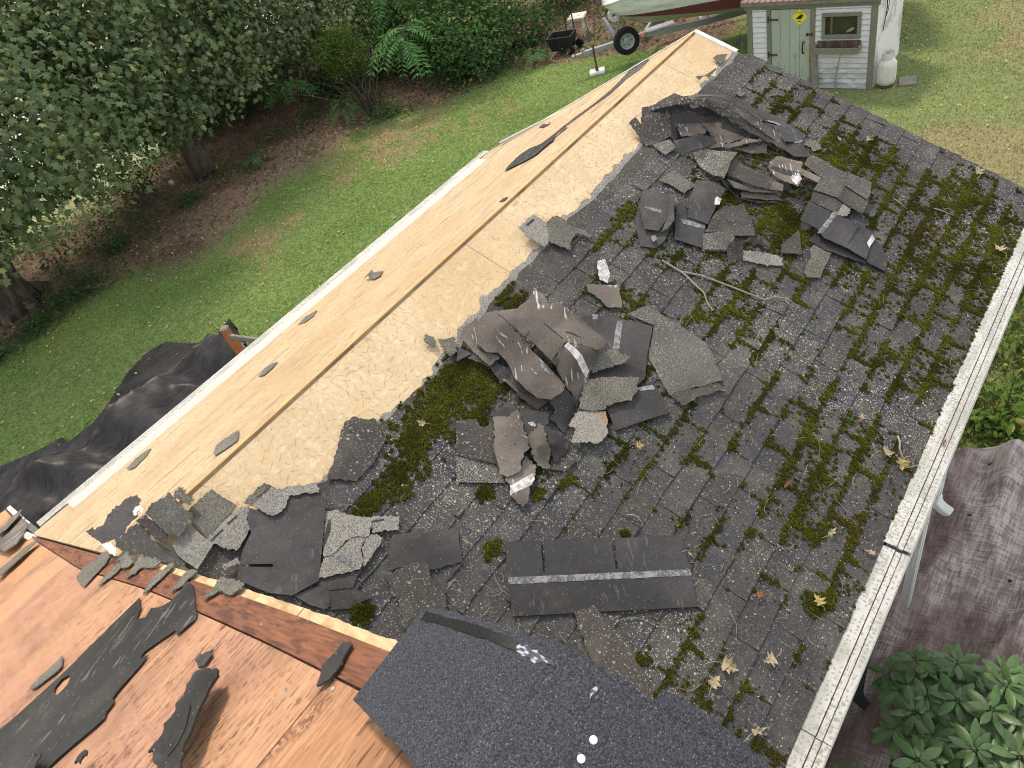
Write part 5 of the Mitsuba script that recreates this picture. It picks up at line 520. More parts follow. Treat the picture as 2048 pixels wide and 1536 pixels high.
# ------------------------------------------------------------------ the house: wing with its bare and shingled slopes, main roof in front
HOUSE = thing('house', 'house with its roof half stripped: pale sheathing, mossy dark shingles and orange plywood', 'house')
def slab(frame, outline, h0, h1):
    """A flat board over an outline in roof coordinates."""
    p = np.asarray(outline, float); 
    if sg.Polygon(p).exterior.is_ccw is False: p = p[::-1]
    n = len(p); V = np.vstack([frame(p[:, 0], p[:, 1], h1), frame(p[:, 0], p[:, 1], h0)])
    v2, f2 = trimesh.creation.triangulate_polygon(sg.Polygon(p), engine='earcut'); 
    a = p[f2]; s = cr2(a[:, 1] - a[:, 0], a[:, 2] - a[:, 0]); f2 = np.array(f2); f2[s < 0] = f2[s < 0][:, ::-1]
    S = [[k, k + n, (k + 1) % n + n] for k in range(n)] + [[k, (k + 1) % n + n, (k + 1) % n] for k in range(n)]
    m = trimesh.Trimesh(V, np.vstack([f2, f2[:, ::-1] + n, S]), process=False); m.fix_normals(); return m
# main roof edge along the wing (coordinates of the left slope)
RK = np.array([(-9.4, -.56), (-5.5, -.41), (-2.77, -.294), (-.41, -.066), (.70, .050), (1.54, .118), (1.95, .148), (2.35, .172), (2.60, .190), (CRU, .205)])
def rk(u): return np.interp(u, RK[:, 0], RK[:, 1])
us = np.linspace(EAVL, -.004, 24)
def lslope(y0, y1): return [(u, max(y0, float(rk(u)) + .004)) for u in us] + [(-.004, y1), (EAVL, y1)]
put('sheathing_panel', slab(FL, lslope(-1, FARY - .0), -.014, .002), 'osb_left', HOUSE, label='streaked darker strand board panel of the left slope')
for y0, y1 in ((-.2, 2.405), (2.409, 4.84), (4.843, FARY)):
    put('sheathing_panel', slab(FR, [(.017, y0), (.80, y0), (.80, y1), (.017, y1)], -.014, 0), 'osb', HOUSE, label='pale strand board panel at the top of the right slope')
put('sheathing_panel', slab(FR, [(.802, -.2), (EAVR - .03, -.2), (EAVR - .03, FARY), (.802, FARY)], -.014, -.0005), 'osb', HOUSE)
# raw timber edge of the left boards along the ridge gap, and the dark gap below it
rng = np.random.default_rng(4); e = [ring([(-.028, .03), (.006, .03), (.006, FARY - .02), (-.028, FARY - .02)], .05, 1.5, rng)]
put('panel_edge', sheet([(-.030, .03, .003), (.0065, .03, .003), (.0065, FARY - .01, .003), (-.030, FARY - .01, .003)], FL, .004, 2.0, seed=9, step=.03, wav=.001), 'osb_edge', HOUSE)
put('ridge_board', box(RID + [0, FARY / 2, -.14], (.03, FARY - .1, .22)), 'gap_shade', HOUSE)
# far gable trims
def rake(frame, s0, s1, y, w, t, name, m):
    a, b = frame(s0, y, 0), frame(s1, y, 0); nn = NR if frame is FR else NL
    put(name, bar(a + nn * (.004 - w / 2), b + nn * (.004 - w / 2), t, w, nn, .003), m, HOUSE)
rake(FR, -.0, EAVR, FARY - .014, .15, .022, 'rake_trim', 'white_trim'); rake(FL, -.0, EAVL, FARY + .012, .15, .022, 'rake_trim', 'white_trim')
put('metal_edge', slab(FR, [(.0, FARY - .022), (.375, FARY - .022), (.375, FARY + .026), (.0, FARY + .026)], .003, .008), 'white_trim', HOUSE, label='white metal edge at the far tip of the ridge')
put('metal_edge', slab(FL, [(EAVL, FARY - .006), (-.0, FARY - .006), (-.0, FARY + .026), (EAVL, FARY + .026)], .004, .008), 'white_trim', HOUSE, label='white metal edge along the far side of the left slope')
# walls
wx0, wx1, wz = FL(EAVL + .32, 0)[0], FR(EAVR - .33, 0)[0], FR(EAVR - .33, 0)[2] - .05
put('wall', box(((wx0 + wx1) / 2, FARY / 2 - .2, (wz + GZ) / 2), (wx1 - wx0, FARY - .4, wz - GZ)), 'siding', HOUSE)
gp = np.array([(wx0, wz), (wx1, wz), (RID[0], RID[2] - .08)]); 
put('gable', trimesh.Trimesh([(x, y, z) for y in (FARY - .06, FARY - .02) for x, z in gp], [(0, 1, 2), (3, 5, 4), (0, 3, 1), (1, 3, 4), (1, 4, 2), (2, 4, 5), (2, 5, 0), (0, 5, 3)], process=False), 'siding', HOUSE)
put('soffit', box(((wx1 + FR(EAVR, 0)[0]) / 2, FARY / 2, FR(EAVR, 0)[2] - .10), (.34, FARY - .05, .012)), 'white_trim', HOUSE)
put('soffit', box(((wx0 + FL(EAVL, 0)[0]) / 2, FARY / 2, FL(EAVL, 0)[2] - .10), (.34, FARY - .05, .012)), 'white_trim', HOUSE)
put('fascia', box(FR(EAVR - .02, FARY / 2, 0) + [0, 0, -.085], (.02, FARY - .03, .13)), 'white_trim', HOUSE)
put('fascia', box(FL(EAVL + .02, FARY / 2, 0) + [0, 0, -.085], (.02, FARY - .03, .13)), 'white_trim', HOUSE)
# main roof deck (left slope), boards and plywood
def under_rk(u0, u1, off, ylo, n=14):
    u = np.linspace(u0, u1, n); return [(a, ylo) for a in (u0, u1)] + [(a, float(rk(a)) - off(a)) for a in u[::-1]]
bw = lambda u: np.interp(u, [-2.9, -1.7, -.5, 1.1, 1.4, 2.42, 2.8], [.02, .060, .100, .088, .090, .087, .086]) + .0
put('plywood_sheet', slab(FL, under_rk(-1.513, .842, lambda u: bw(u) + .005, -3.2), -.016, 0), 'plywood', HOUSE, label='orange-pink weathered plywood sheet crossed by the tar paper')
put('plywood_sheet', slab(FL, under_rk(.845, 2.262, lambda u: bw(u) + .005, -3.2), -.016, 0), 'plywood', HOUSE, label='orange plywood sheet right of the tar paper')
put('plywood_sheet', slab(FL, under_rk(2.265, CRU, lambda u: bw(u) + .005, -3.2), -.0165, -.0006), 'plywood_tarred', HOUSE, label='tar-stained red plywood sheet at the crest')
put('plywood_sheet', slab(FL, under_rk(-7.2, -1.517, lambda u: bw(u) + .005, -3.2), -.016, 0), 'plywood_b', HOUSE, label='paler plywood sheet at the far left')
u = np.linspace(-7.2, CRU, 60)
put('edge_board', slab(FL, [(a, float(rk(a)) - float(bw(a))) for a in u] + [(a, float(rk(a)) - .012) for a in u[::-1]], -.016, .0015), 'board', HOUSE, label='dark red-brown board along the edge of the plywood')
for a, b in ((.62, 1.93), (1.936, CRU)):
    u = np.linspace(a, b, 40); jg = .004 * (meshkit.noise(np.stack([u * 14, 0 * u, 0 * u], -1), 3) - .5) + .003 * (meshkit.noise(np.stack([u * 60, 0 * u, 0 * u], -1), 4) - .5)
    put('edge_strip', slab(FL, [(x, float(rk(x)) - .0095) for x in u] + [(x, float(rk(x)) + .013 + float(q)) for x, q in zip(u[::-1], jg[::-1])], -.03, -.004), 'fresh_wood', HOUSE, label='raw light timber strip along the board edge')
put('plywood_sheet', slab(FN, [(.0, -3.2), (3.2, -3.2), (3.2, .20), (.0, .20)], -.016, -.0006), 'plywood_tarred', HOUSE)
# main gable wall under the crest, facing the wing
c2 = FN(1.9, .0)
put('gable', trimesh.Trimesh([(x, y, z) for y in (-.12, -.08) for x, z in ((RID[0] - .02, RID[2] - .03), (CRE[0], CRE[2] - .04), (c2[0], c2[2] - .06), (c2[0], -4.5), (RID[0] - .02, -4.5))],
    [(0, 2, 1), (0, 3, 2), (0, 4, 3), (5, 6, 7), (5, 7, 8), (5, 8, 9), (0, 1, 6), (0, 6, 5), (1, 2, 7), (1, 7, 6), (2, 3, 8), (2, 8, 7), (4, 0, 5), (4, 5, 9)], process=False), 'siding', HOUSE)
rake_l = np.array([FL(a, float(rk(a)) + .02, -.01) for a in np.linspace(-3.75, -9.0, 12)])
put('rake_trim', trimesh.util.concatenate([bar(a + [0, 0, -.05], b + [0, 0, -.05], .05, .12, (0, 0, 1)) for a, b in zip(rake_l[:-1], rake_l[1:])]), 'white_trim', HOUSE, label='white trim running off to the far left')
put('plywood_sheet', slab(FL, under_rk(-9.2, -7.203, lambda u: .004, -3.2), -.016, -.0006), 'plywood_b', HOUSE)
# gutters: K-shaped trough, guard with scalloped inner edge, raised ribs and a lip
def gutter(frame, s_e, side, y0, y1, gw, name, label):
    e = frame(s_e, 0, 0); x0, z0 = e[0], e[2] + .006
    g = numbered(f'{HOUSE}__gutter'); tag(g, label)
    def strip(xa, xb, za, zb, th, nm, m, ja=0.0, ya=y0, yb=y1, lb=None):
        y = np.arange(ya, yb, .011 if ja else .2); y = np.append(y, yb); n = len(y)
        j = ja * ((meshkit.noise(np.stack([y * 38, 0 * y, 0 * y], -1), 8) - .5) * 1.6 + (meshkit.noise(np.stack([y * 9, 0 * y, 0 * y], -1), 6) - .5) * 1.2) if ja else 0 * y
        A = np.stack([x0 + side * (xa + j), y, z0 + za + 0 * y], -1); B_ = np.stack([x0 + side * xb + 0 * y, y, z0 + zb + 0 * y], -1); dz = [0, 0, th]
        V = np.vstack([A, B_, A - dz, B_ - dz]); k = np.arange(n - 1); F = []
        for p, q in ((0, 1), (3, 2), (2, 0), (1, 3)): F += [np.stack([p * n + k, p * n + k + 1, q * n + k + 1, q * n + k], -1)]
        m_ = trimesh.Trimesh(V, np.vstack([np.vstack([f[:, [0, 1, 2]], f[:, [0, 2, 3]]]) for f in F] + [[[0, n, 3 * n], [0, 3 * n, 2 * n], [n - 1, 4 * n - 1, 2 * n - 1], [n - 1, 3 * n - 1, 4 * n - 1]]]), process=False); m_.fix_normals()
        put(nm, m_, m, g, label=lb)
    w = gw
    if name == 'wide':
        for ya, yb, dzz in ((y0, 1.185, .002), (1.19, 2.205, 0.0), (2.222, y1, .006)):
            strip(-.012, w * .46, .006 + dzz, -.003 + dzz, .004, 'guard', 'gutter', .010, ya, yb)
            strip(w * .49, w * .70, -.011 + dzz, -.013 + dzz, .004, 'rib', 'gutter', 0, ya, yb)
            strip(w * .735, w * 1.0, -.006 + dzz, -.013 + dzz, .006, 'lip', 'gutter_clean' if ya > 2.3 else 'gutter', 0, ya, yb)
    else:
        strip(.012, w, .002, -.004, .004, 'guard', 'gutter', .003); strip(.0, .010, -.012, -.012, .004, 'back_flange', 'gutter_clean')
    pr = np.array([(w, -.018), (w + .004, -.035), (w - .02, -.07), (w - .025, -.115), (.012, -.118), (.008, -.02)])
    V = np.array([(x0 + side * a, y, z0 + b) for y in (y0, y1) for a, b in pr]); n = len(pr)
    F = [(k, k + 1, k + 1 + n) for k in range(n - 1)] + [(k, k + 1 + n, k + n) for k in range(n - 1)]
    put('trough', trimesh.Trimesh(V, F, process=False), 'gutter_clean', g)
gutter(FR, EAVR, 1, .3, FARY + .03, .122, 'wide', 'white gutter with a lichen-spotted guard along the right eave')
gutter(FL, EAVL, -1, -.24, FARY + .06, .098, 'narrow', 'narrow white speckled gutter along the left eave')
put('gutter_end', box(FL(EAVL + .10, -.33) + [-.02, 0, -.01], (.14, .05, .03), .2), 'gutter_clean', HOUSE)
# downspouts
ex = FR(EAVR, 0)[0] + .09; ez = FR(EAVR, 0)[2] - .10
def downspout(y, z0, z1, m, elbow, label, dx=0.0, w=.075):
    g = numbered(f'{HOUSE}__downspout'); tag(g, label)
    ms = [box((ex + dx, y, (z0 + z1) / 2), (w * .8, w, z0 - z1), 0, .008)] + [box((ex + dx + w * .4, y + q, (z0 + z1) / 2), (.006, .008, z0 - z1 - .02)) for q in (-.022, 0, .022)] + [box((ex + dx + q, y - w * .5, (z0 + z1) / 2), (.008, .006, z0 - z1 - .02)) for q in (-.018, .0, .018)]
    put('pipe', cat_(ms), m, g)
    if elbow:
        pts = [(ex + dx, y, z1 + .01), (ex + dx + .003, y - .005, z1 - .035), (ex + dx + .035, y - .012, z1 - .07), (ex + dx + .095, y - .018, z1 - .10)]
        put('elbow', cat_([bar(np.array(a), np.array(b) + .3 * (np.array(b) - np.array(a)) * (k < 2), w * (1 - .0 * k), w * .85, (.2, 1, .3), .008) for k, (a, b) in enumerate(zip(pts[:-1], pts[1:]))]), m, g)
mat('pipe_white', (.66, .70, .70), .45); mat('pipe_dark', (.05, .06, .065), .5)  # pipe_dark is a near-black pipe colour
downspout(3.04, ez, -3.90, 'pipe_white', True, 'white downspout ending in an elbow over the tarp', -.02, .066)
downspout(2.80, ez, -4.8, 'pipe_white', False, 'straight white downspout running down to the ground behind the tarp', -.025, .066)
downspout(2.15, ez, -4.95, 'pipe_dark', True, 'dark pipe below the near end of the right gutter', -.10)
mat('soil', (.05, .035, .025), .95)

# intact shingles of the right slope
edge_s = lambda y: np.interp(y, [q[1] for q in EDGE][::-1], [q[0] for q in EDGE][::-1])
rng = np.random.default_rng(77); TABS = []
for k in range(-7, 9):
    sb = 1.622 + EXP * k; off = 1.69 + TW * .5 * (k % 2)
    for q in range(-8, 14):
        y0, y1 = off + TW * q + .003, off + TW * (q + 1) - .003
        if y1 < .18 or y0 > FARY: continue
        y1 = min(y1, FARY + .032 + rng.uniform(-.006, .012)); TABS.append((sb + rng.normal() * .0015, y0, y1, k))
bare = [sg.Polygon([(p[0], p[1]) for p in d['p']]).buffer(0) for d in PIECES if d['pl'] == 'R']
def tab_mesh(sb, y0, y1, rng):
    nx, ny = 5, 4; s = np.linspace(sb - EXP - .022, sb, ny); y = np.linspace(y0, y1, nx); Sg, Yg = np.meshgrid(s, y, indexing='ij')
    t = (Sg - s[0]) / (s[-1] - s[0]); h = .0022 + .0072 * t
    cl = rng.random(2) ** 3 * .012; h = h + t ** 3 * (cl[0] * ((y1 - Yg) / (y1 - y0)) ** 4 + cl[1] * ((Yg - y0) / (y1 - y0)) ** 4) + rng.normal(size=h.shape) * .0005
    Sg = Sg + (t > .99) * rng.normal(size=h.shape) * .0022; Yg = Yg + ((Yg == y0) | (Yg == y1)) * rng.normal(size=h.shape) * .0012
    V = np.vstack([FR(Sg, Yg, h + .0042).reshape(-1, 3), FR(Sg[-1], Yg[-1], h[-1]), FR(Sg[:, 0], Yg[:, 0], h[:, 0]), FR(Sg[:, -1], Yg[:, -1], h[:, -1])])
    F = []; I = lambda a, b: a * nx + b; n0 = nx * ny
    for a in range(ny - 1):
        for b in range(nx - 1): F += [(I(a, b), I(a + 1, b), I(a + 1, b + 1)), (I(a, b), I(a + 1, b + 1), I(a, b + 1))]
    for b in range(nx - 1): F += [(I(ny - 1, b), n0 + b, n0 + b + 1), (I(ny - 1, b), n0 + b + 1, I(ny - 1, b + 1))]
    n1 = n0 + nx; n2 = n1 + ny
    for a in range(ny - 1): F += [(I(a, 0), n1 + a, n1 + a + 1), (I(a, 0), n1 + a + 1, I(a + 1, 0)), (I(a, nx - 1), I(a + 1, nx - 1), n2 + a + 1), (I(a, nx - 1), n2 + a + 1, n2 + a)]
    m = trimesh.Trimesh(V, F, process=False)
    if m.face_normals[0] @ NR < 0: m.invert()
    return m
TABS.sort(key=lambda t: -t[1]); TABS = TABS[::-1]
for n, (sb, y0, y1, k) in enumerate(TABS):
    m = tab_mesh(sb, y0, y1, rng)
    w = 'tab'
    if n < 299: put('shingle', m, w, HOUSE)
    else: scene.setdefault('_rest', []).append(m)
rest = scene.pop('_rest', None)
if rest: put('far_shingles', cat_(rest), 'tab', HOUSE, kind='stuff', label='remaining weathered shingles of the right slope')
E_ = np.array(EDGE)[::-1]; E_ = E_[(E_[:, 1] > .1)]
yy = np.arange(.12, FARY, .02); es = edge_s(yy)
n1 = lambda f, sd: meshkit.noise(np.stack([yy * f, 0 * yy, 0 * yy], -1), sd) - .5
off = .016 + .05 * np.clip(meshkit.fbm(np.stack([yy * 1.7, 0 * yy, 0 * yy], -1), 3, 3) - .25, 0, 1) * 1.5 + .012 * n1(14, 2)
st = np.repeat(np.random.default_rng(6).normal(size=len(yy)), np.random.default_rng(7).integers(2, 6, len(yy)))[:len(yy)]
pe = [(a + b, y, .002) for a, b, y in zip(es, .012 * n1(11, 1) + .012 * n1(40, 5) + .011 * np.clip(st, -1.6, 1.6), yy)]
put('torn_course', sheet(pe + [(.52, FARY + .02, .002), (.52, .12, .002)], FR, .003, 3, seed=3, step=.03), 'pale', HOUSE, label='torn strip of pale granules along the bare sheathing')
pe = [(a + b, y, .004) for a, b, y in zip(es, off, yy)]
put('torn_course', sheet(pe + [(.482, FARY + .02, .0085), (.482, .12, .0085)], FR, .0035, 2, seed=4, step=.03), 'tabd', HOUSE, label='dark clean band that the removed ridge shingles had covered')
# ------------------------------------------------------------------ loose torn shingles, scraps and tar paper
_bent = ('bent', 'curl', 'saddle', 'arch', 'rim', 'rolled', 'humped', 'crumpled', 'hollow', 'tar paper', 'torn flap', 'draped', 'folded', 'curved')
STIFF = lambda d: not d['c'] and len(d['p']) > 4 and not any(w in d['l'] for w in _bent)
def stiffen(d):
    """Old shingles are stiff: pull the corner heights most of the way to one plane."""
    a = np.asarray(d['p'], float); A = np.c_[a[:, :2] - a[:, :2].mean(0), np.ones(len(a))]; h = A @ np.linalg.lstsq(A, a[:, 2], rcond=1e-3)[0]
    a = a.copy(); a[:, 2] = np.maximum(.65 * h + .35 * a[:, 2], 0); return a
for n, d in enumerate(PIECES):
    fr = FRAMES[d['pl']]; lift = .0125 if d['pl'] == 'R' else .0015
    if STIFF(d): d['p'] = [tuple(q) for q in stiffen(d)]
    key = put(d['n'], sheet(d['p'], fr, d['t'] * .001, d['j'], d['hole'], lift, seed=n + 1, ctrl=d['c']), d['m'], label=d['l'], smooth=35,
              cat={'shingle': 'shingle', 'shingle_scrap': 'shingle scrap', 'tar_paper': 'tar paper', 'paint_flake': 'paint flake'}[d['n']])
    ctl = np.asarray(d['p'] + d['c'], float); wv = lambda Q, s=n + 1: .0022 * (meshkit.fbm(np.stack([Q[:, 0] * 9, Q[:, 1] * 9, np.full(len(Q), s * 3.7)], 1), 3, s) - .35)
    for dn, dm, dp in d['d']:
        put(dn, sheet([(a, b, 0) for a, b in dp], fr, .0008, 1.5, None, lift + d['t'] * .001 + .0013, seed=n + 1, wav=.0, hf=lambda Q: heights(ctl, Q) + wv(Q), step=.012), dm, key)
# new starter strips bent over the crest
def FCR(u, y, h=0.0):
    """Across the crest: u metres from it, down the left slope if negative, down the right if positive; rounded at the top."""
    u, y, h = np.broadcast_arrays(*[np.asarray(v, float) for v in (u, y, h)]); r = .11
    t = np.clip(u / r, -1, 1) * PIT; v = np.abs(u) - r
    cx = r / PIT * np.sin(t); cz = -r / PIT * (1 - np.cos(t)) * 1.0
    x = np.where(v > 0, np.sign(u) * (r / PIT * SA + v * CA), cx); z = np.where(v > 0, -r / PIT * (1 - CA) - v * SA, cz)
    nn = np.stack([np.sin(t), 0 * t, np.cos(t)], -1)
    return CRE + np.stack([x, y, z + .004], -1) + h[..., None] * nn
a = put('starter_shingle', sheet([(u, y, .006) for u, y in NEWS['b']], FCR, .004, .6, seed=41, step=.012), 'newgran', label='new blue-black shingle piece on the right, partly under the larger one', cat='shingle', smooth=30)
a = put('starter_shingle', sheet([(u, y, .012) for u, y in NEWS['a']], FCR, .004, .6, seed=40, step=.012), 'newgran', label='large new blue-black shingle bent over the crest in the foreground', cat='shingle', smooth=30)
put('sealant_strip', sheet([(u, y, .0) for u, y in NEWS['st']], FCR, .0012, 2.5, seed=42, lift=.0160, step=.006, wav=.0022), 'sealant', a)
st = NEWS['st']; 
put('scuff_mark', sheet([(-.040, .249, 0), (-.012, .253, 0), (.012, .252, 0), (.022, .246, 0), (.0, .238, 0), (-.036, .238, 0)], FCR, .0009, 3, seed=43, lift=.0162, step=.005, wav=.0022), 'scuff', a)
put('scuff_mark', sheet([(u + q, y + w, 0) for (u, y), q, w in zip([NEWS['sm'][0]] * 4, (-.004, .0, .004, .001), (.002, .012, .010, -.008))], FCR, .0008, 2, seed=44, lift=.0162, step=.004, wav=.0), 'scuff', a)
for u, y in NEWS['nails']:
    m = lathe([(0, .0014), (.0048, .0012), (.0056, .0004), (.0056, -.002), (.0015, -.002), (.0015, -.018), (0, -.02)], 18); c = FCR(u, y, .0165)
    m.apply_transform(M4((CA, 0, -SA), (0, 1, 0), NR, c)); put('roofing_nail', m, 'nailhead', a, smooth=40)
c = FR(*FLASH); put('flashing_corner', trimesh.Trimesh([c + np.array(q) for q in ((-.035, 0, -.02), (.035, -.01, -.03), (.0, .0, .07), (-.035, .008, -.02), (.035, -.002, -.03), (.0, .008, .07))], [(0, 1, 2), (3, 5, 4), (0, 3, 4), (0, 4, 1), (1, 4, 5), (1, 5, 2), (2, 5, 3), (2, 3, 0)], process=False), 'tar', label='black pointed flashing corner at the far end of the ridge', cat='flashing')
# nails standing in the big pile, on the sheathing and the boards
rng = np.random.default_rng(8)
def nail(c, dirn, L, key=None, label=None, group=None):
    m = lathe([(0, 0), (.0018, 0), (.0018, L), (.0045, L), (.0045, L + .0012), (0, L + .0015)], 8); z = unit(dirn); x = unit(np.cross([0, 1, .1], z)); m.apply_transform(M4(x, np.cross(z, x), z, c)); return m
big = [k for k, v in labels.items() if 'nails standing up' in v.get('label', '')]
for s, y, h in NAILS: put('nail', nail(FR(s, y, h), NR + .25 * rng.normal(size=3), .035), 'metal', big[0])
for s, y, lab in BNAILS: put('nail', nail(FL(s, y, -.02), NL + .2 * rng.normal(size=3), .0225), 'metal', label=lab, cat='nail')
# ------------------------------------------------------------------ fallen leaves and twigs on the slope
leafmat('leaf_cream', lambda p, n, uv: mix((.56, .49, .34), (.42, .34, .22), fbm(p.x * 40, p.y * 40, p.z * 40, 2)), .7, .3)
leafmat('leaf_orange', lambda p, n, uv: mix((.42, .22, .10), (.28, .14, .08), fbm(p.x * 40, p.y * 40, p.z * 40, 2)), .7, .3)
leafmat('leaf_yellow', lambda p, n, uv: mix((.52, .43, .18), (.42, .32, .15), fbm(p.x * 40, p.y * 40, p.z * 40, 2)), .7, .3)
leafmat('leaf_pink', lambda p, n, uv: mix((.52, .38, .33), (.42, .28, .22), fbm(p.x * 40, p.y * 40, p.z * 40, 2)), .7, .3)
rng = np.random.default_rng(31)
_ml = [(0, 0), (-.06, .22), (.02, .56), (.16, .36), (.24, .34), (.40, .72), (.46, .46), (.54, .16), (.72, .26), (.78, .14), (1.05, 0)]
_ml = _ml + [(x, -y) for x, y in _ml[-2:0:-1]]
for s, y, sz, kind, lab in LEAFS:
    D = np.linalg.norm(FR(s, y)); L = sz * 1.12 / FOC * D
    P0 = np.array(_ml) * (1 if kind == 'maple' else (1, .45)); c0 = (.38, 0)
    V = [c0] + [tuple(q) for q in P0]; V = np.array(V); n = len(P0)
    V = np.vstack([V, (V[1:] + V[0]) * .5]); F = []
    for q in range(n):
        r_ = (q + 1) % n; F += [(0, n + 1 + q, n + 1 + r_), (n + 1 + q, 1 + q, 1 + r_), (n + 1 + q, 1 + r_, n + 1 + r_)]
    cu = rng.uniform(.25, .9) if kind == 'maple' else rng.uniform(1.4, 2.3); a = V[:, 1] * cu
    Z = np.abs(V[:, 1]) * np.sin(np.abs(a)) * .8 + .10 * np.sin(V[:, 0] * 4 + rng.uniform(0, 6)) + .06 * rng.normal(size=len(V)); Yy = V[:, 1] * np.cos(np.minimum(np.abs(a), 1.3))
    th = rng.uniform(0, 6.28); co, si = math.cos(th), math.sin(th); Q = np.stack([V[:, 0] * co - Yy * si, V[:, 0] * si + Yy * co], -1) * L
    m1 = trimesh.Trimesh(FR(s + Q[:, 0], y + Q[:, 1], .026 + (Z - Z.min()) * L), F, process=False)
    tt = np.linspace(0, 1, 7); st = np.stack([-tt * L * rng.uniform(.6, 1.1), tt ** 2 * L * rng.normal() * .4], -1); st = np.stack([st[:, 0] * co - st[:, 1] * si, st[:, 0] * si + st[:, 1] * co], -1)
    mk = 'leaf_orange' if ('orange' in lab or 'reddish' in lab) else 'leaf_yellow' if 'yellow' in lab else 'leaf_pink' if 'pink' in lab else 'leaf_cream'
    k = thing('fallen_leaf', lab, 'leaf'); put('blade', m1, mk, k, smooth=True)
    put('stalk', tube(FR(s + st[:, 0], y + st[:, 1], .026 + .03 * L + .02 * np.sin(tt * 3)), .0012 + .0004 * (D > 4), 5), mk, k)
mat('twig_mat', lambda p, n, uv: mix((.36, .34, .29), (.24, .22, .18), fbm(p.x * 60, p.y * 60, p.z * 60, 2)), .85)
k = thing('twig', 'long forked grey twig lying on the mossy slope below the big pile', 'twig')
for q, r0 in zip(TWIGS, (.0075, .0070, .003, .003)):
    q = np.array(q); t = np.linspace(0, 1, 24); P2 = np.stack([np.interp(t, np.linspace(0, 1, len(q)), q[:, c]) for c in (0, 1)], -1)
    h = .022 + .012 * meshkit.noise(np.stack([t * 6, 0 * t, 0 * t], -1), 3); put('stem', tube(FR(P2[:, 0], P2[:, 1], h), r0 * (1 - .6 * t), 7), 'twig_mat', k, smooth=True)
for lab, pts, r0 in STICKS:
    q = np.array(pts); t = np.linspace(0, 1, 14); P2 = np.stack([np.interp(t, np.linspace(0, 1, len(q)), q[:, c]) for c in (0, 1)], -1)
    put('twig', tube(FR(P2[:, 0], P2[:, 1], .022 + .012 * np.sin(t * 5)), r0 * (1 - .5 * t), 6), 'twig_mat', smooth=True, label=lab, cat='twig')
# loose needles and stalks too many to name
C = []; rng = np.random.default_rng(91); ms = []
for _ in range(330):
    s, y = rng.uniform(.6, 2.72), rng.uniform(.45, 5.3)
    th = rng.uniform(0, 6.28); L = rng.uniform(.03, .12); t = np.linspace(-.5, .5, 5); cv = rng.normal() * .5
    a, b = t * L, (t ** 2 - .1) * L * cv; ms.append(tube(FR(np.clip(s + a * math.cos(th) - b * math.sin(th), .5, 2.75), y + a * math.sin(th) + b * math.cos(th), .021), .0011, 4, False))
put('dead_stalks', cat_(ms), 'twig_mat', kind='stuff', label='thin dead stalks and pine needles scattered over the mossy slope', cat='debris')
# ------------------------------------------------------------------ moss: tufts along the joints, cushions where it closes up, dots elsewhere
rng = np.random.default_rng(55)
def dens(s, y):
    """How much moss the slope carries here."""
    a = .14 + .50 * np.clip((y - 1.3) / 2.4, 0, 1) * np.clip((s - .55) / .5, 0, 1) + .34 * np.clip((s - 2.05) / .4, 0, 1) + .30 * np.exp(-((s - 1.4) / .5) ** 2 - ((y - 4.5) / .6) ** 2)
    a = a - .25 * np.clip((1.5 - y) / .6, 0, 1) * (s < 2.0) - .7 * np.clip((.62 - s) / .12, 0, 1) - .45 * np.clip((y - 5.05) / .25, 0, 1)
    a = a + 1.0 * np.exp(-((s - .70) / .18) ** 2 - ((y - 1.62) / .42) ** 2)
    return a
cov = lambda s, y: shapely.contains_xy(COVER, s, y)
COVER = shapely.union_all([b.buffer(-.012) for b in bare])
def keep(s, y, base, k=1.0):
    f = (meshkit.fbm(np.stack([s * 3.4, y * 3.4, 0 * s], -1), 3, 12) - .5) * 2.2 + .28
    f = f + (meshkit.noise(np.stack([s * 13, y * 13, 0 * s], -1), 31) - .5) * .55
    return (rng.random(len(s)) < np.clip((dens(s, y) + f - base) * k, 0, 1)) & ~cov(s, y) & (y < FARY - .02) & (s > edge_s(y) + .09) & (s < EAVR - .01)
pts = []
n = 60000; kk = rng.integers(-8, 9, n); sb = 1.622 + EXP * kk; y = rng.uniform(.3, FARY, n); s = sb + .008 + rng.normal(size=n) * .010; k = keep(s, y, .50, .75); pts.append(np.stack([s, y, rng.uniform(.0050, .0125, n)], -1)[k])
n = 46000; q = rng.integers(-8, 14, n); kk = rng.integers(-8, 9, n); y = 1.69 + TW * .5 * (kk % 2) + TW * q + rng.normal(size=n) * .009; s = 1.622 + EXP * kk - rng.random(n) * EXP; k = keep(s, y, .50, .75) & (y > .3); pts.append(np.stack([s, y, rng.uniform(.0050, .0120, n)], -1)[k])
n = 60000; s, y = rng.uniform(.5, EAVR, n), rng.uniform(.3, FARY, n); k = keep(s, y, .92, .9); pts.append(np.stack([s, y, rng.uniform(.0050, .0130, n)], -1)[k])
n = 26000; s, y = rng.uniform(.55, EAVR, n), rng.uniform(.3, FARY, n); k = keep(s, y, .50, .9); DOTS = np.stack([s, y, rng.uniform(.0030, .0062, n)], -1)[k]
for s0, y0, rs, ry, n in MATS:
    n = int(n * 1.1)
    a = rng.normal(size=(n, 2)) * .5; k = (np.hypot(a[:, 0], a[:, 1]) < 1.0) & ~cov(s0 + a[:, 0] * rs, y0 + a[:, 1] * ry); pts.append(np.stack([s0 + a[:, 0] * rs, y0 + a[:, 1] * ry, rng.uniform(.007, .016, n)], -1)[k])
MP = np.vstack(pts)
tv = np.array([(-.25, 0, 0), (.25, 0, 0), (0, .1, 1.0)])
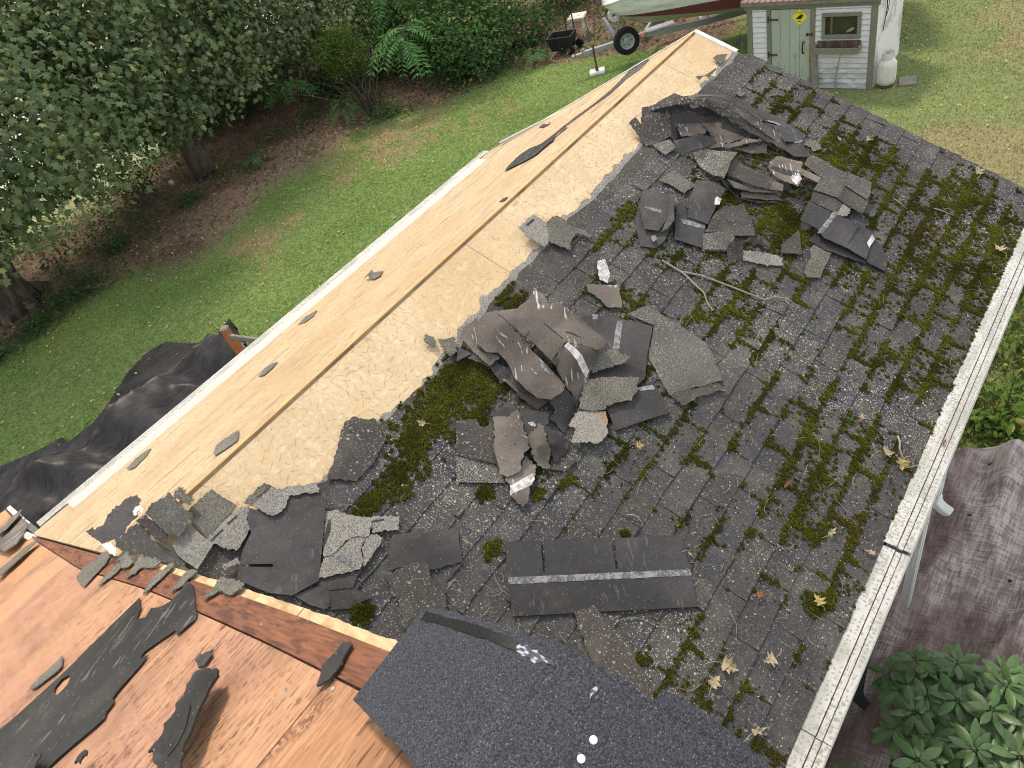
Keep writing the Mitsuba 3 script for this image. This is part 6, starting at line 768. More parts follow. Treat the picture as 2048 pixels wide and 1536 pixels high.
def moss_blades(MP, nt):
    base = np.repeat(MP, nt, 0); n = len(base); d = rng.normal(size=(n, 3)); d[:, 2] = np.abs(d[:, 2]) + .15; d /= np.linalg.norm(d, axis=1, keepdims=True)
    loc = d * base[:, 2:3] * (.75 + .5 * rng.random((n, 1))); C = FR(base[:, 0] + loc[:, 0], base[:, 1] + loc[:, 1], .0125 + loc[:, 2] * .8)
    N = d + .7 * rng.normal(size=(n, 3)); Nw = N[:, 0:1] * np.array([CA, 0, -SA]) + N[:, 1:2] * np.array([0, 1, 0]) + N[:, 2:3] * NR
    return soup(C, Nw, rdir(rng, n), base[:, 2] * rng.uniform(.45, .8, n), tv, np.array([(0, 1, 2)]))
leafmat('moss_mat', lambda p, n, uv: mix(mix((.062, .072, .012), (.195, .200, .032), smoothstep(.25, .72, fbm(p.x * 7, p.y * 7, 0.0, 3))), (.13, .09, .034), .6 * smoothstep(.60, .76, fbm(p.x * 5 + 4, p.y * 5, 9.0, 3))) * (.5 + 1.0 * grain(p, 260.0)), .8, .35)
def moss_cores(MP, sub):
    ic = trimesh.creation.icosphere(sub, 1.0); k = len(ic.vertices)
    V = ic.vertices[None] * (1 + .25 * rng.normal(size=(len(MP), k, 1))) * MP[:, 2][:, None, None] * [.9, .9, .62]; Vw = FR(MP[:, 0:1] + V[..., 0], MP[:, 1:2] + V[..., 1], .0125 + V[..., 2])
    return trimesh.Trimesh(Vw.reshape(-1, 3), (ic.faces[None] + (np.arange(len(MP)) * k)[:, None, None]).reshape(-1, 3), process=False)
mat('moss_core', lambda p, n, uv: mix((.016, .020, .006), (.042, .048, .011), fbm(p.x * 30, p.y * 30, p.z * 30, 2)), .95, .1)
put('moss', cat_([moss_blades(MP, 22), moss_blades(DOTS, 7)]), 'moss_mat', kind='stuff', label='green moss growing along the joints of the dark shingles', cat='moss')
put('moss', cat_([moss_cores(MP, 1), moss_cores(DOTS, 0)]), 'moss_core', kind='stuff', label='dark cushions at the base of the moss', cat='moss')
# grit lying loose on the shingles
n = 5200; s, y = rng.uniform(.45, 2.74, n), rng.uniform(.35, FARY - .05, n); kk = rng.random(n) < .9
ic0 = trimesh.creation.icosphere(0, 1.0) if False else trimesh.creation.box((1.4, 1.1, .8)); k = len(ic0.vertices); r = rng.uniform(.0014, .0042, n) ** 1.0
V = ic0.vertices[None] * r[:, None, None] * (1 + .3 * rng.normal(size=(n, k, 1))); a = rng.uniform(0, 6.28, n); c_, s_ = np.cos(a)[:, None], np.sin(a)[:, None]
Vw = FR(s[:, None] + V[..., 0] * c_ - V[..., 1] * s_, y[:, None] + V[..., 0] * s_ + V[..., 1] * c_, .014 + V[..., 2])
mat('grit_mat', lambda p, n, uv: mix((.58, .57, .52), (.30, .30, .27), cell_rand(dr.floor(p.x * 50), dr.floor(p.y * 50))), .9)
put('grit', trimesh.Trimesh(Vw.reshape(-1, 3), (ic0.faces[None] + (np.arange(n) * k)[:, None, None]).reshape(-1, 3), process=False), 'grit_mat', kind='stuff', label='pale grit and chips scattered over the slope', cat='grit')
# ------------------------------------------------------------------ garden shed
SX0, SX1, SY0, SY1 = -5.86, -3.70, 12.68, 14.05
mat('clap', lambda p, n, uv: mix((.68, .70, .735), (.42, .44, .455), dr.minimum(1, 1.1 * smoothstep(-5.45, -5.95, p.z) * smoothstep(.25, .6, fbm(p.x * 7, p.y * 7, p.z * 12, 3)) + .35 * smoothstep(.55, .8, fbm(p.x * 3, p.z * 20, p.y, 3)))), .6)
mat('clap_side', lambda p, n, uv: mix((.72, .72, .72), (.48, .48, .47), smoothstep(.5, .8, fbm(p.y * 5, p.z * 5, 0.0, 3))), .6)
mat('sage_trim', lambda p, n, uv: mix((.235, .24, .195), (.17, .17, .14), fbm(p.x * 12, p.y * 12, p.z * 5, 3)), .7)
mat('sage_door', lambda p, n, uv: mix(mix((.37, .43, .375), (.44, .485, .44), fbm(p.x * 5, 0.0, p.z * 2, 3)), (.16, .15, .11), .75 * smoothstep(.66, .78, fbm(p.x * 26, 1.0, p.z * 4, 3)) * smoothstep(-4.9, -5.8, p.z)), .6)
mat('bare_door', lambda p, n, uv: mix((.50, .44, .32), (.42, .42, .34), fbm(p.x * 20, 0.0, p.z * 5, 3)), .7)
mat('iron', (.035, .04, .038), .5); mat('red_metal', lambda p, n, uv: mix((.20, .115, .11), (.26, .165, .155), fbm(p.x * 8, p.y * 8, 0.0, 3)), .55)
mat('room_shade', (.02, .018, .016), .9)  # near-black inner box: the unlit room's darkness is put into its colour
SH = thing('garden_shed', 'small white shed with sage green door, trim and window box', 'shed')
put('wall', box(((SX0 + SX1) / 2, (SY0 + SY1) / 2 + .03, -5.36), (SX1 - SX0 - .06, SY1 - SY0 - .06, 1.42)), 'room_shade', SH)
z = GZ + .0; k = 0; H = .0885
while z < -4.70:
    z1 = min(z + H, -4.68)
    for xa, xb in ((SX0 + .10, -5.505), (-4.665, SX1 - .09)):
        cuts = [(xa, xb)]
        if z1 > -5.17 and z < -4.83 and xb > -4.6: cuts = [(xa, -4.555), (-3.93, xb)]
        for a, b in cuts:
            if b - a > .01:
                V = np.array([(x, y, q) for x in (a, b) for y, q in ((SY0 - .018, z), (SY0 - .004, z1 - .013), (SY0 + .02, z1 - .013), (SY0 + .02, z))])
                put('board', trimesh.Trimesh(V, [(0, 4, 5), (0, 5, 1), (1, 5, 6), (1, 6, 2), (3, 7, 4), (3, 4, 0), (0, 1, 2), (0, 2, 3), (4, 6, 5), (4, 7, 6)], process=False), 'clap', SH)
    V = np.array([(q, y, w) for y in (SY0 + .02, SY1) for q, w in ((SX1 + .010, z), (SX1 + .001, z1 - .008), (SX1 - .02, z1 - .008), (SX1 - .02, z))])
    put('board', trimesh.Trimesh(V, [(0, 5, 4), (0, 1, 5), (1, 6, 5), (1, 2, 6), (3, 4, 7), (3, 0, 4), (0, 2, 1), (0, 3, 2), (4, 5, 6), (4, 6, 7)], process=False), 'clap_side', SH)
    z = z1
for a, b in ((SX0, SX0 + .095), (SX1 - .09, SX1 + .012)): put('corner_trim', box(((a + b) / 2, SY0 - .008, -5.37), (b - a, .034, 1.40), 0, .004), 'sage_trim', SH)
for a, b in ((-5.50, -5.43), (-4.745, -4.67)): put('door_jamb', box(((a + b) / 2, SY0 - .012, -5.37), (b - a, .036, 1.40), 0, .003), 'sage_trim', SH)
put('header', box(((SX0 + SX1) / 2, SY0 - .012, -4.645), (SX1 - SX0 + .08, .04, .115), 0, .004), 'sage_trim', SH)
dr_ = f'{SH}__door'
for q, (a, b) in enumerate(((-5.424, -5.27), (-5.266, -5.10), (-5.096, -4.93), (-4.926, -4.752))):
    put('plank', box(((a + b) / 2, SY0 + .004 * (q % 2), -5.37), (b - a, .024, 1.30), 0, .003), 'sage_door', dr_)
put('worn_patch', box((-4.795, SY0 - .012 + .0, -5.42), (.075, .006, .46), 0, .002), 'bare_door', dr_)
hp = thing_ = None
for zz, L in ((-4.87, .15), (-5.47, .13)):
    put('hinge', cat_([bar((-5.455, SY0 - .036, zz), (-5.455 + L, SY0 - .036, zz - .004), .008, .022), box((-5.468, SY0 - .036, zz), (.022, .010, .11), 0, .003), box((-5.455 + L, SY0 - .036, zz - .004), (.03, .010, .032), .0, .008)]), 'iron', dr_)
put('handle', tube([(-4.86, SY0 - .02, -5.25), (-4.86, SY0 - .055, -5.28), (-4.862, SY0 - .06, -5.35), (-4.86, SY0 - .055, -5.42), (-4.86, SY0 - .02, -5.45)], [.014, .012, .014, .012, .016], 8), 'iron', dr_, smooth=True)
put('latch', cat_([box((-4.75, SY0 - .035, -5.13), (.10, .012, .02)), box((-4.79, SY0 - .04, -5.13), (.03, .02, .045)), box((-4.71, SY0 - .04, -5.13), (.02, .02, .055))]), 'iron', dr_)
# window, its frame, what is seen inside, and the box below
scene['pane_glass'] = {'type': 'thindielectric', 'int_ior': 1.5}
wn = f'{SH}__window'; x0, x1, z0, z1 = -4.555, -3.93, -5.215, -4.795
put('frame', cat_([box(((x0 + x1) / 2, SY0 - .016, z1 - .03), (x1 - x0, .045, .06), 0, .004), box(((x0 + x1) / 2, SY0 - .016, z0 + .035), (x1 - x0, .045, .07), 0, .004)] + [box((q, SY0 - .016, (z0 + z1) / 2), (.055, .045, z1 - z0 - .132), 0, .004) for q in (x0 + .028, x1 - .028)]), 'sage_trim', wn)
put('sash', cat_([box(((x0 + x1) / 2, SY0 - .006, z), (x1 - x0 - .11, .02, .012)) for z in (z1 - .066, z0 + .076)] + [box((q, SY0 - .006, (z0 + z1) / 2), (.012, .02, z1 - z0 - .155)) for q in (x0 + .062, x1 - .062)]), 'iron', wn)
put('pane', trimesh.Trimesh([(x0 + .06, SY0 - .004, z0 + .07), (x1 - .06, SY0 - .004, z0 + .07), (x1 - .06, SY0 - .004, z1 - .06), (x0 + .06, SY0 - .004, z1 - .06)], [(0, 1, 2), (0, 2, 3)]), 'pane_glass', wn)
put('stud', box((-4.41, SY0 + .022, -5.0), (.03, .012, .38)), 'board', wn, label='reddish stud seen through the pane')
bx = f'{SH}__window_box'
put('front', box((-4.27, SY0 - .165, -5.36), (.72, .02, .10), 0, .003), 'sage_trim', bx)
for q in (-4.63, -3.91): put('side', box((q, SY0 - .09, -5.345), (.018, .148, .11), 0, .003), 'sage_trim', bx)
put('back', box((-4.27, SY0 - .026, -5.30), (.70, .012, .12)), 'bark', bx); put('bottom', box((-4.27, SY0 - .09, -5.40), (.70, .13, .014)), 'grey_wood', bx)
rng = np.random.default_rng(5); n = 46; C = np.stack([rng.uniform(-4.12, -3.93, n), SY0 - rng.uniform(.04, .14, n), rng.uniform(-5.37, -5.31, n)], -1)
put('dead_leaves', soup(C, rdir(rng, n), rdir(rng, n), rng.uniform(.03, .06, n), QUAD_V, QUAD_F), 'leaf_orange', bx, kind='stuff')
put('ramp_board', bar((-4.70, SY0 - .03, -5.30), (-4.60, SY0 - .10, GZ + .02), .10, .03, (0, 1, 0)), 'grey_wood', SH, label='grey plank leaning beside the door')
put('straw_bundle', tube([(-4.16, SY0 + .015, -5.12), (-4.10, SY0 + .02, -5.09), (-4.05, SY0 + .015, -5.06)], [.012, .028, .012], 8), 'leaf_cream', wn, label='tan bundle seen low in the pane')
# yellow diamond sign with a bird
mat('sign_yellow', (.80, .68, .05), .5); mat('sign_black', (.02, .02, .02), .5)
sg_ = thing('sign', 'yellow diamond sign with a black bird hung on the shed door', 'sign'); sc = np.array([-4.928, SY0 - .020, -4.845]); R = .136
put('panel', trimesh.Trimesh([sc + np.array(q) for q in ((-R, 0, 0), (0, 0, -R), (R, 0, 0), (0, 0, R), (-R, .005, 0), (0, .005, -R), (R, .005, 0), (0, .005, R))], [(0, 1, 2), (0, 2, 3), (4, 6, 5), (4, 7, 6), (0, 4, 5), (0, 5, 1), (1, 5, 6), (1, 6, 2), (2, 6, 7), (2, 7, 3), (3, 7, 4), (3, 4, 0)], process=False), 'sign_yellow', sg_)
bird = np.array([(-.052, -.018), (-.030, -.006), (-.018, .010), (.000, .022), (.020, .036), (.036, .038), (.046, .028), (.058, .024), (.045, .018), (.042, .000), (.028, -.018), (.010, -.026), (.012, -.040), (.004, -.040), (.002, -.026), (-.020, -.024), (-.040, -.030)])
bm = trimesh.creation.extrude_polygon(sg.Polygon(bird * 1.2).buffer(0), .002, engine='earcut'); bm.apply_transform(M4((1, 0, 0), (0, 0, 1), (0, -1, 0), sc + [0, -.001, .000])); put('bird', bm, 'sign_black', sg_)
for txt, zz, hh in (('CAUTION', .062, .016), ('BIRDS', -.078, .016)):
    tm = meshkit.text_mesh(txt, hh, .0015, True); tm.apply_translation([-tm.bounds[:, 0].mean(), 0, 0]); tm.apply_transform(M4((1, 0, 0), (0, 0, 1), (0, -1, 0), sc + [0, -.001, zz])); put('lettering', tm, 'sign_black', sg_)
# roof of the shed: ribbed metal sheets
rf = f'{SH}__roof'; ya, yb, za, zb = SY0 - .10, SY1 + .1, -4.565, -4.23; sl = unit((0, yb - ya, zb - za))
put('deck', bar(((SX0 + SX1) / 2, ya, za), ((SX0 + SX1) / 2, yb, zb), SX1 - SX0 + .14, .022, (0, 0, 1)), 'red_metal', rf)
for q in np.arange(SX0 - .06, SX1 + .07, .105): put('rib', bar((q, ya - .004, za + .015), (q, yb, zb + .015), .022, .02, (0, 0, 1), .004), 'red_metal', rf)
put('eave_board', box(((SX0 + SX1) / 2, ya + .012, za - .03), (SX1 - SX0 + .14, .02, .045)), 'sage_trim', rf)
# dry stalk in front of the shed wall, wire on its side
k = put('dry_stalk', cat_([tube([(-4.28, SY0 - .05, GZ), (-4.29, SY0 - .045, -5.86), (-4.275, SY0 - .04, -5.72), (-4.25, SY0 - .03, -5.58), (-4.225, SY0 - .03, -5.45)], [.012, .010, .010, .006, .003], 6)] + [tube([(-4.285, SY0 - .045, z), (-4.285 + dx, SY0 - .05, z + .03)], [.010, .004], 5) for z, dx in ((-5.9, .03), (-5.8, -.03), (-5.74, .04), (-5.70, -.03), (-5.96, -.03))]), 'twig_mat', label='dark dry stalk standing against the front of the shed', cat='plant')
put('wire', cat_([tube([(SX1 + .03, SY0 + .35, -4.70), (SX1 + .035, SY0 + .38, -4.9), (SX1 + .03, SY0 + .30, -5.12), (SX1 + .03, SY0 + .26, -5.22)], .008, 5), tube([(SX1 + .03, SY0 + .5, -4.70), (SX1 + .04, SY0 + .42, -4.95), (SX1 + .03, SY0 + .33, -5.05)], .006, 5)]), 'iron', label='dark wire hanging on the white side of the shed', cat='wire')
# propane tank
mat('tank_white', lambda p, n, uv: mix((.66, .66, .62), (.46, .44, .39), smoothstep(.5, .8, fbm(p.x * 9, p.y * 9, p.z * 5, 3))), .4, .45)
mat('rust', lambda p, n, uv: mix((.16, .08, .05), (.08, .05, .04), fbm(p.x * 40, p.y * 40, p.z * 40, 3)), .8)
tk = thing('propane_tank', 'white propane tank standing beside the shed corner', 'gas tank'); tc = np.array([-3.52, 12.80, GZ])
def at_(m, c): m.apply_translation(c); return m
put('body', at_(lathe([(0, .03), (.09, .03), (.135, .06), (.150, .11), (.151, .20), (.151, .34), (.143, .40), (.11, .445), (.06, .465), (0, .47)], 36), tc), 'tank_white', tk, smooth=40)
put('foot_ring', at_(lathe([(.11, 0), (.115, 0), (.115, .06), (.11, .06)], 28), tc), 'rust', tk)
a = np.linspace(.7, 2 * np.pi - .3, 26); V = np.concatenate([np.stack([r * np.cos(a), r * np.sin(a), np.full(26, z)], -1) for r, z in ((.095, .44), (.10, .57), (.092, .57), (.087, .44))]); F = []
for q in range(4):
    w = (q + 1) % 4
    for k in range(25): F += [(q * 26 + k, q * 26 + k + 1, w * 26 + k + 1), (q * 26 + k, w * 26 + k + 1, w * 26 + k)]
put('collar', at_(trimesh.Trimesh(V, F, process=False), tc), 'tank_white', tk, smooth=30)
put('valve', at_(cat_([lathe([(0, .46), (.022, .46), (.022, .52), (.012, .52), (.012, .54), (.03, .54), (.03, .555), (0, .555)], 14), tube([(0, 0, .5), (.06, 0, .5)], .014, 8)]), tc), 'metal', tk)
put('paving_stone', box((-3.22, 12.95, GZ + .01), (.26, .30, .04), .3, .01), 'grey_wood', label='flat brownish stone behind the propane tank', cat='stone')

# ------------------------------------------------------------------ boat on its trailer
mat('hull_white', lambda p, n, uv: mix((.70, .71, .68), (.52, .54, .52), smoothstep(.4, .75, fbm(p.x * 3, p.y * 3, p.z * 9, 3))), .35, .5); mat('hull_maroon', (.115, .022, .034), .3, .5); mat('hull_cream', (.40, .38, .30), .45)
mat('shrink_wrap', lambda p, n, uv: mix((.78, .79, .77), (.62, .65, .64), smoothstep(.4, .7, fbm(p.x * 4, p.y * 4, p.z * 14, 3))), .4, .5)
mat('galv', lambda p, n, uv: mix((.40, .43, .46), (.28, .30, .33), fbm(p.x * 8, p.y * 8, p.z * 8, 3)), .45, .5, metal=.35); mat('rubber', (.016, .016, .017), .8); mat('orange_light', (.75, .20, .04), .4)
BT = thing('boat', 'white motorboat with a maroon stripe, wrapped and parked on a trailer', 'boat')
bu, bv = unit((.90, .436, 0)), unit((-.436, .90, 0)); B0 = np.array([-9.42, 13.52, 0.0])
tq = np.linspace(0, 1, 26) ** 1.3 * 5.6
def hull_line(beam, ztip, zend, rake_, p=.55):
    t = np.clip((tq - rake_) / 3.2, 0, 1); w = beam * t ** p; x = np.maximum(tq, rake_)
    return x, w, np.interp(x, [rake_, rake_ + 2.0, 5.6], [ztip, zend, zend])
L_ = [hull_line(1.12, -4.80, -4.22, 0.0), hull_line(1.05, -4.96, -4.74, .16), hull_line(1.0, -5.035, -4.93, .27), hull_line(.97, -5.05, -5.13, .30), hull_line(.86, -5.12, -5.22, .44), hull_line(.45, -5.27, -5.35, .66), hull_line(.0, -5.33, -5.44, .84)]
def skin(i0, i1, name, m):
    ms = []
    for sd in (-1, 1):
        P2 = [B0 + np.outer(x, bu) + np.outer(sd * w, bv) + np.stack([0 * x, 0 * x, z], -1) for x, w, z in L_[i0:i1 + 1]]
        V = np.vstack(P2); n = len(tq); F = []
        for r in range(len(P2) - 1):
            k = np.arange(n - 1) + r * n; f = np.vstack([np.stack([k, k + 1, k + n + 1], -1), np.stack([k, k + n + 1, k + n], -1)]); F.append(f if sd < 0 else f[:, ::-1])
        ms.append(trimesh.Trimesh(V, np.vstack(F), process=False))
    return put(name, cat_(ms), m, BT, smooth=30)
skin(0, 1, 'wrap_skirt', 'shrink_wrap'); skin(1, 2, 'side', 'hull_white'); skin(2, 3, 'stripe', 'hull_maroon'); skin(3, 6, 'bottom', 'hull_cream')
x, w, z = L_[0]; V = np.vstack([B0 + np.outer(x, bu) + np.outer(sd * w * q, bv) + np.stack([0 * x, 0 * x, z + (1 - q) * (.10 + .22 * np.clip(x / 2, 0, 1)) + .01], -1) for sd, q in ((-1, 1), (-1, .5), (-1, 0), (1, .5), (1, 1))]); n = len(tq)
F = np.vstack([np.vstack([np.stack([np.arange(n - 1) + r * n, np.arange(n - 1) + r * n + 1, np.arange(n - 1) + (r + 1) * n + 1], -1), np.stack([np.arange(n - 1) + r * n, np.arange(n - 1) + (r + 1) * n + 1, np.arange(n - 1) + (r + 1) * n], -1)]) for r in range(4)])
put('cover', trimesh.Trimesh(V, F, process=False), 'shrink_wrap', BT, smooth=True)
TR = thing('boat_trailer', 'grey galvanised boat trailer with a spare wheel on its tongue', 'trailer')
zt = -5.60; A = np.array([-9.78, 13.02, zt]); Bq = np.array([-8.72, 14.02, zt]); 
put('tongue', bar(A, Bq, .085, .11, (0, 0, 1), .01), 'galv', TR)
put('coupler', cat_([bar(A + unit(A - Bq) * .16, A, .075, .075, (0, 0, 1), .015), bar(A + unit(A - Bq) * .26, A + unit(A - Bq) * .16, .10, .09, (0, 0, 1), .03), box(A + [.02, .02, .07], (.05, .05, .08), .7, .01)]), 'metal', TR)
for pth in ([(-8.80, 13.96, zt), (-8.40, 14.15, zt), (-7.70, 14.52, zt), (-7.0, 15.05, zt), (-6.0, 15.6, zt), (-4.6, 16.3, zt)], [(-8.80, 14.02, zt), (-8.95, 14.6, zt), (-8.3, 15.5, zt), (-7.0, 16.4, zt), (-5.6, 17.1, zt)]):
    put('frame_rail', cat_([bar(np.array(a), np.array(b) + .03 * unit(np.array(b) - np.array(a)), .06, .12, (0, 0, 1), .008) for a, b in zip(pth[:-1], pth[1:])]), 'galv', TR)
put('crossmember', bar((-7.7, 14.5, zt - .02), (-8.3, 15.5, zt - .02), .06, .07), 'galv', TR); put('crossmember', bar((-6.3, 15.4, zt - .02), (-7.0, 16.4, zt - .02), .06, .07), 'galv', TR)
put('gusset', bar((-8.74, 13.99, zt + .065), (-8.30, 14.42, zt + .065), .28, .012), 'galv', TR)
wp = A + (Bq - A) * .56
put('winch_post', cat_([bar(wp, wp + [-.42, .16, .46], .07, .09, (0, 1, 0), .01), bar(wp + [-.10, .05, .1], wp + [-.02, .28, .52], .03, .03)]), 'galv', TR)
m = lathe([(.05, -.05), (.13, -.05), (.13, -.035), (.07, -.03), (.07, .03), (.13, .035), (.13, .05), (.05, .05)], 24); m.apply_transform(M4(unit((.7, .7, 0)), (0, 0, 1), unit((.7, -.7, 0)), wp + [-.16, .20, .50])); put('winch_drum', m, 'white_trim', TR, smooth=30)
wc = np.array([-9.02, 13.62, zt + .02]); ax = unit((.72, -.66, .10)); up = unit(np.cross(ax, unit((.66, .72, 0)))); sx = np.cross(up, ax)
def wheel(c, ax, sx, up, R, w, key):
    tp = M4(sx, up, ax, c)
    t = lathe([(R * .56, -w * .42), (R * .62, -w * .5), (R * .9, -w * .5), (R * .98, -w * .36), (R, -w * .15), (R, w * .15), (R * .98, w * .36), (R * .9, w * .5), (R * .62, w * .5), (R * .56, w * .42)], 40); t.apply_transform(tp); put('tyre', t, 'rubber', key, smooth=35)
    r = lathe([(R * .57, -w * .4), (R * .57, w * .44), (R * .50, w * .40), (R * .42, w * .18), (R * .30, w * .16), (R * .24, w * .26), (R * .12, w * .28), (0, w * .28)], 36); r.apply_transform(tp); put('rim', r, 'galv', key, smooth=35)
    for q in range(5):
        h_ = trimesh.creation.cylinder(R * .045, w * .1, sections=8); h_.apply_translation([R * .33 * math.cos(q * 1.2566), R * .33 * math.sin(q * 1.2566), w * .2]); h_.apply_transform(tp); put('bolt', h_, 'rubber', key)
wheel(wc, ax, sx, up, .28, .17, f'{TR}__spare_wheel')
wheel(np.array([-5.9, 15.2, GZ + .33]), unit((.436, -.9, 0)), bu, np.array([0, 0, 1.0]), .33, .2, f'{TR}__road_wheel')
put('marker_light', box((-8.76, 13.86, zt + .01), (.09, .06, .05), .7, .01), 'orange_light', TR)
put('bunk_bracket', cat_([box((-7.35, 14.95, -5.48), (.5, .07, .06), .45, .01), box((-7.15, 15.02, -5.53), (.10, .10, .16), .45, .02), bar((-7.5, 14.9, -5.55), (-7.5, 14.9, -5.38), .04, .04)]), 'white_trim', TR)
# jack stand under the tongue
JS = thing('jack_stand', 'rusty upright post on a white square block under the trailer coupler', 'stand'); jx = np.array([-9.55, 13.12, GZ])
put('block', box(jx + [0, 0, .03], (.34, .30, .06), .6, .012), 'white_trim', JS)
put('post', at_(lathe([(0, .06), (.035, .06), (.035, .14), (.020, .14), (.020, .62), (0, .62)], 12), jx), 'rust', JS, smooth=35); put('tip', at_(lathe([(0, .62), (.016, .62), (.016, .69), (0, .69)], 10), jx), 'leaf_yellow', JS)
# stool
mat('plastic_white', lambda p, n, uv: mix((.62, .60, .53), (.40, .36, .29), smoothstep(.45, .7, fbm(p.x * 9, p.y * 9, p.z * 6, 3))), .5); mat('plastic_black', (.022, .022, .024), .5)
ST = thing('plastic_stool', 'dirty white plastic stool on the leaf litter near the trailer', 'stool'); so = np.array([-11.30, 15.10, GZ]); hs = .50
put('seat', at_(cat_([box((0, 0, hs - .015), (.42, .42, .03), .35, .014), box((0, 0, hs - .055), (.39, .39, .06), .35, .02)]), so), 'plastic_white', ST)
for q in range(4):
    a = .35 + math.pi / 4 + q * math.pi / 2; put('leg', at_(bar((.27 * math.cos(a), .27 * math.sin(a), 0), (.20 * math.cos(a), .20 * math.sin(a), hs - .03), .075, .04, (math.cos(a), math.sin(a), .3), .006), so), 'plastic_white', ST)
# black hand cart
BN = thing('hand_cart', 'black plastic tub cart with small wheels beside the stool', 'cart'); bo = np.array([-11.18, 14.20, GZ])
pr = [(-.24, -.17, .10), (.24, -.17, .10), (.24, .17, .10), (-.24, .17, .10), (-.31, -.23, .42), (.31, -.23, .42), (.31, .23, .42), (-.31, .23, .42), (-.28, -.20, .42), (.28, -.20, .42), (.28, .20, .42), (-.28, .20, .42), (-.22, -.15, .13), (.22, -.15, .13), (.22, .15, .13), (-.22, .15, .13)]
F = [(0, 2, 1), (0, 3, 2), (12, 13, 14), (12, 14, 15)]
for k in range(4):
    q = (k + 1) % 4; F += [(k, q, q + 4), (k, q + 4, k + 4), (k + 4, q + 4, q + 8), (k + 4, q + 8, k + 8), (k + 8, q + 8, q + 12), (k + 8, q + 12, k + 12)]
m = trimesh.Trimesh(pr, F, process=False); m.apply_transform(trimesh.transformations.rotation_matrix(.25, [0, 0, 1])); put('tub', at_(m, bo), 'plastic_black', BN)
for q in (-.2, .2):
    m = lathe([(.02, -.03), (.10, -.03), (.11, 0), (.10, .03), (.02, .03)], 20); m.apply_transform(M4((1, 0, 0), (0, 0, 1), (0, -1, 0), bo + [.30, q + .06, .11])); put('wheel', m, 'rubber', BN, smooth=35)
put('handle', at_(tube([(-.05, .30, .40), (-.06, .34, .85), (.12, .38, .86), (.16, .34, .42)], .014, 8), bo), 'plastic_black', BN, smooth=True)
# ------------------------------------------------------------------ tarps and deck rail
def cloth(name, x0, x1, y0, y1, nx, ny, zf, m, label, keepf=None):
    x, y = np.linspace(x0, x1, nx), np.linspace(y0, y1, ny); X, Y = np.meshgrid(x, y, indexing='ij'); Z = zf(X, Y); i, j = np.meshgrid(np.arange(nx - 1), np.arange(ny - 1), indexing='ij'); k = i * ny + j
    F = np.stack([k, k + ny, k + ny + 1, k + 1], -1).reshape(-1, 4); P3 = np.stack([X, Y, Z], -1).reshape(-1, 3)
    if keepf is not None: c = P3[F].mean(1); F = F[keepf(c[:, 0], c[:, 1])]
    put(name, (P3, F), m, smooth=True, label=label, cat='tarp')
nz = lambda X, Y, fx, fy, sd, oc=3: meshkit.fbm(np.stack([X * fx, Y * fy, 0 * X + sd], -1), oc, sd) - .5
def tarp_l(X, Y):
    rx = -9.50 + .10 * np.sin(Y * 2.1); top = -5.14 + .07 * np.sin(Y * 1.3 + 1) - .30 * np.clip((Y - 2.5) / .4, 0, 1) * 0
    inner = top - .95 * (1 - np.exp(-np.clip(X - rx, 0, 9) / 1.0)); outer = top - np.clip(rx - X, 0, 2) * 1.55 * (1 + .2 * np.sin(Y * 3))
    z = np.where(X > rx, inner, outer)
    sa_ = lambda q: np.sqrt(q * q + .0035) - .06
    fd = sa_(nz(X + .7 * Y, Y - .7 * X, .40, 1.25, 4, 2)) * 1.6 + sa_(nz(X - .3 * Y, Y + .3 * X, 1.1, 2.4, 9, 2)) * .45
    return np.maximum(z - fd * .8 + .16 + .08 * nz(X, Y, 4, 8, 7), gz(X, Y) + .03 + .05 * nz(X, Y, 2, 3, 3) ** 2 * 4)
edge_l = lambda x, y: (y < 3.05 + .25 * np.sin(x * 1.7)) & (x > -11.55 + .35 * np.sin(y * 1.9) - .25 * (y < .6))
cloth('tarp', -12.2, -6.05, -2.8, 3.4, 170, 190, tarp_l, 'black_tarp', 'black tarp in deep folds on the ground left of the house', edge_l)
def tarp_r(X, Y):
    """Sheet thrown over low shrubs: bulky, in long folds running away from the camera, falling to the ground beside the wall."""
    w = X + .14 * np.sin(Y * 1.3) + .05 * np.sin(Y * 3.1 + 1); sa_ = lambda q, e=.0025: np.sqrt(q * q + e) - math.sqrt(e)
    f = sa_(nz(w, Y, 1.5, .28, 3, 2)) * 1.35 + sa_(nz(w, Y, 3.6, .7, 6, 2)) * .42 + .09 * nz(w + .2 * Y, Y, 6, 3, 8) + .04 * nz(X, Y, 16, 9, 12)
    rise = np.clip((X + .84 + .12 * np.sin(Y * 2.2)) / .42, 0, 1); rise = rise * rise * (3 - 2 * rise)
    ed = np.clip((4.95 + .16 * np.sin(X * 3 + 1) - Y) / .55, 0, 1) ** .45
    h = (1.02 + .12 * np.clip(X, 0, 2) + .18 - f) * (.16 + .84 * rise) * ed
    return GZ + .05 + np.maximum(h, .03 * nz(X, Y, 6, 6, 5) + .02)
cloth('tarp', -.88, 3.2, -.6, 5.55, 200, 250, tarp_r, 'brown_tarp', 'brown-purple woven tarp spread below the right gutter', lambda x, y: y < 5.05 + .16 * np.sin(x * 3 + 1))
mat('grey_tarp', lambda p, n, uv: mix((.34, .33, .34), (.52, .50, .51), smoothstep(.3, .7, noise(p.x * 40, p.y * 4, 0.0))), .55, .4, bump=tb)
cloth('tarp', .30, 3.4, .4, 4.8, 90, 120, lambda X, Y: tarp_r(X, Y) + .035 + .06 * np.abs(nz(X, Y, 3, 1.2, 11)), 'grey_tarp', 'greyer tarp lying over the brown one at the right edge', lambda x, y: x > .34 + .05 * np.sin(y * 3) + .07 * (y - 2.5))
rng = np.random.default_rng(3)
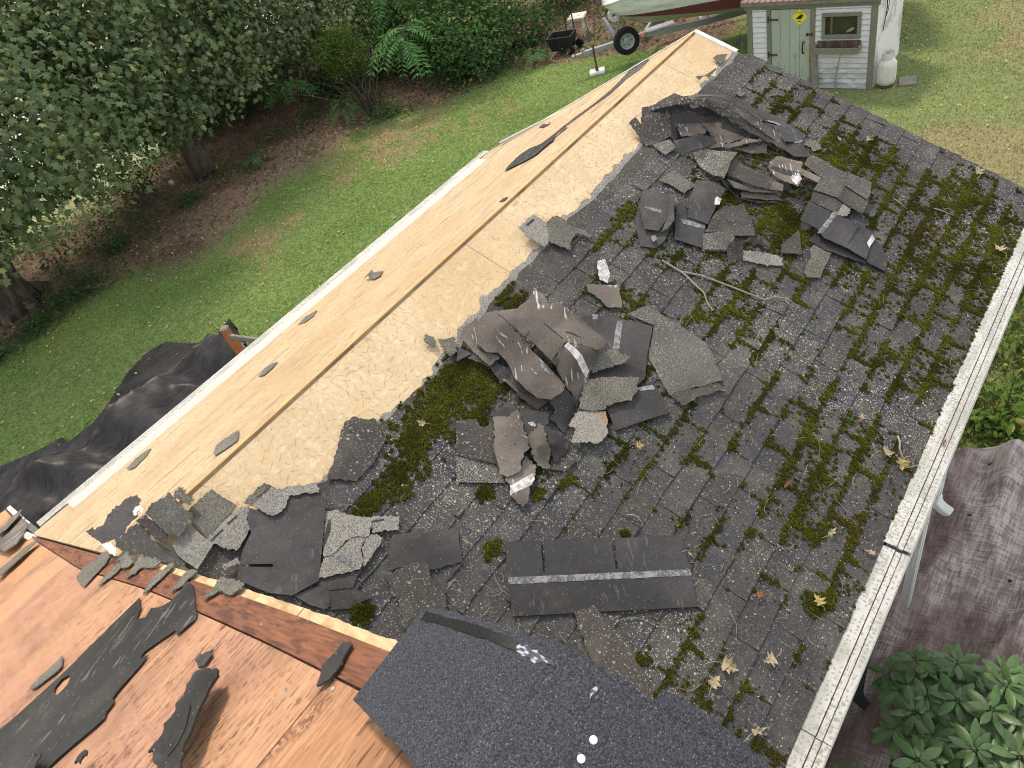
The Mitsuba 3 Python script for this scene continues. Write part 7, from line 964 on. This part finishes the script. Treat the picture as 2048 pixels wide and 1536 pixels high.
DK = thing('deck_rail', 'red-stained deck post with a grey rail sticking out of the black tarp', 'railing'); dp = np.array([-9.02, 2.86, GZ])
put('post', box(dp + [0, 0, .54], (.10, .10, 1.08), .5, .008), 'red_wood', DK); put('cap', box(dp + [0, 0, 1.10], (.12, .12, .05), .5, .02), 'grey_wood', DK)
put('rail', bar(dp + [.02, -.02, .98], dp + [1.9, .42, .92], .04, .08, (0, 0, 1), .006), 'grey_wood', DK)
sc_ = np.array([-9.9, .05, GZ + .06]);
# ------------------------------------------------------------------ trees, bushes and plants
mat('bark', lambda p, n, uv: mix((.075, .062, .052), (.15, .13, .11), smoothstep(.3, .7, noise(p.x * 14, p.y * 14, p.z * 3) * .6 + .4 * fbm(p.x * 30, p.y * 30, p.z * 12, 2))), .95, .1)
def leaf_tone(dark, light, yel, amt=.08):
    def f(p, n, uv):
        big = fbm(p.x * .8, p.y * .8, p.z * .8, 2); r = cell_rand(dr.floor(p.x * 9), dr.floor(p.y * 9), dr.floor(p.z * 9))
        c = mix(dark, light, dr.clip(.55 * smoothstep(.3, .7, big) + .5 * r - .1, 0, 1))
        return mix(c, yel, dr.select(cell_rand(dr.floor(p.x * 6), dr.floor(p.y * 6), dr.floor(p.z * 6)) > 1 - amt, .75, 0.0))
    return f
leafmat('maple_leaf', leaf_tone((.12, .18, .092), (.225, .295, .158), (.40, .38, .14), .05), .55, .45)
leafmat('bush_leaf', leaf_tone((.045, .100, .036), (.100, .185, .066), (.36, .36, .10), .05), .6, .4)
leafmat('light_leaf', leaf_tone((.055, .105, .025), (.12, .18, .045), (.20, .22, .06), .1), .6, .4)
leafmat('sumac_leaf', leaf_tone((.075, .19, .062), (.13, .28, .10), (.16, .26, .08), .1), .6, .4)
leafmat('dark_leaf', leaf_tone((.032, .055, .026), (.070, .105, .045), (.10, .11, .04), .05), .6, .5)  # darker leaf tone used by the back shrubs
leafmat('weed_leaf', leaf_tone((.065, .13, .028), (.15, .23, .055), (.34, .30, .10), .12), .6, .4)
def limb(p0, p1, r0, r1, rng, wob=.15, n=9):
    t = np.linspace(0, 1, n)[:, None]; p0, p1 = np.array(p0, float), np.array(p1, float); L = np.linalg.norm(p1 - p0)
    w = np.cumsum(rng.normal(size=(n, 3)) * L * wob / n, 0); w -= t * w[-1]
    return p0 + (p1 - p0) * t + w + np.array([0, 0, 1]) * (t * (1 - t)) * L * .10
def tree(label, base, r0, crown_c, crown_r, nl, lsz, seed, lm='maple_leaf', nlimb=26, droop=.55, clump=.42, group=None, fork=None, tv=MAPLE_V, tf=MAPLE_F, name='maple_tree', cat='tree', inner=.45, zmin=-4.85):
    rng = np.random.default_rng(seed); k = thing(name, label, cat, group); b = np.array(base, float); cc, cr = np.array(crown_c, float), np.array(crown_r, float)
    top = cc + [0, 0, cr[2] * .75]; path = limb(b, top, 0, 0, rng, .12, 16)
    rr = r0 * np.concatenate([[1.75, 1.25], np.linspace(1.0, .12, 14)]); ms = [tube(path, rr, 12)]
    for q in range(5): a = q * 1.257 + rng.random(); ms.append(tube([b + [0, 0, r0 * 1.0], b + [r0 * 1.4 * math.cos(a), r0 * 1.4 * math.sin(a), r0 * .25], b + [r0 * 2.4 * math.cos(a), r0 * 2.4 * math.sin(a), -.04]], [r0 * .6, r0 * .45, r0 * .15], 7))
    put('trunk', cat_(ms), 'bark', k, smooth=True)
    ms = []; tips = []
    for q in range(nlimb):
        t0 = rng.uniform(.22, .9); p0 = path[int(t0 * 15)]; d = rdir(rng, 1)[0]; d[2] = d[2] * .6 - .12; d = unit(d); e = cc + d * cr * rng.uniform(.65, .98)
        lp = limb(p0, e, 0, 0, rng, .5, 10); ms.append(tube(lp, np.linspace(r0 * .34 * (1.1 - t0), .012, 10), 6))
        for w in range(5):
            s0 = lp[rng.integers(4, 10)]; tw = limb(s0, s0 + rdir(rng, 1)[0] * [1, 1, .5] * rng.uniform(.5, 1.3) + [0, 0, -rng.uniform(0, droop)], 0, 0, rng, .5, 6); ms.append(tube(tw, np.linspace(.012, .004, 6), 4, False)); tips += list(tw[2:])
        tips += list(lp[4:])
    put('branches', cat_(ms), 'bark', k, smooth=True)
    tips = np.array(tips); nc = int(nl / 30); d = rdir(rng, nc); rad = rng.uniform(inner, 1.0, (nc, 1)) ** .6; c1 = cc + d * cr * rad; c1[: nc // 3] = tips[rng.integers(len(tips), size=nc // 3)]
    nv = meshkit.noise(c1 * .85, seed); c1 = c1[(nv > .34) & ((c1[:, 2] < cc[2] - .2) | (rng.random(len(c1)) < .35))]; c1 = c1[c1[:, 2] > GZ + .35]
    C = np.repeat(c1, 30, 0); n = len(C); o = rng.normal(size=(n, 3)) * clump * [1, 1, .75]; C = C + o; C[:, 2] -= droop * .3 * rng.random(n); C = C[C[:, 2] > zmin + .5 * (meshkit.noise(C * .9, seed + 5) - .5)]; n = len(C)
    out = C - cc; out /= np.linalg.norm(out, axis=1, keepdims=True); N = out * .55 + [0, 0, .75] + .55 * rng.normal(size=(n, 3)); U = out + [0, 0, -.7] + .6 * rng.normal(size=(n, 3))
    put('crown', soup(C, N, U, lsz * rng.uniform(.6, 1.2, n), tv, tf), lm, k)
    return k
TREES_ = [
 ('large maple leaning in from the left edge with low hanging branches', (-17.0, 2.15, GZ), .34, (-16.4, 3.0, -1.55), (3.5, 4.0, 3.75), 56000, .135, 101, 'maple_leaf', 26, .55, .42, None, None, MAPLE_V, MAPLE_F, 'maple_tree', 'tree', .45, -4.45),
 ('maple with a slim leaning trunk behind the bare earth', (-17.5, 7.25, GZ), .17, (-17.6, 7.6, -1.55), (3.0, 3.2, 3.5), 36000, .135, 102),
 ('young maple hanging over the leaf litter between the slim maple and the sumac', (-18.2, 12.4, GZ), .10, (-17.6, 11.6, -3.3), (2.3, 2.2, 2.2), 11000, .12, 105, 'maple_leaf', 18, .4, .34, None, None, MAPLE_V, MAPLE_F, 'maple_tree', 'tree', .3, -5.0),
 ('dense maple crown at the top edge, right of the slim maple', (-20.5, 12.6, GZ), .2, (-20.6, 12.2, -1.6), (3.0, 3.0, 3.7), 20000, .135, 103)]
for a in TREES_: tree(*a)
def bush(label, c, r, n, sz, seed, lm, name='bush', stems=9, tv=QUAD_V, tf=QUAD_F, shell=.35, cat='bush', group=None, squash=1.0):
    rng = np.random.default_rng(seed); k = thing(name, label, cat, group); c, r = np.array(c, float), np.array(r, float); g = np.array([c[0], c[1], GZ])
    put('stems', cat_([tube(limb(g + rng.normal(size=3) * [.12, .12, 0], c + rdir(rng, 1)[0] * r * .8, 0, 0, rng, .35, 7), np.linspace(.022, .006, 7), 5, False) for _ in range(stems)]), 'bark', k)
    nc = max(8, n // 26); d = rdir(rng, nc); c1 = c + d * r * rng.uniform(shell, 1, (nc, 1)) ** .6; nv = meshkit.noise(c1 * 1.9, seed); c1 = c1[nv > .28]; c1 = c1[c1[:, 2] > GZ + .05]
    C = np.repeat(c1, 26, 0); n = len(C); C = C + rng.normal(size=(n, 3)) * min(.24, r.min() * .32); C[:, 2] = np.maximum(C[:, 2], GZ + .03)
    out = C - c; N = out / np.linalg.norm(out, axis=1, keepdims=True) * .5 + [0, 0, .8] + .6 * rng.normal(size=(n, 3))
    put('leaves', soup(C, N, rdir(rng, n), sz * rng.uniform(.6, 1.25, n), tv, tf), lm, k)
BUSHES_ = [
 ('wide green thicket on the far side of the leaf litter behind the slim maple', (-20.6, 9.6, -5.2), (1.6, 2.0, .95), 5200, .12, 210, 'bush_leaf'),
 ('green thicket behind the tall sumac', (-16.3, 14.0, -5.0), (1.5, 1.3, 1.2), 5200, .11, 211, 'bush_leaf'),
 ('low green shrub on the litter left of the cart', (-12.6, 14.6, -5.6), (.8, .8, .5), 2200, .10, 212, 'bush_leaf'),
 ('tall dense green bush filling the top centre beside the sumac', (-14.3, 13.6, -5.0), (1.9, 1.5, 1.35), 9000, .12, 201, 'bush_leaf'),
 ('green bush with yellowing leaves drooping over the lawn edge', (-12.9, 12.9, -5.25), (1.0, 1.0, .9), 4200, .11, 202, 'bush_leaf'),
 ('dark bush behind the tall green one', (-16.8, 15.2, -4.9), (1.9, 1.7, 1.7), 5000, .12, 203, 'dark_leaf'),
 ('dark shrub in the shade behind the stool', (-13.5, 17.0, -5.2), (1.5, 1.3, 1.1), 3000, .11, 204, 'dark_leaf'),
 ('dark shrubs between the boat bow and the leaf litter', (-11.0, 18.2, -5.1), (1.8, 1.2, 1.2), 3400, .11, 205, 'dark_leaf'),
 ('light green bush far back in a gap of the maples', (-19.4, 10.3, -5.0), (1.3, 1.2, 1.2), 3400, .11, 206, 'light_leaf'),
 ('leafy shrub at the foot of the slim maple\'s neighbour', (-17.2, 12.3, -5.0), (1.6, 1.4, 1.2), 4200, .11, 207, 'bush_leaf'),
 ('low green clump beside the shed\'s left corner', (-6.05, 12.75, GZ + .16), (.30, .25, .2), 600, .07, 208, 'bush_leaf'),
 ('small yellow-green shrub between the two maple trunks', (-18.2, 5.9, -5.6), (.55, .6, .5), 1200, .09, 209, 'light_leaf')]
for a in BUSHES_: bush(*a)
# vase-shaped shrub with bare stems
rng = np.random.default_rng(12); VS = thing('shrub', 'vase-shaped shrub with bare stems and a dense yellow-green top', 'bush'); g = np.array([-14.62, 10.72, GZ])
put('stems', cat_([tube(limb(g + rng.normal(size=3) * [.05, .05, 0], g + [rng.normal() * .42 - .1, rng.normal() * .42 - .1, rng.uniform(.9, 1.5)], 0, 0, rng, .2, 8), np.linspace(.025, .008, 8), 6, False) for _ in range(17)]), 'bark', VS, smooth=True)
c1 = g + [-.15, -.1, 1.55] + rdir(rng, 130) * np.array([.62, .62, .52]) * rng.uniform(.3, 1, (130, 1)) ** .5; C = np.repeat(c1, 40, 0) + rng.normal(size=(5200, 3)) * .09
put('leaves', soup(C, rdir(rng, 5200) + [0, 0, .7], rdir(rng, 5200), rng.uniform(.04, .075, 5200), QUAD_V, QUAD_F), 'light_leaf', VS)
# sumac: fronds of paired leaflets
LEAFLET_V = np.array([(0, 0, 0), (.35, .13, .02), (1, 0, -.12), (.35, -.13, .02)]); 
def sumac(label, c, h, nf, fl, seed, lm='sumac_leaf', spread=1.0, group=None):
    rng = np.random.default_rng(seed); k = thing('sumac', label, 'plant', group); g = np.array([c[0], c[1], GZ]); top = g + [rng.normal() * .1, rng.normal() * .1, h]
    ms = [tube(limb(g, top, 0, 0, rng, .1, 7), np.linspace(.022, .012, 7), 6)]; C, N, U, S = [], [], [], []
    for q in range(nf):
        a = q * 2.399 + rng.normal() * .2; el = rng.uniform(.1, .9); p0 = top - [0, 0, rng.uniform(0, .5) * h * .6]; L = fl * rng.uniform(.75, 1.15); d = np.array([math.cos(a), math.sin(a), 0])
        t = np.linspace(0, 1, 13)[:, None]; P2 = p0 + d * t * L * spread + np.array([0, 0, 1]) * (t * math.sin(el) * L * .7 - t ** 2 * L * .75); ms.append(tube(P2, np.linspace(.007, .002, 13), 4, False))
        side = np.cross(d, [0, 0, 1])
        for w in range(2, 13):
            tn = unit(P2[w] - P2[w - 1]); nn = unit(np.cross(side, tn)); nn = nn if nn[2] > 0 else -nn; ll = L * .30 * (1.0 - .75 * abs(w / 12 - .5) ** 1.5)
            for sd in (-1, 1): C.append(P2[w]); N.append(nn + .2 * rng.normal(size=3)); U.append(side * sd + tn * .55 - nn * .25); S.append(ll)
        C.append(P2[-1]); N.append([0, 0, 1]); U.append(P2[-1] - P2[-2]); S.append(L * .2)
    put('stem', cat_(ms), 'bark', k); put('fronds', soup(np.array(C), np.array(N), np.array(U), np.array(S), LEAFLET_V, QUAD_F), lm, k)
sumac('tall sumac with long arching fronds in front of the green bush', (-13.55, 11.75), 1.75, 16, .95, 301)
sumac('bright sumac between the slim maple and the vase-shaped shrub', (-16.8, 10.2), 1.25, 10, .75, 302)
sumac('small sumac at the foot of the vase-shaped shrub', (-15.0, 10.35), .55, 10, .55, 303)
sumac('second sumac at the top edge behind the tall one', (-15.2, 13.0), 2.2, 14, .9, 304)
sumac('low fern-like sumac at the right edge of the bushes', (-11.7, 13.6), .35, 10, .45, 305)
sumac('low sumac seedling under the slim maple', (-15.9, 8.0), .3, 8, .35, 306)
# leafy ground plants near the large maple
mat('stem_green', (.07, .10, .03), .8)
def leafy(label, c, r, n, seed, lm='bush_leaf', sz=.11, h=.28):
    rng = np.random.default_rng(seed); k = thing('leafy_plant', label, 'plant'); C = np.stack([c[0] + rng.normal(size=n) * r * .5, c[1] + rng.normal(size=n) * r * .5, GZ + rng.uniform(.03, h, n)], -1)
    put('leaves', soup(C, np.stack([rng.normal(size=n) * .5, rng.normal(size=n) * .5, np.ones(n)], -1), rdir(rng, n), sz * rng.uniform(.6, 1.2, n), OVAL_V, OVAL_F), lm, k)
    put('stems', cat_([tube([np.array([c[0], c[1], GZ]) + rng.normal(size=3) * [r * .35, r * .35, 0], q], .006, 4, False) for q in C[:40]]), 'stem_green', k)
leafy('leafy plants right of the large maple\'s trunk base', (-15.75, 2.9), .75, 520, 401)
leafy('upright leafy clump on the bare earth above the trunk base plants', (-16.6, 4.3), .45, 260, 402)
leafy('low ivy-like plants in front of the large maple\'s trunk', (-15.5, 1.9), .6, 380, 403, 'bush_leaf', .09, .15)
leafy('leafy plant at the left edge below the large maple', (-15.4, 1.0), .5, 260, 404, 'bush_leaf', .10, .2)
leafy('low plants along the lawn edge by the vase-shaped shrub', (-14.0, 10.7), .55, 300, 405, 'bush_leaf', .10, .3)
leafy('green plants below the slim maple on the leaf litter', (-16.5, 6.3), .55, 240, 406, 'bush_leaf', .09, .2)
rng = np.random.default_rng(61)
def scatter_stuff(name, label, n, box_, keepf, sz, h, lm, seed, cat='undergrowth'):
    rng = np.random.default_rng(seed); x, y = rng.uniform(box_[0], box_[1], n), rng.uniform(box_[2], box_[3], n); k = (rng.random(n) < keepf(x, y)); x, y = x[k], y[k]; n = len(x)
    put(name, soup(np.stack([x, y, gz(x, y) + rng.uniform(.02, h, n)], -1), np.stack([rng.normal(size=n) * .6, rng.normal(size=n) * .6, np.ones(n)], -1), rdir(rng, n), sz * rng.uniform(.5, 1.2, n), QUAD_V, QUAD_F), lm, kind='stuff', label=label, cat=cat)
cl = lambda x, y, f, sd: np.clip((meshkit.fbm(np.stack([x * f, y * f, 0 * x], -1), 3, sd) - .5) * 6, 0, 1)
scatter_stuff('undergrowth', 'low green undergrowth among the leaf litter', 52000, (-26, -9, 3, 21), lambda x, y: (1 - lawn_np(x, y)) * cl(x, y, .8, 5), .11, .32, 'bush_leaf', 62)
scatter_stuff('undergrowth', 'sunlit rough growth on the far side of the trees', 26000, (-34, -20, -8, 24), lambda x, y: cl(x, y, .5, 7), .17, .6, 'light_leaf', 63)
# weeds between the right wall, the tarp and the lawn
rng = np.random.default_rng(71)
grass_patch('weed_grass', -.85, 2.2, 4.6, 9.5, 16000, 72, .26, .45, lambda x, y: np.clip((9.2 - y) / 2.2, 0, 1) * (.3 + cl(x, y, 1.2, 3)), 'tall rough grass between the tarp and the right lawn', 'weed_grass_mat') if False else None
leafmat('weed_grass_mat', leaf_tone((.075, .125, .03), (.18, .23, .07), (.42, .36, .18), .2), .7, .5)
grass_patch('weed_grass', -.85, 2.2, 4.6, 10.0, 15000, 72, .30, .42, lambda x, y: np.clip((9.8 - y) / 2.2, 0, 1) * (.2 + cl(x, y, 1.2, 3)), 'tall rough grass between the tarp and the right lawn', 'weed_grass_mat')
scatter_stuff('weeds', 'broad-leaved weeds beyond the brown tarp', 9000, (-.8, 2.2, 4.7, 8.6), lambda x, y: .25 + .75 * cl(x, y, 1.3, 9), .085, .42, 'weed_leaf', 73, 'weeds')
for c, lab, sd in (((.0, 6.9), 'broad-leaved weed in the middle of the weed strip', 74), ((-.25, 5.7), 'leafy weed nearest the top edge of the brown tarp', 75), ((.35, 7.7), 'reddish-stalked weed at the upper right edge', 76)): leafy(lab, c, .35, 150, sd, 'weed_leaf', .13, .5)
# rhododendron
def rleaf(nx=7):
    t = np.linspace(0, 1, nx); w = .20 * np.sin(np.pi * np.clip(t * .94 + .03, 0, 1)) ** .75; z = -.16 * t ** 2
    V = np.vstack([np.stack([t, w, z - .035], -1), np.stack([t, 0 * t, z + .012], -1), np.stack([t, -w, z - .035], -1)]); F = []
    for a in (0, 1):
        for k in range(nx - 1): i = a * nx + k; F += [(i, i + nx, i + nx + 1), (i, i + nx + 1, i + 1)]
    return V, np.array(F)
RV, RF = rleaf()
scene['rhodo_leaf'] = {'type': 'twosided', 'bsdf': {'type': 'principled', 'base_color': proc(lambda p, n, uv: mix((.040, .095, .030), (.095, .175, .058), dr.clip(fbm(p.x * 5, p.y * 5, p.z * 5, 3) * 1.4 - .2, 0, 1)) * (.8 + .4 * cell_rand(dr.floor(p.x * 13), dr.floor(p.y * 13), dr.floor(p.z * 13)))), 'roughness': .42, 'specular': .5}}
RH = thing('rhododendron', 'rhododendron with whorls of glossy oval leaves in the bottom right corner', 'bush'); rng = np.random.default_rng(83)
rc = np.array(RHC); ms = []; WHORLS = WHORLS + [tuple(np.array(w) + rng.normal(size=3) * [.13, .13, .07] - [0, 0, .06]) for w in WHORLS]; C, N, U, S = [], [], [], []
for w in WHORLS:
    w = np.array(w); g = np.array([rc[0] + .4 * (w[0] - rc[0]), rc[1] + .4 * (w[1] - rc[1]), GZ + .5]); ms.append(tube(limb(g, w, 0, 0, rng, .3, 9), np.linspace(.016, .006, 9), 6))
    ax = unit(unit(w - rc) * .55 + [0, 0, .9] + .18 * rng.normal(size=3)); e1 = unit(np.cross(ax, [.3, .9, .1])); e2 = np.cross(ax, e1); nl = rng.integers(7, 11); ph = rng.random() * 6
    for q in range(nl + 4):
        a = ph + q * 2 * math.pi / nl + rng.normal() * .12; inn = q >= nl; dn = (-.10 + .25 * rng.normal()) if not inn else .75
        d = unit(e1 * math.cos(a) + e2 * math.sin(a) + ax * dn); C.append(w + d * .014 - (0 if inn else .012) * ax * (q % 2)); U.append(d); N.append(ax + .25 * rng.normal(size=3) - d * .1); S.append((.118 if not inn else .065) * rng.uniform(.78, 1.15))
put('branches', cat_(ms), 'bark', RH, smooth=True)
C, N, U, S = (np.array(v) for v in (C, N, U, S)); q = np.arange(len(C))
put('leaves', soup(C, N, U, S, RV, RF), 'rhodo_leaf', RH, smooth=True)
